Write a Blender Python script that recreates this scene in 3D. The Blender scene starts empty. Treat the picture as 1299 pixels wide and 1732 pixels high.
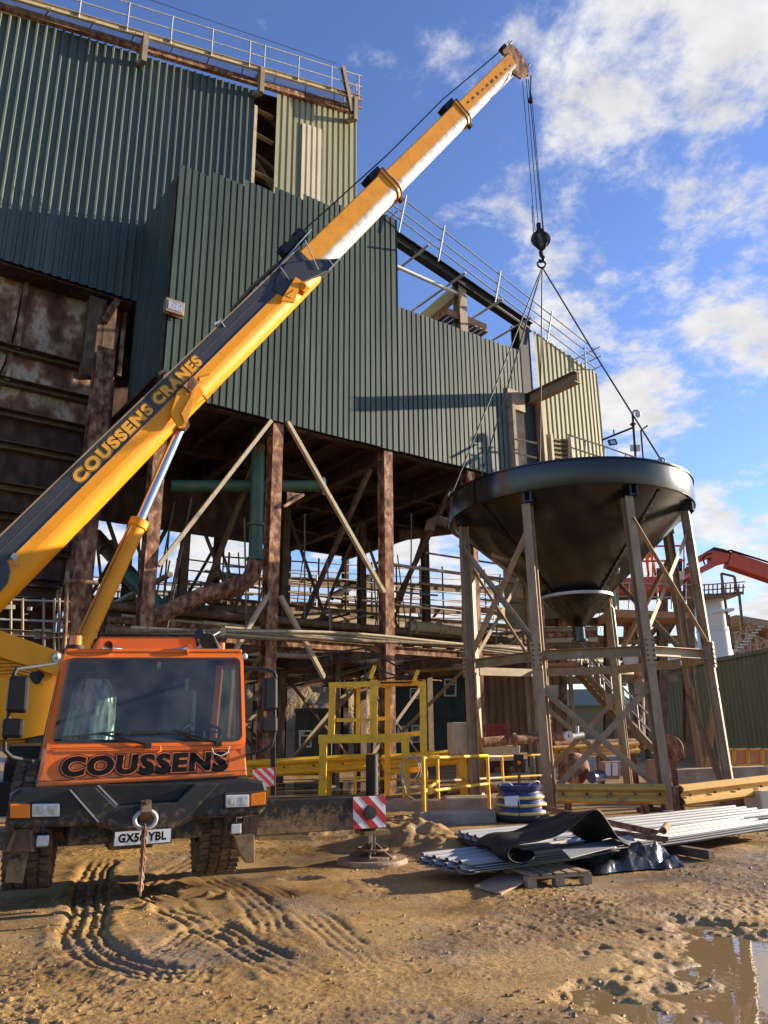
import bpy, math, random
import numpy as np
from mathutils import Vector, Matrix
random.seed(7)
R_ = math.radians
C = bpy.context.scene
COL = C.collection

# ---------------------------------------------------------------- camera, light, exposure
PITCH, ROLL, CAMH, FPX, CX, CY = R_(16.2), R_(0.5), 1.6, 1290.0, 649.5, 866.0
FW = Vector((0, math.cos(PITCH), math.sin(PITCH)))
_U0 = Vector((0, -math.sin(PITCH), math.cos(PITCH)))
_R0 = Vector((1, 0, 0))
RT = _R0*math.cos(ROLL) - _U0*math.sin(ROLL)
UP = _U0*math.cos(ROLL) + _R0*math.sin(ROLL)
EYE = Vector((0, 0, CAMH))
cam = bpy.data.cameras.new('camera')
camo = bpy.data.objects.new('camera', cam); COL.objects.link(camo)
m3 = Matrix((RT, UP, -FW)).transposed()
camo.matrix_world = Matrix.Translation(EYE) @ m3.to_4x4()
cam.sensor_fit = 'VERTICAL'; cam.sensor_height = 24.0
cam.lens = FPX/1732.0*24.0
cam.clip_start = 0.05; cam.clip_end = 5000
C.camera = camo

SUN_AZ, SUN_EL = R_(69.5), R_(15.5)
sd = Vector((math.sin(SUN_AZ)*math.cos(SUN_EL), math.cos(SUN_AZ)*math.cos(SUN_EL), math.sin(SUN_EL)))
sun = bpy.data.lights.new('sun', 'SUN'); sun.energy = 5.0; sun.angle = R_(0.5); sun.color = (1.0, 0.85, 0.63)
suno = bpy.data.objects.new('sun', sun); COL.objects.link(suno)
suno.rotation_euler = sd.to_track_quat('Z', 'Y').to_euler()
suno.location = (40, 10, 40)

C.view_settings.view_transform = 'Standard'; C.view_settings.look = 'None'
C.view_settings.gamma = 1.0; C.view_settings.use_curve_mapping = False
C.view_settings.exposure = 1.35
C.render.engine = 'CYCLES'
C.cycles.max_bounces = 6; C.cycles.diffuse_bounces = 3; C.cycles.glossy_bounces = 3
C.cycles.transparent_max_bounces = 6; C.cycles.transmission_bounces = 4

def ray(x, y): return FW + RT*((x-CX)/FPX) + UP*((CY-y)/FPX)
def at_y(x, y, Y):
    d = ray(x, y); return EYE + d*(Y/d.y)
def gnd(x, y, z=0.0):
    d = ray(x, y); return EYE + d*((z-CAMH)/d.z)
def onpl(x, y, n, w):
    d = ray(x, y); return EYE + d*((w-n.dot(EYE))/n.dot(d))
def proj(p):
    q = p-EYE; z = q.dot(FW); return CX+FPX*q.dot(RT)/z, CY-FPX*q.dot(UP)/z

world = bpy.data.worlds.new('World'); C.world = world; world.use_nodes = True
def build_world():
    nt = world.node_tree; N = nt.nodes; L = nt.links; N.clear()
    out = N.new('ShaderNodeOutputWorld'); bg = N.new('ShaderNodeBackground')
    L.new(bg.outputs[0], out.inputs[0]); bg.inputs[1].default_value = 0.092
    sky = N.new('ShaderNodeTexSky'); sky.sky_type = 'NISHITA'; sky.sun_disc = False
    sky.sun_elevation = SUN_EL; sky.sun_rotation = SUN_AZ
    sky.air_density = 1.0; sky.dust_density = 0.25; sky.ozone_density = 4.0; sky.altitude = 100
    tc = N.new('ShaderNodeTexCoord')
    dirv = tc.outputs['Generated']
    # clouds: noise on a flat layer overhead, thicker in the directions where banks of cloud stand
    sep = N.new('ShaderNodeSeparateXYZ'); L.new(dirv, sep.inputs[0])
    zz = N.new('ShaderNodeMath'); zz.operation = 'MAXIMUM'; L.new(sep.outputs[2], zz.inputs[0]); zz.inputs[1].default_value = 0.0
    za = N.new('ShaderNodeMath'); za.operation = 'ADD'; L.new(zz.outputs[0], za.inputs[0]); za.inputs[1].default_value = 0.22
    div = N.new('ShaderNodeVectorMath'); div.operation = 'DIVIDE'; L.new(dirv, div.inputs[0])
    cmb = N.new('ShaderNodeCombineXYZ')
    for i in range(3): L.new(za.outputs[0], cmb.inputs[i])
    L.new(cmb.outputs[0], div.inputs[1])
    def noise(scale, detail, rough, src, dist=0.0, off=0.0):
        n = N.new('ShaderNodeTexNoise'); n.inputs['Scale'].default_value = scale
        n.inputs['Detail'].default_value = detail; n.inputs['Roughness'].default_value = rough
        n.inputs['Distortion'].default_value = dist
        if off:
            a = N.new('ShaderNodeVectorMath'); a.operation = 'ADD'; L.new(src, a.inputs[0]); a.inputs[1].default_value = (off, off*.7, off*.3); src = a.outputs[0]
        L.new(src, n.inputs['Vector']); return n.outputs[0]
    n1 = noise(6.5, 13, 0.64, div.outputs[0], 0.12, 3.1)
    n2 = noise(1.3, 4, 0.5, div.outputs[0], 0.3, 7.7)
    acc = None
    banks = [((1110, 130), .25, .27), ((1270, 60), .24, .22), ((960, 60), .10, .06), ((1110, 330), .16, .15), ((1000, 500), .16, .24), ((1140, 470), .10, .2), ((1270, 520), .11, .3),
             ((1070, 680), .09, .34), ((1205, 870), .055, .42), ((1190, 880), .07, .25), ((1330, 1010), .16, .34), ((1060, 1040), .2, .3), ((700, 1080), .3, .26), ((380, 960), .14, .3), ((180, 940), .1, .3),
             ((760, 55), .05, .12), ((780, 110), .05, .1), ((650, 230), .07, .1), ((900, 260), .09, .14)]
    for (px, rad, amp) in banks:
        d = ray(*px).normalized()
        v = N.new('ShaderNodeVectorMath'); v.operation = 'DISTANCE'; L.new(dirv, v.inputs[0]); v.inputs[1].default_value = d
        mr = N.new('ShaderNodeMapRange'); mr.interpolation_type = 'SMOOTHSTEP'
        L.new(v.outputs['Value'], mr.inputs[0]); mr.inputs[1].default_value = 0; mr.inputs[2].default_value = rad*1.35
        mr.inputs[3].default_value = amp; mr.inputs[4].default_value = 0
        if acc is None: acc = mr.outputs[0]
        else:
            a = N.new('ShaderNodeMath'); a.operation = 'MAXIMUM'; L.new(acc, a.inputs[0]); L.new(mr.outputs[0], a.inputs[1]); acc = a.outputs[0]
    # wider sky: scattered cloud everywhere else from the large noise
    far = N.new('ShaderNodeMapRange'); L.new(n2, far.inputs[0]); far.inputs[1].default_value = .35; far.inputs[2].default_value = .7
    far.inputs[3].default_value = -0.04; far.inputs[4].default_value = .06
    s1 = N.new('ShaderNodeMath'); s1.operation = 'ADD'; L.new(n1, s1.inputs[0]); L.new(acc, s1.inputs[1])
    s2 = N.new('ShaderNodeMath'); s2.operation = 'ADD'; L.new(s1.outputs[0], s2.inputs[0]); L.new(far.outputs[0], s2.inputs[1])
    cov = N.new('ShaderNodeMapRange'); cov.interpolation_type = 'SMOOTHSTEP'
    L.new(s2.outputs[0], cov.inputs[0]); cov.inputs[1].default_value = .61; cov.inputs[2].default_value = .83
    n3 = noise(9.0, 6, .6, div.outputs[0], .2, 12.3)
    shade = N.new('ShaderNodeMapRange'); L.new(n3, shade.inputs[0]); shade.inputs[1].default_value = .3; shade.inputs[2].default_value = .7
    shade.inputs[3].default_value = .72; shade.inputs[4].default_value = 1.0
    cc = N.new('ShaderNodeVectorMath'); cc.operation = 'SCALE'; cc.inputs[0].default_value = (4.2, 4.18, 4.25); L.new(shade.outputs[0], cc.inputs[3])
    hsv = N.new('ShaderNodeHueSaturation'); L.new(sky.outputs[0], hsv.inputs['Color'])
    hsv.inputs['Saturation'].default_value = 1.02; hsv.inputs['Value'].default_value = 1.14; hsv.inputs['Hue'].default_value = .514
    mix = N.new('ShaderNodeMix'); mix.data_type = 'RGBA'
    L.new(cov.outputs[0], mix.inputs[0]); L.new(hsv.outputs[0], mix.inputs[6]); L.new(cc.outputs[0], mix.inputs[7])
    L.new(mix.outputs[2], bg.inputs[0])
build_world()

# ---------------------------------------------------------------- materials
def mat(name, cols, rough=.6, metal=0.0, scale=6.0, detail=5, stretch=(1, 1, 1), bump=0.0, bscale=None, rough2=None, coat=0.0, dirt=None, spec=None, bdist=.01, vary=0.0, mud=0.0):
    """cols: list of (pos, (r,g,b)) for a noise-driven ramp; dirt: (color, amount, scale) second layer"""
    m = bpy.data.materials.new(name); m.use_nodes = True
    nt = m.node_tree; N = nt.nodes; L = nt.links
    b = N['Principled BSDF']
    geo = N.new('ShaderNodeNewGeometry')
    mp = N.new('ShaderNodeMapping'); L.new(geo.outputs['Position'], mp.inputs[0]); mp.inputs['Scale'].default_value = stretch
    no = N.new('ShaderNodeTexNoise'); L.new(mp.outputs[0], no.inputs['Vector'])
    no.inputs['Scale'].default_value = scale; no.inputs['Detail'].default_value = detail; no.inputs['Roughness'].default_value = .62
    rp = N.new('ShaderNodeValToRGB'); L.new(no.outputs[0], rp.inputs[0])
    if not isinstance(cols, list): cols = [(.3, tuple(c*.88 for c in cols)), (.7, cols)]
    el = rp.color_ramp.elements
    while len(el) < len(cols): el.new(.5)
    for e, (p, c) in zip(el, cols): e.position = p; e.color = (*c, 1)
    colo = rp.outputs[0]
    if dirt:
        dc, amt, dsc = dirt
        n2 = N.new('ShaderNodeTexNoise'); L.new(mp.outputs[0], n2.inputs['Vector']); n2.inputs['Scale'].default_value = dsc; n2.inputs['Detail'].default_value = 7; n2.inputs['Roughness'].default_value = .7
        mr = N.new('ShaderNodeMapRange'); L.new(n2.outputs[0], mr.inputs[0]); mr.inputs[1].default_value = .48; mr.inputs[2].default_value = .68; mr.inputs[3].default_value = 0; mr.inputs[4].default_value = amt
        mx = N.new('ShaderNodeMix'); mx.data_type = 'RGBA'; L.new(mr.outputs[0], mx.inputs[0]); L.new(colo, mx.inputs[6]); mx.inputs[7].default_value = (*dc, 1)
        colo = mx.outputs[2]
    if vary:   # sheets from different batches
        oi = N.new('ShaderNodeObjectInfo'); mv = N.new('ShaderNodeMapRange'); L.new(oi.outputs['Random'], mv.inputs[0]); mv.inputs[3].default_value = 1-vary; mv.inputs[4].default_value = 1+vary
        sc = N.new('ShaderNodeVectorMath'); sc.operation = 'SCALE'; L.new(colo, sc.inputs[0]); L.new(mv.outputs[0], sc.inputs[3]); colo = sc.outputs[0]
    if mud:    # dried mud splashed up from the ground
        sp = N.new('ShaderNodeSeparateXYZ'); L.new(geo.outputs['Position'], sp.inputs[0])
        mz = N.new('ShaderNodeMapRange'); mz.interpolation_type = 'SMOOTHSTEP'; L.new(sp.outputs[2], mz.inputs[0]); mz.inputs[1].default_value = .3; mz.inputs[2].default_value = mud; mz.inputs[3].default_value = .34; mz.inputs[4].default_value = -.06
        nm = N.new('ShaderNodeTexNoise'); L.new(geo.outputs['Position'], nm.inputs['Vector']); nm.inputs['Scale'].default_value = 13; nm.inputs['Detail'].default_value = 9; nm.inputs['Roughness'].default_value = .72
        am = N.new('ShaderNodeMath'); am.operation = 'ADD'; L.new(nm.outputs[0], am.inputs[0]); L.new(mz.outputs[0], am.inputs[1])
        mm = N.new('ShaderNodeMapRange'); L.new(am.outputs[0], mm.inputs[0]); mm.inputs[1].default_value = .58; mm.inputs[2].default_value = .82; mm.inputs[4].default_value = .8
        mx2 = N.new('ShaderNodeMix'); mx2.data_type = 'RGBA'; L.new(mm.outputs[0], mx2.inputs[0]); L.new(colo, mx2.inputs[6]); mx2.inputs[7].default_value = (.26, .165, .075, 1); colo = mx2.outputs[2]
    L.new(colo, b.inputs['Base Color'])
    b.inputs['Metallic'].default_value = metal
    if rough2 is not None:
        mr = N.new('ShaderNodeMapRange'); L.new(no.outputs[0], mr.inputs[0]); mr.inputs[1].default_value = .3; mr.inputs[2].default_value = .7
        mr.inputs[3].default_value = rough; mr.inputs[4].default_value = rough2; L.new(mr.outputs[0], b.inputs['Roughness'])
    else: b.inputs['Roughness'].default_value = rough
    if coat: b.inputs['Coat Weight'].default_value = coat; b.inputs['Coat Roughness'].default_value = .08
    if spec is not None: b.inputs['Specular IOR Level'].default_value = spec
    if bump:
        nb = N.new('ShaderNodeTexNoise'); L.new(mp.outputs[0], nb.inputs['Vector']); nb.inputs['Scale'].default_value = bscale or scale*4; nb.inputs['Detail'].default_value = 6
        bp = N.new('ShaderNodeBump'); bp.inputs['Strength'].default_value = bump; bp.inputs['Distance'].default_value = bdist
        L.new(nb.outputs[0], bp.inputs['Height']); L.new(bp.outputs[0], b.inputs['Normal'])
    return m

M = {}
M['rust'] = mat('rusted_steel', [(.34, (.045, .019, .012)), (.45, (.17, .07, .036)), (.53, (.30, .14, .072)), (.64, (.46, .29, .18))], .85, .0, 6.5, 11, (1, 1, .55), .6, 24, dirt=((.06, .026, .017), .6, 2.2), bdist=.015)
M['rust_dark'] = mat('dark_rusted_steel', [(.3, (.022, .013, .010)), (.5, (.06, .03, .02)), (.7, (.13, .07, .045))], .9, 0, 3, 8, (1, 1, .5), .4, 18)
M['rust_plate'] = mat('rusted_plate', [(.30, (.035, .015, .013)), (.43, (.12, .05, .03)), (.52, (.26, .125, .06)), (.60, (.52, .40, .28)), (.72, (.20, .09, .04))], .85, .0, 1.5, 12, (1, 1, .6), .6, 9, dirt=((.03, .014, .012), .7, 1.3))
M['green'] = mat('dark_green_cladding', [(.3, (.024, .042, .030)), (.7, (.036, .058, .041))], .52, .0, 1.3, 6, (1, 1, .12), .06, 3, rough2=.55, vary=.13, dirt=((.12, .13, .11), .35, 2.2))
M['green_upper'] = mat('weathered_green_cladding', [(.3, (.038, .057, .044)), (.7, (.060, .083, .064))], .5, .0, 1.5, 6, (1, 1, .1), .06, 3, vary=.12, dirt=((.16, .15, .10), .3, 1.8))
M['green_blue'] = mat('blue_green_cladding', [(.3, (.034, .051, .040)), (.7, (.052, .070, .056))], .5, .0, 1.5, 6, (1, 1, .1), .06, 3, rough2=.6, vary=.12, dirt=((.19, .19, .165), .45, 1.4))
M['khaki'] = mat('khaki_cladding', [(.3, (.25, .24, .135)), (.7, (.32, .30, .18))], .6, 0, 2, 6, (1, 1, .15), .05, 3, dirt=((.16, .15, .09), .4, 1.6))
M['cream_sheet'] = mat('cream_sheet', [(.3, (.50, .43, .29)), (.7, (.58, .51, .37))], .6, 0, 2, 5, (1, 1, .3))
M['pale_steel'] = mat('pale_painted_steel', [(.3, (.36, .29, .18)), (.55, (.46, .38, .25)), (.72, (.24, .13, .07))], .7, 0, 5, 7, (1, 1, .4), .2, 20)
M['galv'] = mat('galvanised_steel', [(.3, (.30, .30, .30)), (.7, (.44, .44, .43))], .42, .55, 9, 5, rough2=.6)
M['dusty'] = mat('dusty_galvanised_steel', [(.3, (.19, .135, .080)), (.55, (.29, .21, .13)), (.75, (.37, .285, .185))], .6, .1, 4, 7, (1, 1, .5), .15, 16, dirt=((.24, .125, .055), .6, 2.6))
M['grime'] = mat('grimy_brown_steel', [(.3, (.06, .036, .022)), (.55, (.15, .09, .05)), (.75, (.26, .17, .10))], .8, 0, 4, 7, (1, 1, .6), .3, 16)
M['yellow'] = mat('crane_yellow_paint', [(.3, (.74, .27, .004)), (.7, (.79, .30, .005))], .45, 0, 1.4, 5, rough2=.55, spec=.3, dirt=((.40, .16, .02), .30, 1.7))
M['orange'] = mat('cab_orange_paint', [(.3, (.74, .135, .010)), (.7, (.79, .15, .013))], .38, 0, 1.5, 5, spec=.35, mud=2.0, dirt=((.36, .14, .05), .30, 2.2))
M['tele'] = mat('worn_orange_boom_paint', [(.3, (.64, .25, .018)), (.6, (.72, .30, .024)), (.75, (.50, .19, .03))], .45, 0, 2.2, 7, spec=.3, dirt=((.32, .13, .05), .4, 4))
M['tele_white'] = mat('worn_white_boom_belly', [(.30, (.20, .19, .17)), (.45, (.46, .45, .41)), (.7, (.60, .59, .55))], .45, 0, 3, 8, dirt=((.12, .10, .08), .55, 4))
M['band'] = mat('dark_boom_band', [(.3, (.018, .020, .026)), (.7, (.026, .028, .034))], .45, 0, 2, 4)
M['black'] = mat('black_paint', [(.3, (.006, .006, .007)), (.7, (.011, .011, .012))], .42, 0, 3, 5, rough2=.55, spec=.3, mud=1.0, dirt=((.07, .05, .03), .2, 3))
M['bumper'] = mat('charcoal_bumper', [(.3, (.011, .012, .014)), (.7, (.018, .019, .021))], .40, 0, 3, 5, rough2=.52, spec=.35, mud=1.25, dirt=((.09, .065, .04), .25, 3.5))
M['matt_black'] = mat('matt_black', [(.3, (.010, .010, .010)), (.7, (.018, .018, .018))], .7, 0, 3)
M['rubber'] = mat('muddy_tyre_rubber', [(.35, (.03, .027, .024)), (.55, (.10, .068, .042)), (.7, (.20, .135, .08))], .85, 0, 7, 7, bump=.4, bscale=25)
M['hopper'] = mat('gloss_black_hopper_paint', [(.3, (.006, .007, .008)), (.7, (.010, .011, .012))], .16, 0, 1.2, 5, (1, 1, .4), rough2=.26, spec=.5, bump=.05, bscale=1.6, bdist=.02, dirt=((.035, .030, .022), .35, 1.8))
M['chrome'] = mat('chrome_rod', (.60, .60, .61), .2, 1.0, 3)
M['glass'] = None
M['lamp_clear'] = mat('clear_lamp_lens', [(.3, (.42, .43, .44)), (.7, (.62, .63, .63))], .12, .2, 30)
M['glass_lens'] = mat('lamp_reflector', [(.35, (.20, .20, .21)), (.6, (.55, .56, .57))], .15, .4, 40, 3, (1, 1, .3))
M['amber'] = mat('amber_lens', (.75, .19, .01), .15, 0, 20)
M['plate_white'] = mat('number_plate_white', (.72, .72, .70), .4, 0, 9)
M['ink'] = mat('black_lettering', (.004, .004, .005), .6, spec=.15)
M['letter_yellow'] = mat('yellow_lettering', (.74, .34, .02), .4)
M['letter_orange'] = mat('orange_lettering', (.70, .15, .025), .4)
M['red'] = mat('red_marking', (.50, .022, .02), .4)
M['white'] = mat('white_marking', (.76, .75, .72), .45, dirt=((.4, .35, .28), .3, 6))
M['pipe_green'] = mat('green_pipe_paint', [(.3, (.035, .10, .062)), (.7, (.055, .15, .09))], .45, 0, 4, 6, (1, 1, .4), dirt=((.16, .10, .05), .5, 4))
M['steel_yellow'] = mat('yellow_safety_paint', [(.3, (.74, .38, .008)), (.62, (.86, .47, .010)), (.76, (.32, .13, .03))], .5, 0, 4, 8, dirt=((.22, .12, .05), .45, 6))
M['barrier'] = mat('faded_barrier_yellow', [(.3, (.50, .26, .04)), (.58, (.62, .36, .07)), (.72, (.25, .12, .05))], .55, .1, 4, 8, dirt=((.30, .18, .09), .55, 4))
M['concrete'] = mat('weathered_concrete', [(.3, (.22, .17, .115)), (.5, (.34, .27, .19)), (.7, (.44, .37, .28))], .9, 0, 2.2, 9, bump=.4, bscale=14, dirt=((.14, .08, .045), .5, 1.6))
M['sheet_grey'] = mat('light_grey_roofing', [(.3, (.25, .25, .26)), (.7, (.31, .31, .31))], .5, .0, 3, 5, dirt=((.36, .27, .18), .4, 3))
M['black_rubber'] = mat('black_rubber_belt', [(.3, (.007, .007, .007)), (.7, (.012, .012, .012))], .5, 0, 4, 5, rough2=.65, spec=.25, dirt=((.05, .042, .032), .4, 2.2))
M['poly'] = mat('black_polythene', [(.3, (.016, .016, .017)), (.7, (.03, .03, .03))], .18, 0, 5, 6, bump=.5, bscale=8, bdist=.03, dirt=((.13, .10, .07), .35, 4))
M['wood'] = mat('grey_pallet_wood', [(.3, (.22, .15, .09)), (.7, (.36, .26, .16))], .85, 0, 3, 7, (1, 1, 1), .3, 30)
M['wood_dark'] = mat('wet_dark_timber', [(.3, (.07, .045, .028)), (.7, (.14, .09, .055))], .7, 0, 4, 7, bump=.2)
M['blue'] = mat('blue_casting_paint', [(.3, (.018, .032, .11)), (.7, (.03, .055, .17))], .35, 0, 4, 5, dirt=((.2, .16, .1), .3, 6))
M['cast_yellow'] = mat('yellow_band_paint', [(.3, (.50, .42, .12)), (.7, (.66, .56, .2))], .5, 0, 8, 6)
M['lift_red'] = mat('lift_red_paint', [(.3, (.50, .060, .018)), (.7, (.62, .085, .025))], .4, 0, 2, 5, dirt=((.25, .06, .03), .4, 3))
M['cabin_green'] = mat('dark_cabin_green', [(.3, (.020, .034, .030)), (.7, (.032, .05, .044))], .55, 0, 1.5, 5)
M['shed_green'] = mat('olive_green_sheeting', [(.3, (.14, .14, .07)), (.7, (.18, .175, .09))], .6, 0, 1.5, 5, (1, 1, .2))
M['frame_white'] = mat('white_window_frame', (.72, .72, .70), .5)
M['pane'] = mat('dark_window_pane', (.05, .06, .07), .06, 0, 2, spec=.8)
M['silo'] = mat('pale_silo_paint', [(.3, (.50, .50, .49)), (.7, (.64, .64, .62))], .6, 0, 2, 6, (1, 1, .3), dirt=((.38, .33, .27), .4, 2))
M['sand'] = mat('sand_heap', [(.3, (.15, .085, .035)), (.5, (.23, .14, .06)), (.7, (.30, .195, .09))], .95, 0, .9, 9, bump=.9, bscale=5, bdist=.3)
M['red_bag'] = mat('red_plastic', (.60, .03, .02), .35, 0, 5, bump=.4, bscale=20)
M['cream'] = mat('cream_plastic', [(.3, (.55, .47, .33)), (.7, (.66, .58, .43))], .6, 0, 5, 5, dirt=((.3, .2, .12), .4, 5))
M['hivis'] = mat('orange_workwear', (.72, .14, .02), .8, 0, 12, bump=.2)
M['skin'] = mat('skin', (.48, .27, .18), .55)
M['cable'] = mat('dusty_hose_rubber', [(.3, (.10, .075, .05)), (.7, (.26, .20, .14))], .8, 0, 6, 6)
M['rope'] = mat('steel_wire_rope', (.025, .025, .027), .6, .0, 30)
M['seat'] = mat('blue_grey_seat_cloth', (.045, .055, .085), .9, 0, 20)
M['lining'] = mat('grey_cab_lining', (.09, .095, .10), .8)
M['wrap'] = mat('clear_seat_wrap', [(.35, (.10, .10, .10)), (.6, (.5, .5, .48))], .2, 0, 14, 5, (1, 1, .3), .6, 12)
M['brown_sheet'] = mat('brown_stained_sheeting', [(.3, (.11, .065, .036)), (.55, (.20, .125, .072)), (.75, (.30, .205, .13))], .85, 0, 2, 8, (1, 1, .3), .2, 12)
M['tan_board'] = mat('tan_timber', [(.3, (.30, .15, .075)), (.7, (.42, .23, .13))], .8, 0, 4, 6)

def glass_mat():
    m = bpy.data.materials.new('windscreen_glass'); m.use_nodes = True; nt = m.node_tree; N = nt.nodes; L = nt.links
    N.clear(); out = N.new('ShaderNodeOutputMaterial'); mx = N.new('ShaderNodeMixShader')
    tr = N.new('ShaderNodeBsdfTransparent'); tr.inputs[0].default_value = (.60, .70, .67, 1)
    gl = N.new('ShaderNodeBsdfGlossy'); gl.inputs['Roughness'].default_value = .02; gl.inputs[0].default_value = (.86, .97, .93, 1)
    fr = N.new('ShaderNodeFresnel'); fr.inputs[0].default_value = 1.52
    ad = N.new('ShaderNodeMath'); ad.operation = 'ADD'; ad.inputs[1].default_value = .02; L.new(fr.outputs[0], ad.inputs[0])
    L.new(ad.outputs[0], mx.inputs[0]); L.new(tr.outputs[0], mx.inputs[1]); L.new(gl.outputs[0], mx.inputs[2])
    df = N.new('ShaderNodeBsdfDiffuse'); df.inputs[0].default_value = (.42, .40, .36, 1); m2 = N.new('ShaderNodeMixShader')
    geo = N.new('ShaderNodeNewGeometry'); no = N.new('ShaderNodeTexNoise'); L.new(geo.outputs['Position'], no.inputs['Vector']); no.inputs['Scale'].default_value = 2.4; no.inputs['Detail'].default_value = 6; no.inputs['Roughness'].default_value = .6
    mr = N.new('ShaderNodeMapRange'); L.new(no.outputs[0], mr.inputs[0]); mr.inputs[1].default_value = .38; mr.inputs[2].default_value = .72; mr.inputs[3].default_value = .02; mr.inputs[4].default_value = .12
    L.new(mr.outputs[0], m2.inputs[0]); L.new(mx.outputs[0], m2.inputs[1]); L.new(df.outputs[0], m2.inputs[2]); L.new(m2.outputs[0], out.inputs[0])
    return m
M['glass'] = glass_mat()
def mesh_mat():
    # woven wire infill: real holes are far smaller than a pixel, so a partly open sheet
    m = bpy.data.materials.new('wire_mesh_infill'); m.use_nodes = True; nt = m.node_tree; N = nt.nodes; L = nt.links
    b = N['Principled BSDF']; b.inputs['Base Color'].default_value = (.30, .29, .27, 1); b.inputs['Roughness'].default_value = .6
    b.inputs['Alpha'].default_value = .42
    return m
M['mesh'] = mesh_mat()

# ---------------------------------------------------------------- mesh helpers
class MB:
    def __init__(s): s.v = []; s.f = []; s.m = []; s.s = []
    def add(s, vs, fs, mi=0, sm=False):
        o = len(s.v); s.v += [tuple(v) for v in vs]
        for f in fs: s.f.append([i+o for i in f]); s.m.append(mi); s.s.append(sm)
        return s
    def obox(s, c, ax, ay, az, mi=0):
        c = Vector(c); vs = [c+ax*i+ay*j+az*k for k in (-1, 1) for j in (-1, 1) for i in (-1, 1)]
        return s.add(vs, [(0, 2, 3, 1), (4, 5, 7, 6), (0, 1, 5, 4), (2, 6, 7, 3), (0, 4, 6, 2), (1, 3, 7, 5)], mi)
    def box(s, c, sx, sy, sz, rz=0.0, mi=0):
        c_, s_ = math.cos(rz), math.sin(rz)
        return s.obox(c, Vector((c_, s_, 0))*sx/2, Vector((-s_, c_, 0))*sy/2, Vector((0, 0, sz/2)), mi)
    def prism(s, pts, vec, mi=0):
        n = len(pts); vec = Vector(vec)
        vs = [Vector(p) for p in pts] + [Vector(p)+vec for p in pts]
        fs = [tuple(range(n))[::-1], tuple(range(n, 2*n))] + [(i, (i+1) % n, n+(i+1) % n, n+i) for i in range(n)]
        return s.add(vs, fs, mi)
    def extr(s, prof, p0, p1, up=Vector((0, 0, 1)), mi=0, closed=True, sm=False, cap=True):
        """prof: 2-D (side, up) outline swept from p0 to p1"""
        p0, p1 = Vector(p0), Vector(p1); d = (p1-p0).normalized(); up = Vector(up)
        if abs(d.dot(up)) > .98: up = Vector((0, 1, 0)) if abs(d.y) < .9 else Vector((1, 0, 0))
        sd_ = d.cross(up).normalized(); u2 = sd_.cross(d).normalized(); n = len(prof)
        vs = [p0+sd_*a+u2*b for a, b in prof] + [p1+sd_*a+u2*b for a, b in prof]
        fs = [(i, (i+1) % n, n+(i+1) % n, n+i) for i in range(n if closed else n-1)]
        if closed and cap: fs += [tuple(range(n))[::-1], tuple(range(n, 2*n))]
        return s.add(vs, fs, mi, sm)
    def bar(s, p0, p1, w, h, up=Vector((0, 0, 1)), mi=0):
        return s.extr([(-w/2, -h/2), (w/2, -h/2), (w/2, h/2), (-w/2, h/2)], p0, p1, up, mi)
    def ibeam(s, p0, p1, w, h, up=Vector((0, 0, 1)), t=None, mi=0):
        t = t or max(.014, w*.07); a = w/2; b = h/2
        return s.extr([(-a, -b), (a, -b), (a, -b+t), (t/2, -b+t), (t/2, b-t), (a, b-t), (a, b), (-a, b), (-a, b-t), (-t/2, b-t), (-t/2, -b+t), (-a, -b+t)], p0, p1, up, mi)
    def chan(s, p0, p1, w, h, up=Vector((0, 0, 1)), t=None, mi=0):
        t = t or max(.012, w*.08); a = w/2; b = h/2
        return s.extr([(-a, -b), (a, -b), (a, -b+t), (-a+t, -b+t), (-a+t, b-t), (a, b-t), (a, b), (-a, b)], p0, p1, up, mi)
    def angle(s, p0, p1, w, up=Vector((0, 0, 1)), t=None, mi=0):
        t = t or max(.01, w*.1); a = w/2
        return s.extr([(-a, -a), (a, -a), (a, -a+t), (-a+t, -a+t), (-a+t, a), (-a, a)], p0, p1, up, mi)
    def tube(s, pts, r, seg=10, mi=0, cap=True):
        pts = [Vector(p) for p in pts]; n = len(pts); rs = r if isinstance(r, (list, tuple)) else [r]*n
        d0 = (pts[1]-pts[0]).normalized(); a = Vector((0, 0, 1)) if abs(d0.z) < .9 else Vector((1, 0, 0))
        x = d0.cross(a).normalized(); vs = []
        for i in range(n):
            d = (pts[min(i+1, n-1)]-pts[max(i-1, 0)]).normalized()
            x = (x-d*x.dot(d)).normalized(); y = d.cross(x)
            for k in range(seg):
                t = 2*math.pi*k/seg; vs.append(pts[i]+(x*math.cos(t)+y*math.sin(t))*rs[i])
        fs = [(i*seg+k, i*seg+(k+1) % seg, (i+1)*seg+(k+1) % seg, (i+1)*seg+k) for i in range(n-1) for k in range(seg)]
        s.add(vs, fs, mi, True)
        if cap: s.add(vs[:seg], [tuple(range(seg))[::-1]], mi); s.add(vs[-seg:], [tuple(range(seg))], mi)
        return s
    def lathe(s, prof, org, ax=Vector((0, 0, 1)), seg=24, mi=0, sm=True, xdir=None, a0=0.0, a1=None):
        ax = Vector(ax).normalized(); t = xdir or (Vector((1, 0, 0)) if abs(ax.x) < .9 else Vector((0, 1, 0)))
        x = (t-ax*t.dot(ax)).normalized(); y = ax.cross(x); org = Vector(org); full = a1 is None
        n = seg if full else seg+1; vs = []
        for (r, z) in prof:
            for k in range(n):
                q = a0+(2*math.pi if full else a1-a0)*k/seg
                vs.append(org+ax*z+(x*math.cos(q)+y*math.sin(q))*r)
        fs = []
        for i in range(len(prof)-1):
            for k in range(seg):
                k2 = (k+1) % n
                fs.append((i*n+k, i*n+k2, (i+1)*n+k2, (i+1)*n+k))
        return s.add(vs, fs, mi, sm)
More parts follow.
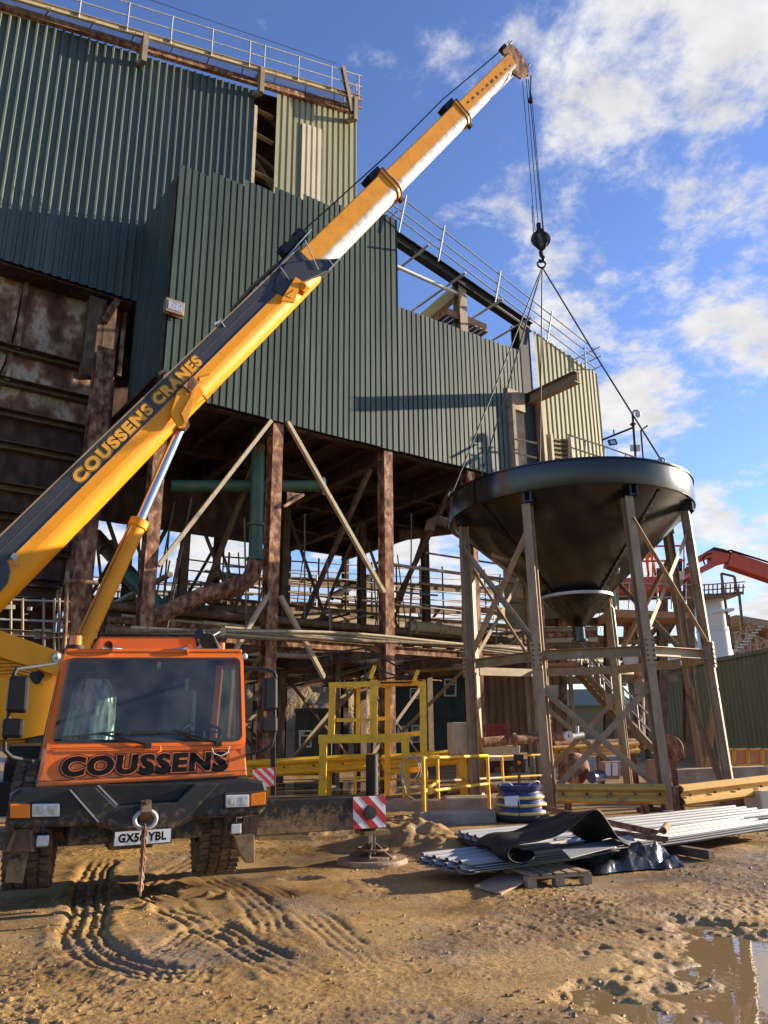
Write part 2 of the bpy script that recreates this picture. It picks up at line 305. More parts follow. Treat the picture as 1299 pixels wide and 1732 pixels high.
    def torus(s, c, ax, Rr, r, seg=20, sg2=8, mi=0, sx=1.0, xdir=None):
        ax = Vector(ax).normalized(); t = xdir or (Vector((1, 0, 0)) if abs(ax.x) < .9 else Vector((0, 1, 0)))
        x = (t-ax*t.dot(ax)).normalized(); y = ax.cross(x); c = Vector(c)
        pts = [c+x*math.cos(2*math.pi*k/seg)*Rr*sx+y*math.sin(2*math.pi*k/seg)*Rr for k in range(seg)]
        vs = []
        for k in range(seg):
            d = (pts[(k+1) % seg]-pts[k-1]).normalized(); o = ax; p = d.cross(o).normalized()
            for j in range(sg2):
                q = 2*math.pi*j/sg2; vs.append(pts[k]+(p*math.cos(q)+o*math.sin(q))*r)
        fs = [(k*sg2+j, k*sg2+(j+1) % sg2, ((k+1) % seg)*sg2+(j+1) % sg2, ((k+1) % seg)*sg2+j) for k in range(seg) for j in range(sg2)]
        return s.add(vs, fs, mi, True)

def tag(o, label=None, cat=None, group=None, kind=None):
    if label: o['label'] = label
    if cat: o['category'] = cat
    if group: o['group'] = group
    if kind: o['kind'] = kind
    return o
def thing(name, loc, label, cat, group=None):
    o = bpy.data.objects.new(name, None); COL.objects.link(o); o.location = Vector(loc); o.empty_display_size = .2
    return tag(o, label, cat, group)
def root_loc(o):
    p = Vector((0, 0, 0)); q = o
    while q is not None:
        p += q.location if q.parent is None else Vector((0, 0, 0)); q = q.parent
    return p
def ob(name, mb, mats, parent=None, bevel=0.0, label=None, recalc=True):
    """link a mesh object; vertices are given in world coordinates"""
    if not isinstance(mats, (list, tuple)): mats = [mats]
    vs = mb.v
    if parent is None:
        a = np.array(vs); org = Vector(((a[:, 0].min()+a[:, 0].max())/2, (a[:, 1].min()+a[:, 1].max())/2, a[:, 2].min()))
    else: org = root_loc(parent)
    me = bpy.data.meshes.new(name)
    me.from_pydata([(x-org.x, y-org.y, z-org.z) for x, y, z in vs], [], mb.f)
    for m in mats: me.materials.append(M[m] if isinstance(m, str) else m)
    if recalc and len(mb.f) < 6000:
        import bmesh
        bm = bmesh.new(); bm.from_mesh(me); bmesh.ops.recalc_face_normals(bm, faces=bm.faces); bm.to_mesh(me); bm.free()
    me.polygons.foreach_set('material_index', mb.m); me.polygons.foreach_set('use_smooth', mb.s)
    me.update()
    if any(mb.s):
        me.set_sharp_from_angle(angle=R_(62)); me.polygons.foreach_set('use_smooth', mb.s)
    o = bpy.data.objects.new(name, me); COL.objects.link(o)
    if parent is None: o.location = org
    else: o.parent = parent
    if bevel:
        bv = o.modifiers.new('bevel', 'BEVEL'); bv.width = bevel; bv.segments = 2; bv.limit_method = 'ANGLE'; bv.angle_limit = R_(40)
    if label: o['label'] = label
    return o
def one(name, mb, mats, label, cat, group=None, bevel=0.0):
    return tag(ob(name, mb, mats, None, bevel), label, cat, group)
def copy_thing(root, delta, label=None, group=None):
    r = root.copy(); COL.objects.link(r); r.location = root.location+Vector(delta)
    if label: r['label'] = label
    if group: r['group'] = group
    def rec(a, b):
        for ch in list(a.children):
            c = ch.copy(); COL.objects.link(c); c.parent = b; rec(ch, c)
    rec(root, r)
    return r

def text_geo(body, off, spacing=1.05, shear=0.0):
    cu = bpy.data.curves.new('t', 'FONT'); cu.body = body; cu.size = 1.0; cu.offset = off; cu.space_character = spacing; cu.fill_mode = 'FRONT'; cu.shear = shear; cu.resolution_u = 4
    to = bpy.data.objects.new('t', cu); COL.objects.link(to)
    bpy.context.view_layer.update()
    me = bpy.data.meshes.new_from_object(to.evaluated_get(bpy.context.evaluated_depsgraph_get()))
    vs = [(v.co.x, v.co.y) for v in me.vertices]; fs = [tuple(p.vertices) for p in me.polygons]
    bpy.data.objects.remove(to); bpy.data.curves.remove(cu); bpy.data.meshes.remove(me)
    return vs, fs
def lettering(parent, body, layers, org, xd, yd, nd, width, height, spacing=1.05, shear=0.0, name='lettering'):
    """layers: [(offset, material)] from back to front; the text fills width x height from org"""
    base, _ = text_geo(body, layers[-1][0], spacing, shear)
    a = np.array(base); x0, y0 = a.min(0); x1, y1 = a.max(0)
    for i, (off, m) in enumerate(layers):
        vs, fs = text_geo(body, off, spacing, shear)
        z = .004+.003*i
        mb = MB().add([org+xd*((x-x0)/(x1-x0)*width)+yd*((y-y0)/(y1-y0)*height)+nd*z for x, y in vs], fs)
        ob(name, mb, m, parent)
# ---------------------------------------------------------------- ground
def vnoise(x, y, seed):
    rg = np.random.default_rng(seed).random((256, 256))
    xi = np.floor(x).astype(int); yi = np.floor(y).astype(int); fx = x-xi; fy = y-yi
    fx = fx*fx*(3-2*fx); fy = fy*fy*(3-2*fy); a = xi & 255; b = yi & 255; a1 = (a+1) & 255; b1 = (b+1) & 255
    return (rg[a, b]*(1-fx)+rg[a1, b]*fx)*(1-fy)+(rg[a, b1]*(1-fx)+rg[a1, b1]*fx)*fy-.5
def fbm(x, y, seed, oct=5, gain=.5):
    t = 0; a = 1
    for i in range(oct): t = t+a*vnoise(x*2**i+i*17.3, y*2**i-i*9.1, seed+i); a *= gain
    return t
def g2(x, y): p = gnd(x, y); return (p.x, p.y)
WATER_Z = -.045
TRACKS = [  # (pixel path, width, depth)
    ([(172, 1455), (158, 1490), (146, 1545), (142, 1580), (158, 1612), (205, 1634), (262, 1645), (345, 1650), (450, 1640), (560, 1612)], .44, 1.0, 0),
    ([(345, 1478), (385, 1497), (420, 1520), (455, 1560), (480, 1610)], .40, .55, 1),
    ([(215, 1492), (255, 1512), (300, 1540), (360, 1570), (420, 1605), (478, 1632), (560, 1668)], .42, .8, 2),
    ([(470, 1550), (400, 1560), (345, 1574), (290, 1606), (250, 1640)], .40, .5, 3),
    ([(345, 1445), (300, 1475), (180, 1530), (40, 1560)], .44, .45, 4),
    ([(280, 1535), (230, 1550), (180, 1568), (90, 1590)], .36, .45, 6),
    ([(430, 1500), (480, 1522), (540, 1560), (600, 1604), (650, 1650)], .36, .35, 5),
]
def seg_dist(X, Y, pts):
    best = np.full(X.shape, 1e9); sg = np.zeros(X.shape); tt = np.zeros(X.shape); acc = 0.0
    for (ax, ay), (bx, by) in zip(pts[:-1], pts[1:]):
        dx, dy = bx-ax, by-ay; l = math.hypot(dx, dy)
        t = np.clip(((X-ax)*dx+(Y-ay)*dy)/(l*l), 0, 1); px = ax+t*dx; py = ay+t*dy
        d = np.hypot(X-px, Y-py); sgn = ((X-ax)*dy-(Y-ay)*dx)/l
        m = d < best; best = np.where(m, d, best); sg = np.where(m, sgn, sg); tt = np.where(m, acc+t*l, tt); acc += l
    return best, sg, tt, acc
def smooth_path(px, n=24):
    P = np.array([g2(*p) for p in px]); t = np.linspace(0, len(P)-1, n); i = np.clip(t.astype(int), 0, len(P)-2); f = (t-i)[:, None]
    P0 = P[np.maximum(i-1, 0)]; P1 = P[i]; P2 = P[i+1]; P3 = P[np.minimum(i+2, len(P)-1)]
    return [tuple(q) for q in .5*((2*P1)+(-P0+P2)*f+(2*P0-5*P1+4*P2-P3)*f*f+(-P0+3*P1-3*P2+P3)*f**3)]
def ground_height(X, Y):
    near = np.clip((26-Y)/14, 0, 1)
    h = .04*fbm(X*.35+3, Y*.35, 11, 3)+.014*fbm(X*1.3, Y*1.3, 21, 4)*near
    ruf = np.clip(.42+1.6*fbm(X*.5+9, Y*.5+4, 31, 4), .08, 1.1)
    cl = fbm(X*7, Y*7, 41, 4, .62)
    gr = fbm(X*26, Y*26, 45, 3, .65)
    h = h+(.010*cl+.010*np.abs(fbm(X*13, Y*13, 51, 3, .6))+.024*np.maximum(gr, -.05))*ruf*near
    lump = np.clip(fbm(X*3.2+40, Y*3.2, 61, 3)-.28, 0, 1); h = h+.05*lump*near*ruf
    # sheltered sand heap behind the outrigger foot, and low spoil beside it
    for (px, py, r, a) in [(715, 1432, .85, .30), (655, 1425, .6, .17), (760, 1448, .5, .12), (300, 1502, .12, .05), (250, 1538, .08, .05), (385, 1522, .10, .06), (352, 1519, .08, .05)]:
        cx, cy = g2(px, py); d2 = ((X-cx)**2+(Y-cy)**2)/r**2
        h = h+a*np.exp(-d2*1.6)*(1+.5*fbm(X*4, Y*4, 71, 3))
    # tyre tracks: a pressed rut with tread bars and raised shoulders
    WX = .05*fbm(X*2.5, Y*2.5, 301, 4); WY = .05*fbm(X*2.5+7, Y*2.5, 311, 4)
    for px, w, dep, sd_ in TRACKS:
        d, sg, tt, L = seg_dist(X+WX, Y+WY, smooth_path(px)); hw = w/2*(1+.25*fbm(X*2, Y*2, 321+sd_, 3)); dep = dep*.72
        fade = np.clip(tt/.5, 0, 1)*np.clip((L-tt)/.9, 0, 1)*np.clip(.9+2.2*fbm(X*1.9+sd_, Y*1.9, 81+sd_, 4), .0, 1.15)
        inn = np.clip((hw-d)/.05, 0, 1); sh = np.exp(-((d-hw-.05)/.06)**2)
        tread = np.maximum(np.cos(2*math.pi*(tt/.085+.8*np.abs(sg)/w)), -.3)
        rib = np.cos(2*math.pi*sg/(w/4.2))
        h = h*(1-.75*inn*fade*min(1, dep))+fade*dep*(inn*(-.026+.017*tread*np.clip(.6+.6*rib, 0, 1)*np.clip(.6+2*fbm(X*5, Y*5, 331, 3), 0, 1.3)+.013*rib+.022*fbm(X*12, Y*12, 95, 4))+sh*.018*(1+1.4*fbm(X*9, Y*9, 91, 3)))
    # wet hollows
    def dip(cx, cy, rx, ry, a, ang=0.0):
        c, s = math.cos(ang), math.sin(ang); x = (X-cx)*c+(Y-cy)*s; y = -(X-cx)*s+(Y-cy)*c
        r = np.sqrt((x/rx)**2+(y/ry)**2)+.55*fbm(X*1.5, Y*1.5, 101, 5, .6); return -a*np.clip(1.25-r, 0, 1)
    c = g2(1360, 1650); k_ = np.clip(1.35-np.hypot((X-c[0]-.45)/1.9, (Y-c[1]+.1)/1.7), 0, 1); h = h*(1-.75*k_); h = h+dip(c[0]+.45, c[1]-.1, 1.6, 1.3, .24, .6)
    c = g2(560, 1412); h = h+dip(c[0], c[1], 1.7, .50, .20)
    c = g2(505, 1330); h = h+dip(c[0], c[1], 3.5, 3.2, .17)
    c = g2(735, 1384); h = h+dip(c[0], c[1], 1.3, .6, .40)
    c = g2(505, 1487); h = h+dip(c[0], c[1], .25, .16, .14)
    c = g2(1230, 1330); h = h+dip(c[0], c[1], 1.5, 2, .10)
    return h
def build_ground():
    ap = 3.0   # the fan's apex lies behind the camera
    ys = np.concatenate([np.geomspace(ap-2.4, ap+3.4, 26, endpoint=False), np.geomspace(ap+3.4, ap+21, 620, endpoint=False), np.geomspace(ap+21, ap+120, 60, endpoint=False), np.geomspace(ap+120, 1500, 14)])
    xr = np.concatenate([np.linspace(-5, -.52, 30, endpoint=False), np.linspace(-.52, .52, 680), np.linspace(.52, 5, 31)[1:]])
    Yg, Xr = np.meshgrid(ys, xr, indexing='ij'); X = Xr*Yg; Y = Yg-ap
    H = ground_height(X.ravel(), Y.ravel()); nr, nc = X.shape
    co = np.stack([X.ravel(), Y.ravel(), H], 1).astype(np.float32)
    i = np.arange(nr*nc).reshape(nr, nc); q = np.stack([i[:-1, :-1], i[:-1, 1:], i[1:, 1:], i[1:, :-1]], -1).reshape(-1, 4).astype(np.int32)
    me = bpy.data.meshes.new('ground'); me.vertices.add(len(co)); me.vertices.foreach_set('co', co.ravel())
    me.loops.add(q.size); me.loops.foreach_set('vertex_index', q.ravel()); me.polygons.add(len(q))
    me.polygons.foreach_set('loop_start', np.arange(0, q.size, 4, dtype=np.int32)); me.polygons.foreach_set('loop_total', np.full(len(q), 4, dtype=np.int32))
    me.polygons.foreach_set('use_smooth', np.ones(len(q), dtype=bool)); me.update(calc_edges=True)
    o = bpy.data.objects.new('ground', me); COL.objects.link(o); me.materials.append(mud_mat()); tag(o, kind='structure', label='churned wet brown mud of the yard with tyre tracks')
def mud_mat():
    m = bpy.data.materials.new('wet_mud'); m.use_nodes = True; nt = m.node_tree; N = nt.nodes; L = nt.links; b = N['Principled BSDF']
    geo = N.new('ShaderNodeNewGeometry')
    def noise(sc, det, ro, off=0):
        mp = N.new('ShaderNodeMapping'); L.new(geo.outputs['Position'], mp.inputs[0]); mp.inputs['Location'].default_value = (off, off*.6, 0)
        n = N.new('ShaderNodeTexNoise'); L.new(mp.outputs[0], n.inputs['Vector']); n.inputs['Scale'].default_value = sc; n.inputs['Detail'].default_value = det; n.inputs['Roughness'].default_value = ro; return n.outputs[0]
    a = noise(.55, 7, .6, 4); r1 = N.new('ShaderNodeValToRGB'); L.new(a, r1.inputs[0]); e = r1.color_ramp.elements
    e[0].position = .33; e[0].color = (.12, .068, .025, 1); e[1].position = .66; e[1].color = (.50, .31, .105, 1); x = e.new(.5); x.color = (.34, .20, .066, 1)
    g = noise(38, 4, .7); r2 = N.new('ShaderNodeValToRGB'); L.new(g, r2.inputs[0]); e = r2.color_ramp.elements
    e[0].position = .36; e[0].color = (.50, .47, .45, 1); e[1].position = .62; e[1].color = (1.12, 1.1, 1.08, 1)
    mx = N.new('ShaderNodeMix'); mx.data_type = 'RGBA'; mx.blend_type = 'MULTIPLY'; mx.inputs[0].default_value = 1; L.new(r1.outputs[0], mx.inputs[6]); L.new(r2.outputs[0], mx.inputs[7])
    # greyish gravel patches
    gp = noise(.8, 6, .65, 21); mr = N.new('ShaderNodeMapRange'); L.new(gp, mr.inputs[0]); mr.inputs[1].default_value = .5; mr.inputs[2].default_value = .64; mr.inputs[3].default_value = 0; mr.inputs[4].default_value = .55
    st = noise(55, 2, .5, 3); r3 = N.new('ShaderNodeValToRGB'); L.new(st, r3.inputs[0]); e = r3.color_ramp.elements
    e[0].position = .4; e[0].color = (.07, .05, .036, 1); e[1].position = .62; e[1].color = (.30, .235, .175, 1)
    m2 = N.new('ShaderNodeMix'); m2.data_type = 'RGBA'; L.new(mr.outputs[0], m2.inputs[0]); L.new(mx.outputs[2], m2.inputs[6]); L.new(r3.outputs[0], m2.inputs[7])
    L.new(m2.outputs[2], b.inputs['Base Color'])
    w = noise(1.3, 6, .6, 9); ro = N.new('ShaderNodeMapRange'); L.new(w, ro.inputs[0]); ro.inputs[1].default_value = .40; ro.inputs[2].default_value = .60; ro.inputs[3].default_value = .30; ro.inputs[4].default_value = .85; L.new(ro.outputs[0], b.inputs['Roughness'])
    b.inputs['Specular IOR Level'].default_value = .45
    bn = noise(46, 8, .72); bp = N.new('ShaderNodeBump'); bp.inputs['Strength'].default_value = .75; bp.inputs['Distance'].default_value = .022; L.new(bn, bp.inputs['Height'])
    bn2 = noise(170, 3, .6); b2 = N.new('ShaderNodeBump'); b2.inputs['Strength'].default_value = .4; b2.inputs['Distance'].default_value = .006; L.new(bn2, b2.inputs['Height']); L.new(bp.outputs[0], b2.inputs['Normal']); L.new(b2.outputs[0], b.inputs['Normal'])
    return m
def water_mat():
    m = bpy.data.materials.new('muddy_water'); m.use_nodes = True; nt = m.node_tree; N = nt.nodes; L = nt.links; b = N['Principled BSDF']
    b.inputs['Base Color'].default_value = (.21, .14, .066, 1); b.inputs['Roughness'].default_value = .012; b.inputs['IOR'].default_value = 1.38; b.inputs['Specular IOR Level'].default_value = 1.0
    geo = N.new('ShaderNodeNewGeometry'); n = N.new('ShaderNodeTexNoise'); L.new(geo.outputs['Position'], n.inputs['Vector']); n.inputs['Scale'].default_value = 5; n.inputs['Detail'].default_value = 3
    bp = N.new('ShaderNodeBump'); bp.inputs['Strength'].default_value = .12; bp.inputs['Distance'].default_value = .012; L.new(n.outputs[0], bp.inputs['Height']); L.new(bp.outputs[0], b.inputs['Normal'])
    return m
build_ground()
def clods():
    rg = np.random.default_rng(5); n = 11000
    Y = 4.2+9.5*rg.random(n)**1.5; X = (rg.random(n)*1.25-.62)*(Y+1.2)
    keep = np.clip(.25+2.2*fbm(X*.6+2, Y*.6, 501, 4)+.35*fbm(X*3, Y*3, 511, 2), 0.04, 1) > rg.random(n)
    X, Y = X[keep], Y[keep]; n = len(X); H = ground_height(X, Y); r = .006+.020*rg.random(n)**3.2
    base = np.array([(1, 0, -.3), (.35, .9, -.3), (-.8, .6, -.3), (-.8, -.55, -.3), (.3, -.95, -.3), (.45, .2, .75), (-.35, .4, .7), (-.1, -.5, .8)])
    fc = [(0, 1, 5), (1, 6, 5), (1, 2, 6), (2, 3, 6), (3, 7, 6), (3, 4, 7), (4, 0, 7), (0, 5, 7), (5, 6, 7)]
    a = rg.random(n)*6.283; ca, sa = np.cos(a), np.sin(a); J = 1+.5*(rg.random((n, 8, 3))-.5)
    B = base[None]*J; P = np.empty((n, 8, 3)); P[:, :, 0] = X[:, None]+r[:, None]*(B[:, :, 0]*ca[:, None]-B[:, :, 1]*sa[:, None]); P[:, :, 1] = Y[:, None]+r[:, None]*(B[:, :, 0]*sa[:, None]+B[:, :, 1]*ca[:, None]); P[:, :, 2] = H[:, None]+r[:, None]*B[:, :, 2]*.8
    F = (np.array(fc)[None]+8*np.arange(n)[:, None, None]).reshape(-1, 3)
    me = bpy.data.meshes.new('mud_clods'); me.from_pydata(P.reshape(-1, 3).tolist(), [], F.tolist()); me.materials.append(bpy.data.materials['wet_mud'])
    o = bpy.data.objects.new('mud_clods', me); COL.objects.link(o); tag(o, 'small clods and stones scattered over the muddy foreground', 'clods', kind='stuff')
clods()
M['water'] = water_mat()
for (px, rx, ry, lab) in [((1330, 1665), 2.9, 2.0, 'large shallow puddle mirroring the sky'), ((560, 1412), 2.4, 1.0, 'narrow puddle beside the crane'), ((505, 1330), 4.6, 3.8, 'flooded ground beyond the crane'), ((735, 1384), 1.6, .8, 'dark water standing in a small pit'), ((505, 1487), .5, .4, 'tiny puddle'), ((1230, 1330), 2, 2.4, 'wet patch under the hopper')]:
    c = g2(*px); n = 40
    mb = MB(); ring = [(c[0]+rx*math.cos(2*math.pi*k/n), c[1]+ry*math.sin(2*math.pi*k/n), WATER_Z) for k in range(n)]
    mb.add(ring, [tuple(range(n))]); o = ob('puddle', mb, 'water'); tag(o, lab, kind='structure')

# ---------------------------------------------------------------- plant building
AZ = R_(54); U = Vector((math.sin(AZ), math.cos(AZ), 0)); NN = Vector((-math.cos(AZ), math.sin(AZ), 0)); ZV = Vector((0, 0, 1))
def fw(x, y, w=18.0): return onpl(x, y, NN, w)
def uz(u, z, w=18.0): return U*u+NN*w+ZV*z
def uof(p): return p.dot(U)
def sheet(parent, mat_, p, ud, width, z0, z1a, z1b, outd, pitch=.20, dep=.042, crest=.58, jit=.0, sl=.07):
    """one profiled sheet: p = lower left corner in plan, ud along the wall, outd towards the viewer"""
    n = max(1, round(width/pitch)); pt = width/n; prof = []
    for i in range(n):
        b = i*pt; prof += [(b, dep), (b+pt*crest, dep), (b+pt*(crest+sl), 0), (b+pt*(1-sl), 0)]
    prof.append((width+.02, dep))
    vs = []
    for t, d in prof:
        q = Vector((p.x, p.y, 0))+ud*t+outd*(d+jit)
        vs += [q+ZV*z0, q+ZV*(z1a+(z1b-z1a)*t/width)]
    k = len(prof); fs = [(2*i, 2*i+2, 2*i+3, 2*i+1) for i in range(k-1)]
    return ob('cladding_sheet', MB().add(vs, fs), mat_, parent, recalc=False)
OUT = -NN
front = thing('clad_building', uz(11, 0, 18), 'green clad plant building raised on rusty steel columns behind the crane', 'building')
rear = thing('clad_building', uz(0, 0, 20.9), 'tall dark green clad block with a railed roof walkway in the top left', 'building')
# tall box front: sheets stepped along a sloping top
ZB = 10.15
uL = uof(fw(303, 288)); uT = uof(fw(670, 440)); uR = uof(fw(879, 600)); zTL = fw(303, 284).z; zTR = fw(668, 370).z
zLL = fw(674, 520).z; zLR = fw(879, 594).z
u = uL; k = 0
while u < uT-.05:
    wd = min(1.0, uT-u); zt = zTL+(zTR-zTL)*((u+.5-uL)/(uT-uL)); sheet(front, 'green' if k != 3 else 'green', uz(u, 0), U, wd, ZB+random.uniform(-.03, .02), zt, zt, OUT, crest=.70, dep=.045, sl=.05, jit=random.uniform(0, .012)); u += wd; k += 1
u = uT; uA = uof(fw(856, 700)); zLi = fw(857, 664).z
while u < uR-.05:
    wd = min(1.0, (uA if u < uA-.01 else uR)-u); zt = zLL+(zLR-zLL)*((u+.5-uT)/(uR-uT)); sheet(front, 'green_blue', uz(u, 0), U, wd, (ZB+random.uniform(-.03, .02)) if u < uA-.01 else zLi, zt, zt, OUT, crest=.68, dep=.045, sl=.05, jit=random.uniform(0, .012)); u += wd
# left return of the box
w = 18.02; zr0 = fw(303, 292).z
while w < 20.85:
    wd = min(.9, 20.88-w); sheet(front, 'green', uz(uL, 0, w+wd), OUT, wd, ZB, zr0, zr0, -U, pitch=.22, dep=.03); w += wd
# corner flashing gap and floodlight come with the box
ob('corner_post', MB().bar(uz(uL+.02, ZB, 18.12), uz(uL+.02, zr0-.1, 18.12), .16, .16), 'rust_dark', front)
# khaki wing
uK0 = uof(fw(901, 562)); uK1 = uof(fw(1014, 700)); zK0 = fw(901, 560).z; zK1 = fw(1008, 632).z
u = uK0
while u < uK1-.05:
    wd = min(1.0, uK1-u); f = lambda t: zK0+(zK1-zK0)*(t-uK0)/(uK1-uK0); sheet(front, 'khaki', uz(u, 0), U, wd, 6.0, f(u), f(u+wd), OUT, pitch=.25, crest=.5, dep=.05); u += wd
ob('wing_return', MB().prism([uz(uK1+.06, 6, 18), uz(uK1+.06, 6, 24), uz(uK1+.06, zK1, 24), uz(uK1+.06, zK1, 18)], U*.05), 'khaki', front)
# concrete panel, frame posts and louvre between green and khaki
pA = uof(fw(857, 700)); pB = uof(fw(905, 700))
ob('concrete_panel', MB().prism([uz(pA+.35, 6, 18.05), uz(pB, 6, 18.05), uz(pB, fw(890, 672).z, 18.05), uz(pA+.35, fw(860, 668).z, 18.05)], NN*.12), 'concrete', front)
ob('frame_post', MB().bar(uz(pA+.15, 6, 17.98), uz(pA+.15, fw(858, 668).z, 17.98), .42, .14, U), 'concrete', front)
ob('lintel', MB().bar(fw(857, 672, 17.96), fw(886, 683, 17.96), .12, .75), 'dusty', front)
ob('frame_post', MB().bar(uz(pB+.15, 6, 17.96), uz(pB+.15, fw(908, 672).z, 17.96), .45, .14, U), 'dusty', front)
ob('beam', MB().ibeam(fw(884, 681, 18.4), fw(884, 681, 18.4)-NN*2.65, .32, .42), 'dusty', front)
ob('column', MB().ibeam(uz(uof(fw(893, 640)), 9, 18.25), uz(uof(fw(893, 640)), fw(890, 556, 18.25).z, 18.25), .55, .45, NN), 'matt_black', front)
# dark louvre opening low on the wing
q0 = fw(930, 738, 17.9); q1 = fw(958, 742, 17.9)
mb = MB()
for i in range(7): mb.bar(q0+ZV*(-.18*i-.1), q1+ZV*(-.18*i-.1), .10, .07)
ob('louvre', mb, 'grime', front)
ob('louvre_frame', MB().bar(fw(928, 735, 17.9), fw(928, 735, 17.9)-ZV*1.6, .3, .12, U).bar(fw(961, 742, 17.9), fw(961, 742, 17.9)-ZV*1.6, .35, .12, U), 'pale_steel', front)
# verge beam, scaffold rails on the sloping roof edge
vb0, vb1 = fw(668, 402, 18.2), fw(896, 556, 18.2)
ob('verge_beam', MB().ibeam(vb0-(vb1-vb0)*.03, vb1, .3, .40), 'matt_black', front)
rail_ends = [((655, 315), (1006, 591)), ((640, 328), (1008, 606)), ((630, 336), (1008, 623))]
for a, b in rail_ends:
    pa, pb = fw(*a, 17.8), fw(*b, 17.8); ob('guard_rail', MB().tube([pa, pb], .026, 8), 'galv', front)
ob('guard_rail', MB().tube([fw(840, 517, 17.8), fw(894, 554, 17.8)], .026, 8), 'galv', front)
for a, b in [((687, 330), (674, 393)), ((752, 381), (741, 442)), ((846.6, 457.5), (837, 513)), ((933.6, 527), (925, 579)), ((988, 588), (991, 620))]:
    ob('guard_post', MB().tube([fw(*a, 17.76), fw(*b, 17.76)], .028, 8), 'galv', front)
for (x, y), l in [((703, 432), 3.0), ((764, 478), 3.4), ((826, 521), 3.0), ((875, 551), 2.6)]:
    p = fw(x, y, 18.1); ob('scaffold_tube', MB().tube([p-NN*.75, p+NN*l], .045, 8), 'galv', front)
for (x, y) in [(1006, 591), (1008, 606), (1008, 623)]:
    p = fw(x, y, 17.8); ob('scaffold_tube', MB().tube([p-NN*.3, p+NN*2.4], .026, 8), 'galv', front)
for (x, y) in [(652, 346), (668, 344), (668, 361)]:
    p = fw(x, y, 17.8); ob('scaffold_tube', MB().tube([p-NN*.2, p+NN*2.2], .026, 8), 'galv', front)
ob('tie_tube', MB().tube([fw(660, 446, 18.3), fw(783, 501, 18.3)], .07, 10), 'white', front)
ob('gantry_column', MB().ibeam(fw(776, 480, 18.35), fw(781, 575, 18.35), .36, .36, NN), 'dusty', front)
ob('rafter', MB().bar(fw(772, 494, 18.45), fw(772, 494, 18.45)+NN*5.5+ZV*-.6, .25, .5), 'khaki', front)
pc = fw(757, 520, 18.4); pd = fw(823, 548, 18.0)
ob('canopy_board', MB().prism([pc, pd, pd-ZV*.28, pc-ZV*.28], NN*.06), 'tan_board', front)
mb = MB()
for i in range(9):
    t = i/8; a = pc.lerp(pd, t)-ZV*.28; mb.bar(a, a+NN*2.2-ZV*.1, .18, .04)
ob('canopy_sheet', mb, 'dusty', front)
ob('canopy_board', MB().prism([pc, pc+NN*2.2, pc+NN*2.2-ZV*.28, pc-ZV*.28], U*.06), 'rust', front)
# deck and floor beams under the box
COLU = [6.08, 9.42, 13.28, 16.75]
ob('floor_deck', MB().obox(uz(13.0, 10.62, 24.5), U*7.2, NN*6.4, ZV*.06), 'rust_dark', front)
ob('back_wall', MB().prism([uz(5.9, 10.6, 31), uz(20.3, 10.6, 31), uz(20.3, 15, 31), uz(5.9, 19, 31)], NN*.1), 'green', front)
ob('side_wall', MB().prism([uz(20.3, 10.6, 18.6), uz(20.3, 10.6, 31), uz(20.3, 13, 31), uz(20.3, 12.0, 18.6)], U*.08), 'green', front)
ob('edge_beam', MB().ibeam(uz(5.9, 10.33, 18.25), uz(20, 10.33, 18.25), .25, .42), 'rust_dark', front)
for i, w in enumerate([21.5, 24.6, 27.8, 30.8]): ob('floor_beam', MB().ibeam(uz(5.9, 10.25, w), uz(20, 10.25, w), .25, .5), 'rust_dark', front)
for u in COLU+[19.9]: ob('floor_beam', MB().ibeam(uz(u, 10.1, 18.3), uz(u, 10.1, 30.9), .28, .6), 'rust_dark', front)
for u in np.arange(7.2, 20, 1.15):
    ob('joist', MB().ibeam(uz(u, 10.42, 18.4), uz(u, 10.42, 30.9), .14, .24), 'rust_dark', front)
for u in COLU:
    ob('column', MB().ibeam(uz(u, 0, 18.2), uz(u, 10.1, 18.2), .32, .36, NN, t=.03), 'rust', front)
for w in (24.6, 30.8):
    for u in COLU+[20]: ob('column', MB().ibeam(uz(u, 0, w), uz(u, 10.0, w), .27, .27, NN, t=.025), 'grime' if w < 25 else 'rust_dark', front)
for u in (19.9,): ob('column', MB().ibeam(uz(u, 0, 18.4), uz(u, 10.1, 18.4), .4, .4, NN, t=.03), 'rust', front)
Z1 = 3.95
for a, b in [(6.08, 9.42), (9.42, 13.28), (13.28, 16.75), (16.75, 19.9)]:
    ob('tie_beam', MB().ibeam(uz(a+.2, Z1, 18.2), uz(b-.2, Z1, 18.2), .16, .22), 'rust', front)
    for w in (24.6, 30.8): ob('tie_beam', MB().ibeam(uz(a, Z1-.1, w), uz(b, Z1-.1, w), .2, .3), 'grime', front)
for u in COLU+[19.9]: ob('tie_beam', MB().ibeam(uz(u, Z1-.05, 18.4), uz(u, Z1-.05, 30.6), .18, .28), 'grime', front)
def brace(a, b, w, d=.14, m='pale_steel'): ob('brace', MB().bar(fw(*a, w), fw(*b, w), d, .1), m, front)
brace((458, 712), (268, 957), 18.0); brace((486, 714), (649, 1002), 18.0)
brace((452, 1008), (394, 1106), 18.0); brace((474, 1008), (548, 1146), 18.0)
for (ua, ub, w) in [(6.1, 9.4, 24.6), (9.4, 13.3, 24.6), (13.3, 16.7, 24.6), (16.7, 20, 24.6), (9.4, 13.3, 30.8), (13.3, 16.7, 30.8), (6.1, 9.4, 30.8)]:
    um = (ua+ub)/2
    for s_, e_ in ((ua, um+.9), (ub, um-.9)):
        ob('brace', MB().angle(uz(s_, 9.9, w), uz(e_, 4.1, w), .14), 'grime', front)
    ob('brace', MB().angle(uz(ua, 3.8, w), uz(ub, .3, w), .13), 'grime', front); ob('brace', MB().angle(uz(ub, 3.8, w), uz(ua, .3, w), .13), 'dusty', front)
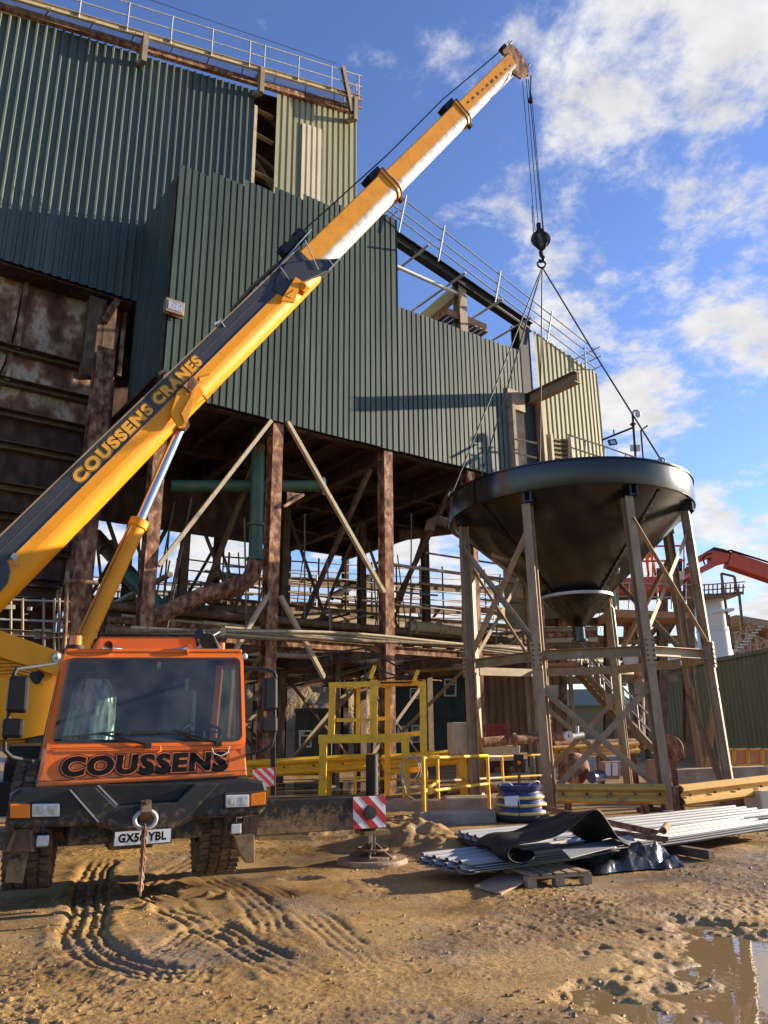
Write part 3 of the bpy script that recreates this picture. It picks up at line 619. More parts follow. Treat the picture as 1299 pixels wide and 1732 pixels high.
for u in COLU[1:]:
    ob('brace', MB().angle(uz(u, 9.8, 19), uz(u, 4.1, 24.4), .14), 'grime', front); ob('brace', MB().angle(uz(u, .4, 24.4), uz(u, 3.8, 18.4), .13), 'dusty', front)
ob('gusset', MB().prism([fw(486, 832, 18.0), fw(516, 836, 18.0), fw(486, 856, 18.0)], NN*.03), 'rust', front)
ob('bracket', MB().bar(fw(480, 857, 17.98), fw(513, 837, 17.98), .08, .08), 'rust', front)
# floodlight on the box corner
fl = thing('floodlight', fw(294, 524, 17.9), 'weathered grey floodlight fixed to the green box corner', 'floodlight')
p = fw(294, 521, 17.85)
ob('housing', MB().obox(p, U*.26, NN*.10, ZV*.20), 'dusty', fl, .02); ob('lens', MB().obox(p-NN*.105, U*.19, NN*.008, ZV*.13), 'glass_lens', fl); ob('bracket', MB().bar(p-ZV*.2-U*.27, p-ZV*.24+U*.27, .05, .05), 'rust', fl)

# ---- tall rear block
WU = 20.9
def zu_line(a, b, w):
    pa, pb = fw(*a, w), fw(*b, w); ua, ub = uof(pa), uof(pb); return lambda u: pa.z+(pb.z-pa.z)*(u-ua)/(ub-ua)
top = zu_line((0, 20), (425, 152), WU); bot = zu_line((0, 438), (227, 509), WU)
uS = uof(fw(-160, 250, WU)); uE = uof(fw(424, 250, WU)); u = uE-1.0*math.ceil(uE-uS)
while u < uE-.05:
    sheet(rear, 'green_upper', uz(u, 0, WU), U, 1.0, bot(u+.5), top(u), top(u+1), OUT, pitch=.25, dep=.055, crest=.20, sl=.14, jit=random.uniform(0, .015)); u += 1.0
kt = zu_line((466, 146), (600, 196), WU); uk0 = uof(fw(465, 240, WU)); uk1 = uof(fw(600, 260, WU)); u = uk0
while u < uk1-.05:
    wd = min(1.0, uk1-u); sheet(rear, 'khaki', uz(u, 0, WU), U, wd, 15.0, kt(u), kt(u+wd), OUT, pitch=.25, dep=.05, crest=.6); u += wd
pc0 = uof(fw(508, 260, WU)); pc1 = uof(fw(544, 260, WU))
sheet(rear, 'cream_sheet', uz(pc0, 0, WU-.06), U, pc1-pc0, 15.0, fw(508, 210, WU).z, fw(544, 222, WU).z, OUT, pitch=.25, dep=.05, crest=.6)
ob('side_wall', MB().prism([uz(uk1+.04, 15, WU), uz(uk1+.04, 15, WU+6), uz(uk1+.04, kt(uk1), WU+6), uz(uk1+.04, kt(uk1), WU)], U*.05), 'khaki', rear)
ob('roof_sheet', MB().prism([uz(uS, top(uS)+.02, WU+.3), uz(uk1, kt(uk1)+.02, WU+.3), uz(uk1, kt(uk1)+.02, WU+8), uz(uS, top(uS)+.02, WU+8)], ZV*.06), 'rust_dark', rear)
# structure seen in the open strip
for (a, b) in [((428, 180), (462, 196)), ((430, 222), (462, 240)), ((430, 288), (462, 304))]: ob('sheeting_rail', MB().angle(fw(*a, WU+.35), fw(*b, WU+.35), .2), 'pale_steel', rear)
for (a, b) in [((430, 165), (470, 186)), ((432, 180), (470, 215)), ((432, 262), (470, 292)), ((430, 270), (470, 330))]: ob('brace', MB().bar(fw(*a, WU+1.2), fw(*b, WU+1.2), .14, .14), 'dusty', rear)
ob('edge_post', MB().bar(uz(uE+.12, 15.5, WU+.1), uz(uE+.12, fw(430, 178, WU).z, WU+.1), .28, .12, U), 'pale_steel', rear)
ob('inner_wall', MB().prism([uz(uE-2, 14, WU+4), uz(uk0+4, 14, WU+4), uz(uk0+4, 24, WU+4), uz(uE-2, 24, WU+4)], NN*.1), 'rust_dark', rear)
ob('gable_flashing', MB().bar(uz(uS, top(uS)+.05, WU-.12), uz(uk1, kt(uk1)+.06, WU-.12), .16, .22), 'rust', rear)
# walkway along the verge
wk = thing('roof_walkway', fw(330, 90, 20.3), 'steel walkway with handrails and mesh panels along the sloping roof edge', 'walkway')
wa, wb = fw(119, 23, 20.3), fw(612, 167, 20.3); wd_ = (wb-wa).normalized(); wa = wa-wd_*4.5
ob('edge_beam', MB().chan(wa, wb, .10, .20), 'pale_steel', wk)
la, lb = fw(0, 19, 20.85), fw(612, 183, 20.85); la = la-(lb-la).normalized()*3
ob('lower_beam', MB().bar(la, lb, .06, .08), 'dusty', wk)
Lw = (wb-wa).length
npan = 12
for i in range(npan):
    a = wa+wd_*(Lw*(i+.03)/npan); b = wa+wd_*(Lw*(i+.97)/npan); c = la.lerp(lb, (i+.97)/npan); d = la.lerp(lb, (i+.03)/npan)
    ob('mesh_panel', MB().add([a-ZV*.09, b-ZV*.09, c, d], [(0, 1, 2, 3)]), 'mesh', wk)
    ob('panel_post', MB().bar(wa+wd_*(Lw*i/npan), la.lerp(lb, i/npan), .04, .04), 'dusty', wk)
for (x, y) in [(133, 27), (214, 50), (288, 72), (357, 92), (421, 111), (446, 118), (504, 135), (560, 151), (606, 164)]:
    s_ = (fw(x, y, 20.3)-wa).dot(wd_); p = wa+wd_*s_
    ob('handrail_post', MB().tube([p-ZV*.1, p+ZV*1.15], .03, 8), 'galv', wk)
for h_ in (1.12, .58): ob('handrail', MB().tube([wa+ZV*h_, wb+ZV*h_], .026, 8), 'galv', wk)
for h_ in (1.15, .6, .05): ob('end_rail', MB().tube([wb+ZV*h_, wb+ZV*h_+NN*1.3], .026, 8), 'galv', wk)
ob('end_post', MB().ibeam(wb-wd_*.5-ZV*.8, wb-wd_*.95+ZV*1.3, .16, .16, NN), 'dusty', wk)
for k_ in (.4, .9, 1.3): ob('handrail_post', MB().tube([wb+NN*k_-ZV*.1, wb+NN*k_+ZV*1.15], .03, 8), 'galv', wk)
for (x, y) in [(245, 75), (442, 130), (600, 178)]:
    p = fw(x, y, 20.3); mb = MB().bar(p+ZV*.35, p-ZV*.75, .22, .16, U).bar(p-ZV*.65-NN*.05, p-ZV*.35+NN*.6, .16, .16).bar(p+ZV*.2, p+ZV*.2+NN*.6, .16, .16)
    ob('bracket', mb, 'dusty', wk)
ob('support_cable', MB().tube([fw(240, -5, 20.9), fw(570, 108, 20.9)], .012, 6), 'rope', wk)

# ---- rusted bunker under the rear block
bk = thing('rusted_bunker', uz(1, 0, 21.6), 'rusted steel bunker with plated sides and stiffener beams at the left', 'bunker')
WB = 21.7
rows = [(455, 500), (482, 580), (592, 648), (650, 700), (708, 752), (768, 815), (825, 868), (878, 915), (925, 960), (968, 1010)]
levels_px = [(0, 440, 215, 512), (0, 590, 190, 640), (0, 650, 150, 690), (0, 706, 150, 745), (0, 762, 140, 796), (0, 826, 140, 850), (0, 878, 118, 898), (0, 930, 108, 945), (0, 982, 98, 992), (0, 1012, 92, 1018)]
lv = [zu_line((a, b), (c, d), WB)(1.0) for a, b, c, d in levels_px]
uRt = [uof(fw(x, y, WB)) for x, y in [(212, 512), (188, 640), (165, 690), (158, 745), (148, 796), (140, 850), (127, 898), (116, 945), (100, 992), (92, 1018)]]
for i in range(len(lv)-1):
    z1, z0 = lv[i], lv[i+1]; r1, r0 = uRt[i], uRt[i+1]; nb = 4; uu0 = -5.5
    for j in range(nb):
        t0, t1 = j/nb, (j+1)/nb; A = uu0+(r0-uu0)*t0+.03; B = uu0+(r0-uu0)*t1-.03; A1 = uu0+(r1-uu0)*t0+.03; B1 = uu0+(r1-uu0)*t1-.03
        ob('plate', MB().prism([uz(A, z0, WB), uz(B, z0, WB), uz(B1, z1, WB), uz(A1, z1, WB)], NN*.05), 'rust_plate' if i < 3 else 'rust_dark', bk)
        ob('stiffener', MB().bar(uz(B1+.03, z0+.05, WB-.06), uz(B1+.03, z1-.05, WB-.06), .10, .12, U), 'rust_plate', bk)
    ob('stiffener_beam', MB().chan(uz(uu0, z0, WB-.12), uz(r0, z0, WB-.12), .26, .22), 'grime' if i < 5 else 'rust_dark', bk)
for (x, y0, y1, d) in [(157, 505, 640, .5), (178, 520, 640, .42), (166, 640, 850, .55)]:
    up_ = uof(fw(x, (y0+y1)/2, WB-.4)); ob('post', MB().ibeam(uz(up_, fw(x, y1, WB-.4).z, WB-.4), uz(up_, fw(x, y0, WB-.4).z, WB-.4), d, .3, NN), 'grime', bk)
ob('inner_wall', MB().prism([uz(3.0, 8.2, 24.2), uz(11.6, 8.2, 24.2), uz(11.6, 19, 24.2), uz(3.0, 19, 24.2)], NN*.1), 'rust_dark', bk)
ob('knee_brace', MB().bar(fw(176, 545, WB-.6), fw(198, 508, WB-.6), .22, .2), 'rust', bk)
mbb = MB().prism([uz(-5.5, 5, WB+.1), uz(uRt[5], 5, WB+.1), uz(uRt[0]+.1, 16, WB+.1), uz(-5.5, 16, WB+.1)], NN*4); ob('bunker_body', mbb, 'rust_dark', bk)
ob('soffit', MB().prism([uz(-6, bot(0)-.05, 21.0), uz(5.9, bot(0)-.05, 21.0), uz(5.9, bot(0)-.05, 25), uz(-6, bot(0)-.05, 25)], ZV*.08), 'rust_dark', bk)
for (x, yb, yt) in [(139, 1075, 868)]:
    up_ = uof(fw(x, 960, 20.6)); ob('column', MB().ibeam(uz(up_, 0, 20.6), uz(up_, 12.2, 20.6), .5, .45, NN, t=.03), 'rust', bk)
# ---------------------------------------------------------------- steel hopper being set on its frame
HC = Vector((5.129, 19.97, 0)); HT = -.019; AL0 = R_(193.17)
def hp(x, y, z): return HC+Vector((x*math.cos(HT)+z*math.sin(HT), y, z*math.cos(HT)-x*math.sin(HT)))
def hpol(r, a, z): return hp(r*math.cos(a), r*math.sin(a), z)
HAX = (hp(0, 0, 1)-hp(0, 0, 0)).normalized(); HX = (hp(1, 0, 0)-hp(0, 0, 0)).normalized()
hop = thing('steel_hopper', HC, 'large glossy black conical hopper on eight steel legs being lowered by the crane', 'hopper')
def hl(prof, seg=72, mi=0): return MB().lathe(prof, hp(0, 0, 0), HAX, seg, mi, True, HX)
ob('rim_skirt', hl([(3.16, 7.12), (3.24, 7.10), (3.25, 7.12), (3.25, 7.72), (3.17, 7.72), (3.16, 7.12)], 96), 'hopper', hop)
ob('rim_flange', hl([(3.14, 7.72), (3.285, 7.72), (3.285, 7.755), (3.14, 7.755), (3.14, 7.72)], 96), 'hopper', hop)
ob('cone', hl([(3.17, 7.16), (3.12, 7.10), (.88, 5.02), (.86, 5.02), (3.08, 7.16)], 96), 'hopper', hop)
ob('cone_flange', hl([(.84, 4.96), (.96, 4.96), (.96, 5.03), (.84, 5.03), (.84, 4.96)], 56), 'galv', hop)
ob('outlet_cone', hl([(.88, 4.96), (.16, 4.22), (.12, 4.22), (.8, 4.96)], 56), 'hopper', hop)
ob('outlet_pipe', hl([(.155, 4.26), (.155, 3.9), (.21, 3.9), (.21, 3.86), (.13, 3.86), (.13, 4.26)], 28), 'hopper', hop)
# bolted seams running down the cone and skirt
for a in (R_(216), R_(300)):
    da = .014; p = [hpol(3.11, a-da, 7.085), hpol(3.11, a+da, 7.085), hpol(.9, a+da*3, 5.03), hpol(.9, a-da*3, 5.03)]
    nrm = Vector((math.cos(a), math.sin(a), -1.05)).normalized(); mb = MB().prism(p, nrm*.022)
    for i in range(16):
        t = i/15; c = hpol(3.1-2.2*t, a, 7.08-2.05*t)+nrm*.03; mb.obox(c, Vector((-math.sin(a), math.cos(a), 0))*.03, Vector((0, 0, .02)), nrm*.016)
    ob('bolted_seam', mb, 'hopper', hop)
a = R_(213)
mb = MB().prism([hpol(3.255, a-.012, 7.1), hpol(3.255, a+.012, 7.1), hpol(3.255, a+.012, 7.72), hpol(3.255, a-.012, 7.72)], Vector((math.cos(a), math.sin(a), 0))*.02)
for i in range(7): mb.obox(hpol(3.29, a, 7.14+.09*i), Vector((-math.sin(a), math.cos(a), 0))*.028, Vector((0, 0, .02)), Vector((math.cos(a), math.sin(a), 0))*.012)
ob('bolted_seam', mb, 'hopper', hop)
ob('sample_handle', MB().tube([hpol(1.35, R_(305), 5.42), hpol(1.45, R_(305), 5.40), hpol(1.47, R_(305), 5.52)], .022, 6), 'galv', hop)
RL = 3.05; ZR = 3.29
for k in range(8):
    a = AL0+k*math.pi/4; rad = Vector((math.cos(a), math.sin(a), 0))
    m_ = 'dusty'
    lg = ob('leg', MB().ibeam(hpol(RL+.06, a, -.05), hpol(RL-.05, a, 6.85), .205, .205, rad, t=.02), m_, hop)
    ob('foot_plate', MB().obox(hpol(RL+.06, a, .0), rad*.22, Vector((-rad.y, rad.x, 0))*.22, ZV*.02), 'rust', lg)
    mb = MB()
    ob('splice_plate', MB().obox(hpol(RL+.14, a, ZR), rad*.012, Vector((-rad.y, rad.x, 0))*.115, ZV*.30), 'dusty', lg)
    for i in range(5):
        for j in (-1, 1): mb.obox(hpol(RL+.155, a, ZR-.22+.11*i)+Vector((-rad.y, rad.x, 0))*.08*j, rad*.012, Vector((-rad.y, rad.x, 0))*.016, ZV*.016)
    tag(ob('bolts', mb, 'black', lg), kind='stuff')
    # bracket boxes between the leg heads and the skirt
    tv = Vector((-rad.y, rad.x, 0))
    ob('bracket', MB().obox(hpol(RL-.02, a, 6.98), rad*.17, tv*.022, ZV*.13).obox(hpol(RL-.02, a, 6.98)+tv*.17, rad*.17, tv*.022, ZV*.13).obox(hpol(RL-.02, a, 6.88)+tv*.08, rad*.17, tv*.12, ZV*.015), 'hopper', hop)
for k in range(8):
    a, b = AL0+k*math.pi/4, AL0+(k+1)*math.pi/4
    pa, pb = hpol(RL, a, ZR), hpol(RL, b, ZR); d = (pb-pa).normalized()
    ob('ring_beam', MB().chan(pa+d*.13, pb-d*.13, .16, .22), 'dusty', hop)
    # upper X bracing in alternate bays, lower in others, as bolted angles
    off = Vector((math.cos((a+b)/2), math.sin((a+b)/2), 0))*.08
    if k in (0, 2, 4, 6):
        ob('brace', MB().angle(hpol(RL, a, 6.35)+off, hpol(RL, b, ZR+.25)+off, .105), 'dusty', hop); ob('brace', MB().angle(hpol(RL, b, 6.35)-off, hpol(RL, a, ZR+.25)-off, .105), 'dusty', hop)
        ob('gusset', MB().obox((hpol(RL, a, 6.35)+hpol(RL, b, ZR+.25))/2, d*.14, off*.3, ZV*.14), 'dusty', hop)
    if k in (1, 3, 5, 7):
        ob('brace', MB().angle(hpol(RL, a, 2.55)+off, hpol(RL, b, .35)+off, .13), 'dusty', hop); ob('brace', MB().angle(hpol(RL, b, 2.55)-off, hpol(RL, a, .35)-off, .13), 'dusty', hop)
        ob('gusset', MB().obox(hpol(RL, a, 2.5)+d*.2, d*.16, off*.2, ZV*.13), 'dusty', hop)
        ob('gusset', MB().obox(hpol(RL, b, 2.5)-d*.2, d*.16, off*.2, ZV*.13), 'dusty', hop)

# ---------------------------------------------------------------- mobile crane
TO = Vector((-2.31, 7.86, 0)); YW = R_(25); RV = Vector((math.cos(YW), math.sin(YW), 0)); DV = Vector((-math.sin(YW), math.cos(YW), 0))
def tp(r, d, h): return TO+RV*r+DV*d+ZV*h
def tpx(x, y, d=0.0): return onpl(x, y, DV, DV.dot(TO)+d)
cr = thing('mobile_crane', TO, 'orange and yellow mobile crane with its long telescopic boom raised, standing in the mud', 'crane')
FN = -DV
# -- cab
cab = ob('cab', MB().prism([tpx(62, 1332, .10), tpx(418, 1312, .10), tpx(414, 1262, .16), tpx(80, 1267, .16)], DV*.06), 'orange', cr, .012)
bl, br, trr, tl = tpx(79, 1268, .15), tpx(414.5, 1263, .15), tpx(410, 1105, .62), tpx(110, 1105, .62)
def bil(s, t): return (bl*(1-s)+br*s)*(1-t)+(tl*(1-s)+trr*s)*t
WN = (br-bl).cross(tl-bl).normalized()
if WN.dot(FN) < 0: WN = -WN
def rrect(x0, x1, y0, y1, r, n=6):
    pts = []
    for (cx, cy, q) in ((x1-r, y1-r*1.9, 0), (x0+r, y1-r*1.9, 90), (x0+r, y0+r*1.9, 180), (x1-r, y0+r*1.9, 270)):
        for i in range(n+1):
            a = R_(q+90*i/n); pts.append((cx+r*math.cos(a), cy+r*1.9*math.sin(a)))
    return pts
def ring(o, i, off0, off1, mi=0):
    n = len(o); mb = MB(); vs = [bil(*p)+WN*off0 for p in o]+[bil(*p)+WN*off1 for p in i]
    return mb.add(vs, [(k, (k+1) % n, n+(k+1) % n, n+k) for k in range(n)])
Oo = rrect(-.005, 1.005, -.02, 1.0, .05); I1 = rrect(.02, .985, .055, .945, .035); I2 = rrect(.036, .969, .085, .922, .03)
ob('windscreen_frame', ring(Oo, I1, 0, .004), 'orange', cab); ob('windscreen_frame_return', ring(I1, I1, .004, -.04), 'orange', cab)
ob('windscreen_seal', ring(I1, I2, .012, .010), 'matt_black', cab)
ob('windscreen', MB().add([bil(*p)+WN*.004 for p in I2], [tuple(range(len(I2)))]), 'glass', cab)
DEP = 1.55
def side(sgn):
    L_, T_ = (bl, tl) if sgn < 0 else (br, trr); lo = tpx(62, 1332, .12) if sgn < 0 else tpx(418, 1312, .12)
    v = DV; off = RV*(.05*-sgn)
    mb = MB().prism([lo, L_, L_+v*(DEP-.1), lo+v*(DEP-.06)], off)
    a = L_; b = T_; mb.prism([a, a+v*.16, b+v*.12, b], off); mb.prism([a+v*(DEP-.3), a+v*(DEP-.1), b+v*(DEP-.58), b+v*(DEP-.75)], off); mb.prism([b-ZV*.12, b+v*(DEP-.58)-ZV*.12, b+v*(DEP-.58), b], off)
    ob('side_panel', mb, 'orange', cab)
    ob('side_window', MB().prism([a+v*.16+off*.5, a+v*(DEP-.3)+off*.5, b+v*(DEP-.75)+off*.5, b+v*.12+off*.5], off*.1), 'glass', cab)
side(-1); side(1)
ob('roof', MB().prism([tl, trr, trr+DV*(DEP-.58), tl+DV*(DEP-.58)], ZV*.05), 'orange', cab, .02)
ob('rear_wall', MB().prism([tpx(62, 1332, .12)+DV*(DEP-.08), tpx(418, 1312, .12)+DV*(DEP-.08), trr+DV*(DEP-.62), tl+DV*(DEP-.62)], DV*.04), 'lining', cab)
ob('cab_floor', MB().prism([tpx(62, 1328, .12), tpx(418, 1308, .12), tpx(418, 1308, .12)+DV*(DEP-.1), tpx(62, 1328, .12)+DV*(DEP-.1)], ZV*.04), 'lining', cab)
ob('dashboard', MB().prism([bil(.02, .01)+DV*.02, bil(.98, .01)+DV*.02, bil(.98, .07)+DV*.45, bil(.02, .07)+DV*.45], -ZV*.35), 'lining', cab, .03)
def q_(s, t, d): return bil(s, t)+DV*d
def seat_at(s, m, wrap=False):
    c = q_(s, .12, .75)
    mb = MB().obox(c+ZV*.14+DV*.12, RV*.21, DV*.07, ZV*.36).obox(c+ZV*.57+DV*.14, RV*.12, DV*.05, ZV*.11)
    st_ = ob('seat', mb, m, cab, .05)
    ob('cushion', MB().obox(c-ZV*.25-DV*.15, RV*.22, DV*.24, ZV*.07), m, st_, .04)
    if wrap:
        mw = MB(); prof = []
        rows_ = [(-.28, .27, .30), (-.05, .25, .24), (.2, .235, .18), (.42, .22, .15), (.6, .15, .11)]
        for (z, rx, ry) in rows_:
            for k in range(28):
                a = 2*math.pi*k/28; w_ = 1+.10*math.sin(k*3.7+z*4)*(1 if z < .5 else .3)
                prof.append(c+ZV*z+RV*(rx*w_*math.cos(a))+DV*(ry*w_*math.sin(a)))
        fs = [(i*28+k, i*28+(k+1) % 28, (i+1)*28+(k+1) % 28, (i+1)*28+k) for i in range(4) for k in range(28)]
        mw.add(prof, fs, 0, True); ob('plastic_cover', mw, 'wrap', st_)
seat_at(.22, 'seat', True); seat_at(.70, 'seat')
wc = q_(.80, .10, .33)
sw = ob('steering_wheel', MB().torus(wc+ZV*.05, (DV*-.45+ZV*.9), .21, .016, 28, 6).bar(wc+ZV*.05-RV*.2, wc+ZV*.05+RV*.2, .03, .02).tube([wc+ZV*.05, wc+DV*-.2-ZV*.3], .03), 'black', cab)
ob('sun_visor', MB().prism([q_(.70, .97, .06), q_(.79, .97, .06), q_(.79, .74, .05), q_(.70, .74, .05)], DV*.02), 'matt_black', cab)
ob('hanging_ornament', MB().obox(q_(.515, .87, .06), RV*.02, DV*.01, ZV*.045).tube([q_(.515, .98, .06), q_(.515, .9, .06)], .004, 5), 'tan_board', cab)
ob('interior_pillar', MB().bar(q_(.93, .08, .9), q_(.93, .9, .55), .07, .05), 'orange', cab)
for (a, b, c, d_) in [((90, 1249), (206, 1237), (252, 1261), (170, 1240)), ((221, 1238), (325, 1237), (371, 1258), (292, 1235))]:
    pw = lambda p: onpl(*p, WN, WN.dot(bl)+.03)
    ob('wiper', MB().bar(pw(a), pw(b), .018, .02).bar(pw(c), pw(d_), .022, .022).bar(pw(c)-RV*.04, pw(c)+RV*.02, .05, .05), 'matt_black', cab)
# name across the cab front
pA_, pB_ = tpx(99, 1316, .098), tpx(391, 1303, .098); hx = (pB_-pA_)
xd = hx.normalized(); pn = FN
yt = tpx(99, 1277, .135); yd = (tpx(245, 1268, .155)-tpx(245, 1312, .11)); hgt = (tpx(245, 1274, .14)-tpx(245, 1310, .11)).length*1.0; yd.normalize()
nd = xd.cross(yd).normalized(); nd = nd if nd.dot(FN) > 0 else -nd
lettering(cab, 'COUSSENS', [(.125, 'ink'), (.095, 'letter_orange'), (.055, 'ink')], tpx(103, 1315, .112)+nd*.004, xd, yd, nd, hx.length*.965, hgt*.93, 1.14, .10)
# small fittings on the cab front: shut lines, washer hose, marker lamps
ob('panel_seam', MB().bar(tpx(66, 1322, .092), tpx(417, 1303, .092), .006, .006), 'matt_black', cab)
ob('panel_seam', MB().bar(tpx(84, 1266, .142), tpx(411, 1260, .142), .005, .005), 'matt_black', cab)
ob('washer_hose', MB().tube([tpx(358, 1264, .12), tpx(362, 1275, .10), tpx(374, 1279, .10), tpx(386, 1272, .11), tpx(388, 1262, .13)], .006, 6), 'silo', cab)
ob('hook', MB().tube([tpx(271, 1262, .13), tpx(272, 1270, .10), tpx(266, 1273, .10)], .007, 6), 'orange', cab)
for x, y in ((414, 1110), (97, 1110)): ob('side_lamp', MB().lathe([(0, .03), (.03, .02), (.035, 0)], tpx(x, y, .55), FN, 14), 'lamp_clear', cab)
# roof gear
ob('beacon', MB().lathe([(.085, 0), (.085, .05), (.065, .05), (.06, .15), (.0, .16)], tl+RV*.10+DV*.15+ZV*.05, seg=18), 'amber', cab)
ob('beacon_base', MB().lathe([(.095, -.01), (.095, .05), (.0, .05)], tl+RV*.10+DV*.15+ZV*.05, seg=18), 'matt_black', cab)
p = tpx(374, 1098, .8); ob('beacon', MB().lathe([(.045, 0), (.04, .1), (0, .11)], p-ZV*.03, seg=14), 'amber', cab)
ax_, bx_ = tpx(160, 1103, 1.1), tpx(335, 1103, 1.1); hx_ = tpx(250, 1077, 1.1)-tpx(250, 1103, 1.1)
ob('roof_box', MB().prism([ax_, bx_, bx_+hx_-RV*.04, ax_+hx_+RV*.05], DV*.7), 'orange', cab, .02)
ob('roof_rail', MB().tube([ax_+hx_*1.15+RV*.06, bx_+hx_*1.15-RV*.03, bx_+hx_*.1+RV*.04], .016, 8), 'black', cab)
for x in (216, 284):
    p = tpx(x, 1099, .75); ob('air_horn', MB().lathe([(.02, .0), (.025, .12), (.075, .2)], p+RV*(.06 if x > 250 else -.06), FN*.6+RV*(.8 if x > 250 else -.8), 14), 'chrome', cab)
def lampblk(p, d, r, nm='work_lamp'): ob(nm, MB().lathe([(0, -r*1.3), (r*.55, -r*1.1), (r, -.1*r), (r, r*.25), (0, r*.25)], p, d, 18), 'matt_black', cab)
lampblk(tpx(350, 1083, .7), Vector((.35, -.9, -.35)), .085); lampblk(tpx(376, 1068, .9), Vector((.6, -.7, -.1)), .05); lampblk(tpx(338, 1072, .8), Vector((-.3, -.9, .2)), .06)
ob('lamp_stand', MB().tube([tpx(372, 1098, .75), tpx(360, 1075, .8), tpx(372, 1068, .9)], .014, 6).tube([tpx(330, 1100, .75), tpx(345, 1088, .72)], .02, 6), 'galv', cab)
lampblk(tpx(60, 1146, .8), Vector((-.5, -.7, -.5)), .07)
# bumper
bpx = [(17, 1345), (36, 1334), (165, 1328), (330, 1324), (420, 1317), (448, 1321), (453, 1338), (449, 1368), (440, 1379), (330, 1385), (296, 1402), (194, 1406), (165, 1397), (20, 1402), (14, 1380)]
bump = ob('bumper', MB().prism([tpx(x, y, -.04) for x, y in bpx], DV*.34), 'bumper', cr, .03)
ob('recess_panel', MB().prism([tpx(x, y, -.055) for x, y in [(166, 1330), (327, 1325), (298, 1354), (198, 1362)]], DV*.02), 'black', bump, .006)
ob('lower_plate', MB().prism([tpx(x, y, -.13) for x, y in [(122, 1336), (162, 1331), (196, 1364), (298, 1356), (330, 1326), (372, 1325), (318, 1384), (292, 1401), (195, 1404), (168, 1391)]], DV*.10), 'bumper', bump, .014)
ob('edge_highlight', MB().prism([tpx(x, y, -.135) for x, y in [(117, 1336), (121, 1336), (169, 1390), (165, 1391)]], DV*.03), 'galv', bump)  # pale strip standing in for sunlight caught on the plate's bevelled edge
ob('edge_highlight', MB().prism([tpx(x, y, -.075) for x, y in [(164, 1329), (168, 1328), (200, 1361), (197, 1363)]], DV*.03), 'galv', bump)  # same bright sunlit line, laid on as a strip beside the recess
def lamp(nm, pts, m, d=-.085): 
    l_ = ob(nm, MB().prism([tpx(x, y, d) for x, y in pts], DV*.06), m, bump, .008)
    return l_
def bezel(pts): ob('lamp_surround', MB().prism([tpx(x, y, -.06) for x, y in pts], DV*.04), 'matt_black', bump, .005)
bezel([(15, 1358), (103, 1358), (103, 1385), (15, 1386)]); bezel([(379, 1342), (453, 1337), (451, 1365), (379, 1368)])
lamp('indicator', [(17, 1360), (51, 1360), (51, 1384), (17, 1384)], 'amber'); lamp('headlight', [(54, 1360), (101, 1359), (101, 1381), (54, 1382)], 'lamp_clear')
lamp('headlight', [(382, 1345), (422, 1344), (422, 1365), (382, 1366)], 'lamp_clear'); lamp('indicator', [(424, 1343), (450, 1339), (449, 1361), (424, 1364)], 'amber')
for (x0, x1, y0, y1) in [(55, 75, 1361, 1380), (79, 99, 1361, 1380), (384, 400, 1346, 1364), (404, 420, 1345, 1364)]:
    ob('reflector', MB().prism([tpx(x, y, -.088) for x, y in [(x0+2, y0+3), (x1-2, y0+3), (x1-2, y1-2), (x0+2, y1-2)]], DV*.004), 'glass_lens', bump, .004)
for (x, y) in [(72, 1421), (397, 1401)]:
    p = tpx(x, y, -.02); fl_ = ob('fog_lamp', MB().obox(p, RV*.065, DV*.05, ZV*.06), 'black', bump, .02); ob('lens', MB().obox(p-DV*.055, RV*.05, DV*.008, ZV*.045), 'lamp_clear', fl_, .01); ob('bracket', MB().bar(p+ZV*.05, p+ZV*.14, .03, .03), 'matt_black', fl_)
# tow eye and chain
p = tpx(246, 1386, -.2)
ob('grille_recess', MB().prism([tpx(x, y, -.132) for x, y in [(224, 1366), (266, 1365), (266, 1397), (226, 1398)]], DV*.02), 'matt_black', bump, .006)
tow = ob('tow_shackle', MB().torus(p, DV, .078, .021, 24, 8, 0, 1.25, RV), 'galv', bump)
ob('tow_pin', MB().bar(p+ZV*.02+DV*.12, p+ZV*.12-DV*.02, .09, .12).tube([p+ZV*.1+DV*.1, p+ZV*.16-DV*.03, p+ZV*.16-DV*.08], .022, 8), 'grime', tow)
p0, p1 = tpx(245, 1398, -.24), tpx(237, 1512, -.24)
p1.z = max(p1.z, .0); nl = 15; mb = MB()
for i in range(nl):
    c = p0.lerp(p1, (i+.5)/nl); mb.torus(c, DV if i % 2 else RV, .021, .008, 12, 6, 0, 1.0, None) if False else mb.torus(c, DV if i % 2 else RV, .036, .0085, 12, 6, 0, .55, RV if i % 2 else DV)
ob('tow_chain', mb, 'rust', tow)
# number plate
pl, pr = tpx(193, 1431, -.15), tpx(288, 1424, -.15); xd = (pr-pl).normalized(); W_ = (pr-pl).length; H_ = .118; mid = pl+ZV*.0
npl = ob('number_plate', MB().prism([pl, pr, pr+ZV*H_, pl+ZV*H_], DV*.012), 'plate_white', bump)
ob('plate_border', MB().prism([pl-xd*.012-ZV*.012+DV*.003, pr+xd*.012-ZV*.012+DV*.003, pr+xd*.012+ZV*(H_+.012)+DV*.003, pl-xd*.012+ZV*(H_+.012)+DV*.003], DV*.008), 'black', bump)
lettering(npl, 'GX56 YBL', [(.042, 'ink')], pl+xd*.03+ZV*.022-DV*.001, xd, ZV, FN, W_*.86, H_*.68, 1.08)
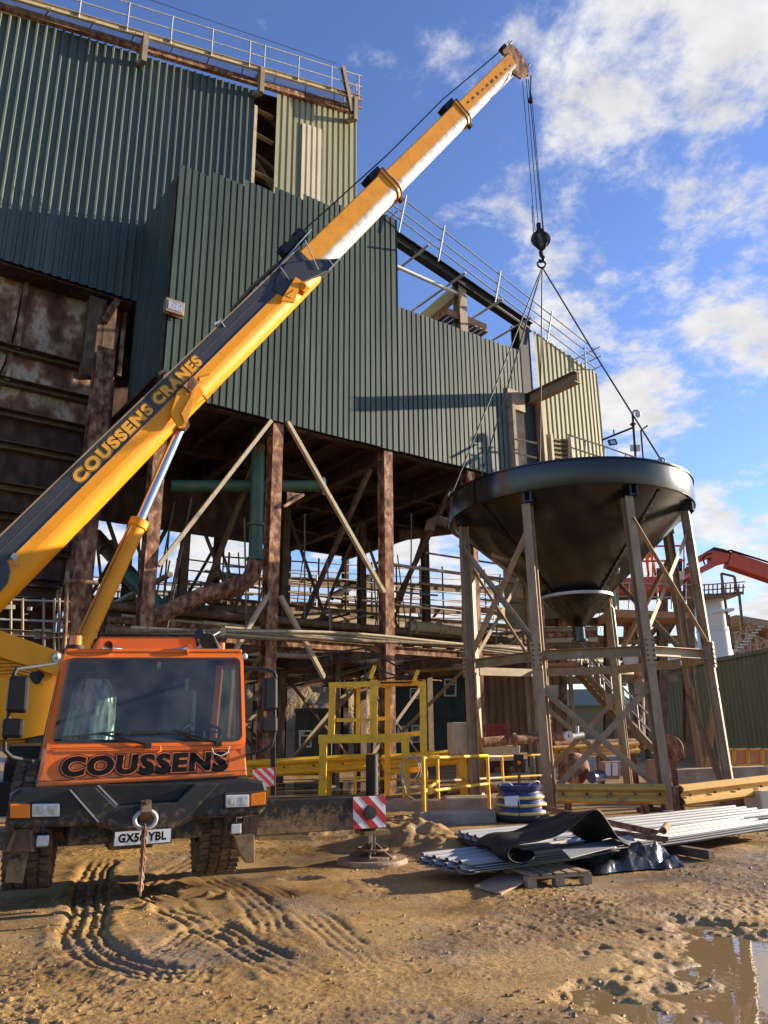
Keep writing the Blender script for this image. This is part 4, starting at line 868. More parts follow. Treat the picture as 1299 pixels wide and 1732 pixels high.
# wheels on the front axle
def wheel(r, d, steer, zc=.75):
    c = tp(r, d, zc); a = YW+steer; ax = Vector((math.cos(a), math.sin(a), 0)); fv = Vector((-ax.y, ax.x, 0))
    wr = .62; hw_ = .225
    wh = ob('wheel', MB().lathe([(.30, -hw_*.9), (.46, -hw_), (.57, -hw_*.96), (wr-.02, -hw_*.80), (wr-.02, hw_*.80), (.57, hw_*.96), (.46, hw_), (.30, hw_*.9)], c, ax, 48), 'rubber', cr)
    tr_ = MB()
    for k in range(44):
        q = 2*math.pi*k/44
        for j in range(4):
            o = (-.75+.5*j)*hw_; qq = q+(.07 if j % 2 else 0); rd = fv*math.cos(qq)+ZV*math.sin(qq); tg = -fv*math.sin(qq)+ZV*math.cos(qq)
            tr_.obox(c+rd*(wr-.004)+ax*o, ax*(hw_*.19), tg*.037+ax*.010*(1 if j % 2 else -1), rd*.008)
    ob('tread', tr_, 'rubber', wh)
    ob('rim', MB().lathe([(0, .06), (.16, .08), (.2, -.04), (.29, -.05), (.31, hw_*.9)], c, ax*(1 if r > 0 else -1), 32), 'grime', wh)
wheel(.93, 1.12, R_(-6)); wheel(-.95, 1.12, R_(-6))
wheel(1.0, 5.6, 0, .70); wheel(-1.0, 5.6, 0, .70); wheel(1.0, 7.1, 0, .7); wheel(-1.0, 7.1, 0, .7)
ob('axle', MB().tube([tp(-.9, 1.12, .66), tp(.9, 1.12, .66)], .11, 12).obox(tp(0, 1.12, .66), RV*.22, DV*.22, ZV*.2), 'grime', cr)
ob('chassis', MB().obox(tp(-.05, 5.2, .98), RV*.55, DV*4.6, ZV*.28).obox(tp(-.05, .7, .72), RV*.62, DV*.55, ZV*.10), 'black', cr)
ob('deck', MB().obox(tp(-.05, 5.4, 1.40), RV*1.24, DV*3.7, ZV*.10), 'black', cr, .02)
ob('deck_box', MB().obox(tp(1.0, 4.2, 1.05), RV*.22, DV*.9, ZV*.26).obox(tp(-1.1, 4.2, 1.05), RV*.22, DV*.9, ZV*.26), 'black', cr, .02)
# steps, mud flaps and corner guards under the bumper
ob('mud_flap', MB().prism([tpx(x, y, .12) for x, y in [(18, 1437), (50, 1437), (38, 1494), (8, 1492)]], DV*.03), 'black', cr)
ob('step', MB().prism([tpx(x, y, .05) for x, y in [(22, 1404), (55, 1402), (55, 1440), (14, 1440)]], DV*.05).bar(tpx(27, 1405, .02), tpx(13, 1440, .02), .05, .03, RV).bar(tpx(52, 1404, .02), tpx(55, 1440, .02), .05, .03, RV), 'grime', cr)
ob('step', MB().prism([tpx(x, y, .3) for x, y in [(412, 1382), (440, 1378), (434, 1414), (408, 1412)]], DV*.06), 'rust_dark', cr)
ob('corner_guard', MB().prism([tpx(x, y, .10) for x, y in [(396, 1416), (431, 1412), (431, 1458), (418, 1461), (404, 1440)]], DV*.12), 'bumper', cr, .01)
# mirrors
def mirror(pts_big, pts_small, arms):
    mr_ = ob('mirror', MB().prism([tpx(x, y, -.15) for x, y in pts_big], DV*.10), 'black', cr, .03)
    ob('mirror', MB().prism([tpx(x, y, -.15) for x, y in pts_small], DV*.10), 'black', cr, .03)
    for a in arms: ob('mirror_arm', MB().tube([tpx(x, y, d) for x, y, d in a], .019, 8), 'matt_black', cr)
mirror([(16, 1142), (50, 1143), (46, 1206), (9, 1205)], [(4, 1215), (41, 1215), (39, 1249), (2, 1249)],
       [[(94, 1122, .5), (60, 1127, .1), (28, 1131, -.08), (23, 1142, -.1)], [(16, 1200, -.08), (8, 1255, -.08), (8, 1270, -.08), (20, 1281, -.05), (55, 1288, .15)]])
mirror([(447, 1146), (471, 1145), (471, 1201), (446, 1203)], [(442, 1214), (471, 1211), (471, 1240), (441, 1240)],
       [[(416, 1131, .4), (452, 1133, .0), (464, 1137, -.08), (467, 1147, -.08)], [(464, 1200, -.08), (465, 1215, -.08)], [(465, 1238, -.08), (459, 1262, -.08), (440, 1271, .0), (418, 1277, .15)]])
def stripes(parent, a, b, c, d, nd, flip=False, k=4):
    """red and white hatch on the quad a(bl) b(br) c(tr) d(tl)"""
    W, H = (b-a).length, (d-a).length; xd, yd = (b-a).normalized(), (d-a).normalized()
    ob('marker_board', MB().prism([a+nd*.003, b+nd*.003, c+nd*.003, d+nd*.003], nd*.006), 'white', parent)
    mb = MB(); s_ = W/k*1.0
    i = -6
    while i < 8:
        x0 = i*s_*1.55; P = [(x0, 0), (x0+s_*.8, 0), (x0+s_*.8+(-H if not flip else H), H), (x0+(-H if not flip else H), H)]
        # clip to the board
        Q = []
        def clip(poly, f):
            out = []
            for j in range(len(poly)):
                p, q = poly[j], poly[(j+1) % len(poly)]; fp, fq = f(p), f(q)
                if fp >= 0: out.append(p)
                if fp*fq < 0: t = fp/(fp-fq); out.append((p[0]+(q[0]-p[0])*t, p[1]+(q[1]-p[1])*t))
            return out
        Q = clip(clip(P, lambda p: p[0]), lambda p: W-p[0])
        if len(Q) > 2: mb.add([a+xd*x+yd*y+nd*.012 for x, y in Q], [tuple(range(len(Q)))])
        i += 1
    ob('red_stripes', mb, 'red', parent)
pm_ = [tpx(427, 1333, .25), tpx(465, 1329, .25), tpx(465, 1299, .25), tpx(427, 1301, .25)]
stripes(cr, *pm_, FN); ob('marker_post', MB().bar(tpx(462, 1240, .27), tpx(462, 1345, .27), .05, .05), 'black', cr)
# outrigger
ogD = 1.72
oa = tp(1.0, ogD, .625); ob_end = tp(3.26, ogD, .625)
og = ob('outrigger_beam', MB().bar(oa, ob_end, .32, .40), 'black', cr, .012)
e0, e1 = tp(2.80, ogD-.16, .435), tp(3.26, ogD-.16, .435)
stripes(og, e0, e1, e1+ZV*.385, e0+ZV*.385, FN, k=3)
ob('marker_lamp', MB().lathe([(.0, .03), (.085, .028), (.088, 0)], (e0+e1)/2+ZV*.19+FN*.012, FN, 22), 'matt_black', og)
jc = tp(3.14, ogD, 0)
jk = ob('jack_cylinder', MB().tube([jc+ZV*.36, jc+ZV*1.33], .082, 20).obox(jc+ZV*.37, RV*.18, DV*.18, ZV*.025), 'black', og)
ob('jack_rod', MB().tube([jc+ZV*.10, jc+ZV*.39], .048, 18), 'chrome', jk)
mb = MB()
for k in range(6):
    a = k*math.pi/3+.4; v = Vector((math.cos(a), math.sin(a), 0)); t = Vector((-v.y, v.x, 0))
    mb.prism([jc+v*.06+ZV*.24-t*.012, jc+v*.34+ZV*.07-t*.012, jc+v*.06+ZV*.07-t*.012], t*.024)
mb.lathe([(.0, .10), (.30, .09), (.32, .06), (0, .06)], jc, seg=28, sm=False); mb.torus(jc+ZV*.16, ZV, .20, .018, 24, 6)
ob('jack_foot', mb, 'grime', jk); ob('jack_pad', MB().lathe([(0, .055), (.44, .055), (.46, .03), (.46, -.04), (0, -.04)], jc, seg=40, sm=False), 'dusty', jk)
ob('outrigger_beam', MB().bar(tp(-.9, ogD, .95), tp(-3.2, ogD+.1, .95), .32, .34), 'black', cr, .012)
oj = tp(-3.0, ogD, 0); ob('jack_cylinder', MB().tube([oj+ZV*.2, oj+ZV*1.2], .11, 18), 'black', cr)

# -- boom geometry
BT = at_y(868, 106, 20.2); d = ray(0, 973); BB = EYE+d*13.7
AX = (BT-BB).normalized(); LT = AX.cross(ZV).normalized()     # lateral, towards the viewer's right
BUP = LT.cross(AX).normalized()
if LT.dot(EYE-BB) < 0: LT = -LT
BPN = Vector((AX.x, AX.y, 0)).normalized(); BM = Vector((-BPN.y, BPN.x, 0))
def bpl(x, y, off=0.0): return onpl(x, y, LT, LT.dot(BB)+off)      # on the boom's own plane, shifted sideways towards the viewer
def along(x, y, off=0.0): return (bpl(x, y, off)-BB).dot(AX)
def bpt(s, v, l): return BB+AX*s+BUP*v+LT*l
def section(name, s0, s1, hw, hh, mats, parent, split):
    """telescope section: flat top and sides, rounded belly"""
    prof = [(-hw, hh*.93), (-hw*.93, hh), (hw*.93, hh), (hw, hh*.93), (hw, split), (hw, -hh*.30)]
    for i in range(1, 12):
        a = math.pi*i/12; prof.append((hw*math.cos(a), -hh*.30-hh*.70*math.sin(a)))
    prof += [(-hw, -hh*.30), (-hw, split)]
    n = len(prof); vs = []
    for s_ in (s0, s1): vs += [bpt(s_, v, l) for l, v in prof]
    mb = MB()
    for i in range(n):
        j = (i+1) % n; lo = min(prof[i][1], prof[j][1])
        top_ = prof[i][1] >= split-1e-6 and prof[j][1] >= split-1e-6
        mb.add([vs[i], vs[j], vs[n+j], vs[n+i]], [(0, 1, 2, 3)], 0 if top_ else 1, 5 <= i <= 16)
    mb.add(vs[n:], [tuple(range(n))], 0); mb.add(vs[:n], [tuple(range(n))[::-1]], 0)
    # weld for smooth shading of the belly
    o = ob(name, mb, mats, parent)
    import bmesh
    bm = bmesh.new(); bm.from_mesh(o.data); bmesh.ops.remove_doubles(bm, verts=bm.verts, dist=1e-4); bmesh.ops.recalc_face_normals(bm, faces=bm.faces)
    for e in bm.edges: e.smooth = len(e.link_faces) == 2 and all(f.smooth for f in e.link_faces)
    bm.to_mesh(o.data); bm.free()
    return o
sE1 = along(508, 448); sC1 = along(640, 305); sC2 = along(768, 190); sT = along(858, 112)
boom = section('boom_base_section', -2.6, sE1, .36, .455, ['band', 'yellow'], cr, .06)
section('telescopic_section', sE1-.5, sC1, .315, .39, ['tele', 'tele_white'], boom, -.08)
section('telescopic_section', sC1-.3, sC2, .275, .345, ['tele', 'tele_white'], boom, -.08)
section('telescopic_section', sC2-.3, sT+.1, .24, .305, ['tele', 'tele_white'], boom, -.08)
def collar(s, hw, hh, w_=.12):
    prof = [(-hw, hh), (hw, hh), (hw, -hh*.30)]+[(hw*math.cos(math.pi*i/10), -hh*.3-hh*.7*math.sin(math.pi*i/10)) for i in range(1, 10)]+[(-hw, -hh*.30)]
    c = ob('boom_collar', MB().prism([bpt(s-w_/2, v, l) for l, v in prof], AX*w_), 'rust' if False else 'tele', boom, .01)
    ob('collar_rim', MB().prism([bpt(s+w_/2, v*1.06, l*1.06) for l, v in prof], AX*.035), 'rust', c)
    ob('collar_block', MB().obox(bpt(s-.1, hh+.06, 0), AX*.28, LT*hw*.5, BUP*.09), 'black', c); ob('collar_lug', MB().obox(bpt(s+.02, -hh*1.08, hw*.3), AX*.06, LT*.06, BUP*.07), 'rust_dark', c)
collar(sC1-.02, .36, .44); collar(sC2-.02, .315, .39)
# name along the dark band
hwB = .36
s0_, s1_ = along(126, 812, hwB), along(340, 610, hwB)
cs0 = s0_; cs1 = s0_+(s1_-s0_)*.575; cs2 = s0_+(s1_-s0_)*.612
lay = [(.12, 'letter_yellow'), (.098, 'ink'), (.06, 'letter_yellow')]
lettering(boom, 'COUSSENS', lay, bpt(cs0, .115, hwB), AX, BUP, LT, cs1-cs0, .25, 1.2)
lettering(boom, 'CRANES', lay, bpt(cs2, .115, hwB), AX, BUP, LT, s1_-cs2, .25, 1.2)
ob('band_edge', MB().bar(bpt(-2.6, .455, hwB-.02), bpt(sE1, .455, hwB-.02), .05, .03, BUP), 'dusty', boom)
for sA, sB in ((-2.6, cs0-.1), (s1_+.1, sE1)): ob('band_seam', MB().bar(bpt(sA, .26, hwB+.002), bpt(sB, .26, hwB+.002), .005, .004), 'dusty', boom)
ob('band_lower_edge', MB().bar(bpt(-2.6, .055, hwB+.004), bpt(sE1-.3, .055, hwB+.004), .02, .012, BUP), 'dusty', boom)
# black fairing at the head of the base section
fpx = [(470, 462), (484, 445), (520, 440), (578, 436), (556, 458), (508, 480), (478, 500), (462, 490)]
ob('base_fairing', MB().prism([bpl(x, y, hwB+.03) for x, y in fpx], -LT*(2*hwB+.06)), 'band', boom, .02)
ob('fairing_edge', MB().bar(bpl(575, 437, hwB+.05), bpl(556, 457, hwB+.05), .04, .03).tube([bpl(474, 452, hwB+.06), bpl(490, 474, hwB+.06)], .015, 6).tube([bpl(516, 406, hwB+.06), bpl(538, 456, hwB+.06)], .015, 6).tube([bpl(555, 438, hwB+.06), bpl(564, 450, hwB+.06)], .015, 6), 'galv', boom)
ob('cable_guide', MB().bar(bpl(472, 446, 0), bpl(520, 395, 0), .10, .08).bar(bpl(478, 428, .1), bpl(512, 392, .1), .16, .14).obox(bpl(482, 424, 0), AX*.12, LT*.14, BUP*.14).obox(bpl(497, 412, 0), AX*.1, LT*.14, BUP*.13).obox(bpl(507, 400, 0), AX*.1, LT*.12, BUP*.16), 'matt_black', boom, .01)
ob('cable_rail', MB().bar(bpl(462, 462, .25), bpl(527, 388, .25), .035, .035), 'galv', boom)
ob('hose_tray', MB().tube([bpl(392, 525, .1), bpl(430, 482, .1), bpl(470, 447, .1)], .05, 8), 'grime', boom)
jb = ob('jib_bracket', MB().prism([bpl(x, y, hwB+.10) for x, y in [(475, 508), (500, 468), (509, 474), (505, 490), (498, 512)]], -LT*.05), 'yellow', boom, .006)
ob('bracket_boss', MB().tube([bpl(511, 484, hwB+.12), bpl(511, 484, 0)], .09, 14).obox(bpl(508, 492, .2), AX*.1, LT*.2, BUP*.12), 'yellow', jb); ob('bracket_rib', MB().prism([bpl(x, y, hwB+.105) for x, y in [(484, 500), (499, 490), (494, 505)]], LT*.008), 'letter_yellow', jb)
# lift cylinder lug under the boom and the jib stowage bracket
for off in (.47, -.40):
    lug = ob('cylinder_lug', MB().prism([bpl(x, y, off) for x, y in [(288, 700), (300, 662), (330, 640), (345, 664), (326, 690), (313, 722), (303, 724)]], -LT*.06), 'yellow', boom, .008)
ob('lug_plate', MB().prism([bpl(x, y, .48) for x, y in [(306, 700), (331, 655), (322, 692), (314, 720)]], LT*.03), 'tele', boom)
ob('stowage_bracket', MB().obox(bpl(322, 652, hwB+.10), AX*.16, LT*.08, BUP*.10).bar(bpl(312, 668, hwB+.1), bpl(338, 640, hwB+.1), .08, .06).tube([bpl(343, 668, .3), bpl(352, 681, .5)], .022, 6), 'rust', boom, .01)
ob('retaining_pin', MB().tube([bpl(336, 641, hwB+.14), bpl(354, 636, hwB+.14)], .05, 12), 'letter_yellow', boom)
# lift cylinder
cA, cB, cM = bpl(128, 1112, .05), bpl(306, 722, .05), None
cdir = (cB-cA); cM = bpl(236, 882, .05)
lc = ob('lift_cylinder', MB().tube([cA-cdir*.1, cM], .165, 24).tube([cM-cdir.normalized()*.14, cM+cdir.normalized()*.02], .19, 24), 'yellow', cr)
ob('cylinder_rod', MB().tube([cM, cB], .105, 24), 'chrome', lc)
ob('rod_eye', MB().tube([cB-LT*.2, cB+LT*.2], .13, 16), 'grime', lc)
ob('cylinder_hose', MB().tube([bpl(128, 1085, .2), bpl(140, 1062, .24), bpl(150, 1040, .24), bpl(222, 888, .24)], .016, 6), 'grime', lc)
# boom head
hd = ob('boom_head', MB().prism([bpl(x, y, .22) for x, y in [(850, 85), (862, 74), (876, 82), (890, 104), (896, 122), (882, 133), (868, 124)]], -LT*.06).prism([bpl(x, y, -.16) for x, y in [(850, 85), (862, 74), (876, 82), (890, 104), (896, 122), (882, 133), (868, 124)]], -LT*.06).obox(bpl(872, 104, 0), AX*.10, LT*.2, BUP*.32), 'rust', boom, .006)
for x, y, r in [(885, 122, .20), (868, 84, .16)]:
    for l in (-.12, -.04, .04, .12): ob('sheave', MB().lathe([(.04, -.025), (r-.03, -.02), (r, -.03), (r-.03, 0), (r, .03), (r-.03, .02), (.04, .025)], bpl(x, y, l), LT, 26), 'grime', hd)
ob('head_bracket', MB().obox(bpl(852, 84, 0), AX*.12, LT*.1, BUP*.12).tube([bpl(862, 74, 0), bpl(866, 70, 0)], .03, 6).tube([bpl(893, 112, .1), bpl(896, 108, .1)], .03, 6), 'black', hd)
ob('winch_rope', MB().tube([bpl(500, 402, 0), bpl(655, 262, 0), bpl(750, 167, 0), bpl(840, 92, 0), bpl(861, 70, 0)], .02, 6), 'rope', boom)
# load marks on the fly section
for i in range(10):
    p = bpt(sC2+.5+.33*i, .10-.012*i, .243); ob('paint_scuff', MB().obox(p, AX*random.uniform(.04, .1), LT*.002, BUP*random.uniform(.015, .05)), 'rust_dark', boom)
# -- superstructure
def spx(pts, off, th, m, nm, bev=.015): return ob(nm, MB().prism([bpl(x, y, off) for x, y in pts], -LT*th), m, cr, bev)
frm = spx([(-60, 1052), (0, 1066), (104, 1103), (108, 1112), (102, 1146), (60, 1130), (0, 1112), (-60, 1100)], .62, .10, 'yellow', 'slewing_frame')
ob('pivot_pin', MB().lathe([(0, .03), (.085, .03), (.09, 0)], bpl(96, 1112, .62), LT, 20), 'galv', frm)
spx([(-60, 1100), (0, 1112), (60, 1130), (102, 1146), (98, 1238), (40, 1250), (-60, 1256)], .50, 1.2, 'yellow', 'slewing_platform')
spx([(46, 1246), (98, 1238), (96, 1332), (30, 1340)], .35, .9, 'black', 'turntable')
spx([(-60, 1256), (45, 1250), (45, 1262), (-60, 1268)], .3, .8, 'yellow', 'slewing_ring')
mb = MB()
for k in range(4): mb.tube([bpl(-20, 1121+k*6, .54), bpl(30, 1119+k*6, .55), bpl(56, 1128+k*5, .56), bpl(72, 1146+k*4, .54)], .022, 6)
ob('hydraulic_pipes', mb, 'tele', cr)
ob('boom_foot_cover', MB().prism([bpl(x, y, hwB+.06) for x, y in [(-40, 985), (0, 953), (14, 950), (18, 966), (14, 985), (0, 1002), (-40, 1030)]], -LT*.05), 'band', boom, .02)
ob('rope_clamp', MB().tube([bpl(22, 938, hwB+.05), bpl(27, 958, hwB+.05), bpl(33, 955, hwB+.05)], .012, 6).obox(bpl(24, 942, hwB+.03), AX*.05, LT*.03, BUP*.05), 'galv', boom)
ob('band_clip', MB().bar(bpl(270, 632, .2), bpl(279, 628, .2), .12, .07), 'tan_board', boom)
ob('band_clip', MB().bar(bpl(362, 548, hwB+.02), bpl(372, 544, hwB+.02), .03, .05).bar(bpl(372, 541, hwB+.02), bpl(380, 553, hwB+.02), .03, .03), 'galv', boom)

# ---------------------------------------------------------------- hook block, ropes, sling
HKY = 20.1
hk = thing('hook_block', at_y(915, 440, HKY), 'black pulley hook block hanging from the boom tip', 'hook block')
def hy(x, y, dy=0): return at_y(x, y, HKY+dy)
cpx = [(905, 392), (910, 385), (918, 386), (924, 396), (926, 408), (923, 420), (916, 426), (907, 418), (903, 405)]
for dy in (-.16, .12): ob('cheek_plate', MB().prism([hy(x, y, dy) for x, y in cpx], Vector((0, .04, 0))), 'black', hk, .01)
for dy in (-.07, .04): ob('sheave', MB().lathe([(.03, -.03), (.27, -.025), (.30, -.035), (.27, 0), (.30, .035), (.27, .025), (.03, .03)], hy(914.5, 405, dy), Vector((0, 1, 0)), 26), 'grime', hk)
ob('weight_plate', MB().prism([hy(x, y, -.19) for x, y in [(908, 396), (914, 392), (920, 414), (914, 418)]], Vector((0, .03, 0))), 'grime', hk, .008)
ob('becket', MB().obox(hy(911, 384), Vector((.06, 0, 0)), Vector((0, .06, 0)), ZV*.12), 'black', hk)
ob('hook', MB().tube([hy(915, 426), hy(915.5, 432), hy(919, 436), hy(918, 442), hy(914, 442.5), hy(912, 439)], [.07, .06, .065, .06, .05, .03], 10), 'black', hk)
ob('shackle_ring', MB().torus(hy(916, 447), Vector((0, 1, 0)), .12, .03, 20, 8), 'black', hk)
hr = thing('hoist_ropes', at_y(911, 385, HKY), 'taut steel hoist ropes between the boom tip and the hook block', 'ropes')
for (a, b) in [((884, 138), (905, 390)), ((890, 134), (911, 386)), ((893.5, 134), (918, 389)), ((899, 160), (920, 392)), ((899.5, 348), (903, 404))]:
    ob('rope', MB().tube([hy(*a), hy(*b)], .014, 6), 'rope', hr)
sb = thing('anti_collision_weight', at_y(898, 170, HKY), 'small dark switch weight hanging beside the boom tip', 'weight')
ob('weight', MB().lathe([(0, 0), (.07, .02), (.085, .12), (.06, .2), (0, .22)], hy(898, 174), seg=14), 'matt_black', sb); ob('chain', MB().tube([hy(898, 162), hy(897.5, 152), hy(898, 140), hy(898, 128)], [.03, .02, .025, .03], 6), 'rope', sb)
sl = thing('lifting_sling', at_y(916, 450, HKY), 'four legged wire sling spreading from the hook to the hopper rim', 'sling')
top_ = hy(917, 452)
for ang in (188, 140, 92, 302):
    e = hpol(3.2, R_(ang), 7.8); ob('sling_leg', MB().tube([top_, top_.lerp(e, .5)-ZV*.05, e], .022, 6), 'rope', sl)
    ob('sling_shackle', MB().torus(e, Vector((0, 1, 0)), .08, .022, 14, 6), 'galv', sl)
# ---------------------------------------------------------------- pipework under the building
def pipe(name, pts, r, m, label, cat='pipe', seg=14, flanges=(), group=None):
    t = thing(name, Vector(pts[0])-ZV*0, label, cat, group)
    ob('pipe_run', MB().tube(pts, r, seg), m, t)
    for (p, d) in flanges: ob('flange', MB().tube([Vector(p)-Vector(d).normalized()*.035, Vector(p)+Vector(d).normalized()*.035], r*1.35, seg), m, t)
    return t
gp = pipe('green_pipe', [fw(438, 716, 19.4), fw(432, 948, 19.4)], .20, 'pipe_green', 'vertical green pipe dropping under the clad box beside the middle column', flanges=[(fw(434, 888, 19.4), ZV), (fw(432, 946, 19.4), ZV)])
pipe('rusty_pipe', [fw(432, 950, 19.4), fw(428, 968, 19.4), fw(418, 983, 19.5), fw(400, 992, 19.6), fw(345, 1006, 19.8), fw(258, 1045, 20)], .23, 'rust', 'rusty bent pipe curving left from the foot of the vertical green pipe', flanges=[(fw(395, 993, 19.6), U)])
ga, gb = fw(290, 822, 20.5), fw(546, 822, 18.9)
g2p = pipe('green_pipe', [ga, gb], .175, 'pipe_green', 'horizontal green pipe with an open flanged end crossing behind the middle column')
gd = (gb-ga).normalized()
ob('end_flange', MB().lathe([(.15, 0), (.27, 0), (.27, .05), (.15, .05), (.15, 0)], gb, gd, 22), 'frame_white', g2p)
ob('pipe_bore', MB().lathe([(.0, .035), (.15, .035)], gb, gd, 20), 'matt_black', g2p)
pipe('green_pipe', [fw(205, 965, 22), fw(282, 1036, 21)], .2, 'pipe_green', 'short sloping dark green pipe behind the left column')
pipe('dark_pipe', [at_y(160, 905, 27), at_y(280, 1040, 27)], .28, 'grime', 'thick dark sloping pipe seen behind the lift cylinder', flanges=[(at_y(182, 925, 27), Vector((.6, 0, -.7)))])
pipe('dark_pipe', [fw(560, 1010, 29), fw(665, 955, 29)], .16, 'rust_dark', 'dark sloping pipe with a joint crossing the gap right of the middle column', flanges=[(fw(604, 987, 29), U)])
pipe('dusty_pipe', [fw(300, 1035, 27), fw(418, 1036, 27), fw(560, 1050, 27), fw(660, 1060, 27), fw(790, 1066, 27)], .26, 'dusty', 'big dusty pipe running level behind the rusty columns')
pipe('dusty_pipe', [fw(690, 1060, 22), fw(730, 1062, 22), fw(785, 1070, 22)], .2, 'pale_steel', 'cream lagged pipe beside the hopper frame', flanges=[(fw(700, 1061, 22), U), (fw(742, 1063, 22), U)])
pipe('dark_pipe', [fw(410, 1110, 25), fw(548, 1118, 25), fw(690, 1125, 25), fw(790, 1120, 25)], .17, 'grime', 'low dark pipe running level behind the yellow frame')
pipe('dark_pipe', [fw(680, 906, 23), fw(770, 895, 23)], .20, 'grime', 'dirty pipe under the floor beside the hopper rim', flanges=[(fw(722, 900, 23), U)])
pipe('rusty_pipe', [at_y(757, 885, 24), at_y(738, 880, 24), at_y(728, 884, 24), at_y(726, 898, 24)], .16, 'grime', 'short bent pipe beside the hopper rim')
# hose bundle slung across at cab roof height
cb = thing('hose_bundle', fw(500, 1080, 17.6), 'sagging bundle of dusty hoses strung across behind the cab roof', 'hoses')
for i in range(6):
    pts = []
    for t in np.linspace(0, 1, 15):
        x = 222+(905-222)*t; y = 1066+10*t+26*t*t+3*math.sin(t*9+i)+(i-2.5)*1.9
        pts.append(fw(x, y, 17.55+.03*(i % 3)))
    ob('hose', MB().tube(pts, random.uniform(.028, .05), 7), 'cable' if i % 2 else 'pale_steel', cb)
# pipe rack / conveyor gallery crossing at the back
def frame_rack(label, w, u0, u1, z0, z1, n, m, name='pipe_rack'):
    t = thing(name, uz((u0+u1)/2, 0, w), label, 'steelwork'); du = (u1-u0)/n
    for z in (z0, z1): ob('chord', MB().ibeam(uz(u0, z, w), uz(u1, z, w), .22, .28), m, t)
    for i in range(n):
        ob('diagonal', MB().angle(uz(u0+du*i, z0, w), uz(u0+du*(i+1), z1, w), .13), m, t); ob('upright', MB().angle(uz(u0+du*i, z0, w), uz(u0+du*i, z1, w), .13), m, t)
    for i in range(0, n+1, 4): ob('leg', MB().ibeam(uz(u0+du*i, 0, w), uz(u0+du*i, z0, w), .18, .18, NN), m, t)
    return t
r1 = frame_rack('long rusty truss of pipes and beams behind the raised building', 27.5, 10, 38, 5.0, 6.6, 12, 'grime')
for (z, r, m, wv) in [(5.25, .16, 'dusty', 27.1), (5.6, .12, 'rust', 26.9), (6.0, .2, 'grime', 27.8), (4.7, .22, 'dusty', 27.2)]:
    ob('pipe', MB().tube([uz(10, z, wv), uz(38, z, wv)], r, 10), m, r1)
for z in (7.3, 7.7, 8.1): ob('handrail', MB().tube([uz(10, z-.2, 26.8), uz(38, z-.2, 26.8)], .03, 6), 'galv', r1)
for i in range(14): ob('handrail_post', MB().tube([uz(10+2*i, 6.6, 26.8), uz(10+2*i, 7.9, 26.8)], .03, 6), 'galv', r1)
r2 = frame_rack('low dusty pipe rack between the rusty columns', 22.3, 6.3, 22, 4.25, 4.95, 8, 'grime')
for (z, r, m) in [(4.5, .12, 'dusty'), (4.75, .10, 'rust'), (5.15, .13, 'grime'), (4.05, .09, 'pale_steel')]:
    ob('pipe', MB().tube([uz(6.3, z, 22.0), uz(22, z, 22.0)], r, 10), m, r2)
r3 = frame_rack('dark high truss closing the view behind the back columns', 35, 8, 46, 5.4, 7.4, 16, 'rust_dark')
for (z, r, m, wv) in [(5.7, .2, 'grime', 34.6), (6.3, .28, 'dusty', 34.6), (6.9, .14, 'rust', 34.7), (4.9, .22, 'grime', 34.6), (7.9, .10, 'galv', 34.5), (8.4, .05, 'galv', 34.5)]:
    ob('pipe', MB().tube([uz(8, z, wv), uz(46, z, wv)], r, 10), m, r3)
r4 = frame_rack('lower dusty truss with hanging cable trays behind the middle columns', 31.5, 7, 30, 4.7, 6.5, 13, 'grime')
for (z, m) in [(6.9, 'dusty'), (5.2, 'rust'), (5.9, 'pale_steel')]: ob('cable_tray', MB().chan(uz(7, z, 31.1), uz(30, z-.15, 31.1), .3, .14), m, r4)
for i in range(16):
    uu = 7+random.uniform(0, 22); ob('hanger', MB().angle(uz(uu, random.uniform(3.2, 4.6), 30.9), uz(uu+random.uniform(-2.2, 2.2), random.uniform(4, 9.8), 30.9), random.uniform(.08, .16)), random.choice(['grime', 'rust_dark', 'dusty']), r4)
gal = thing('conveyor_gallery', uz(22, 6, 29), 'brown conveyor gallery with stacked handrails behind the right end of the raised building', 'gallery')
for z in (5.9, 7.2, 8.3): ob('floor_beam', MB().ibeam(uz(12.8, z-.5, 29), uz(34, z+.9, 29), .2, .34), 'brown_sheet', gal); ob('floor_plate', MB().prism([uz(12.8, z-.3, 29.1), uz(34, z+1.1, 29.1), uz(34, z+1.1, 30.4), uz(12.8, z-.3, 30.4)], ZV*.05), 'grime', gal)
for z in (6.3, 6.7, 7.6, 8.0, 8.7, 9.1): ob('handrail', MB().tube([uz(12.8, z-.4, 28.9), uz(34, z+1.0, 28.9)], .035, 7), 'dusty' if z < 8 else 'galv', gal)
for k in range(15):
    uu = 13+1.45*k; s_ = (uu-12.8)*.066; ob('stanchion', MB().angle(uz(uu, 5.4+s_, 28.9), uz(uu, 8.9+s_, 28.9), .08), 'brown_sheet', gal)
    if k % 2: ob('diagonal', MB().angle(uz(uu, 5.5+s_, 29), uz(uu+1.45, 7.0+s_, 29), .10), 'rust', gal)
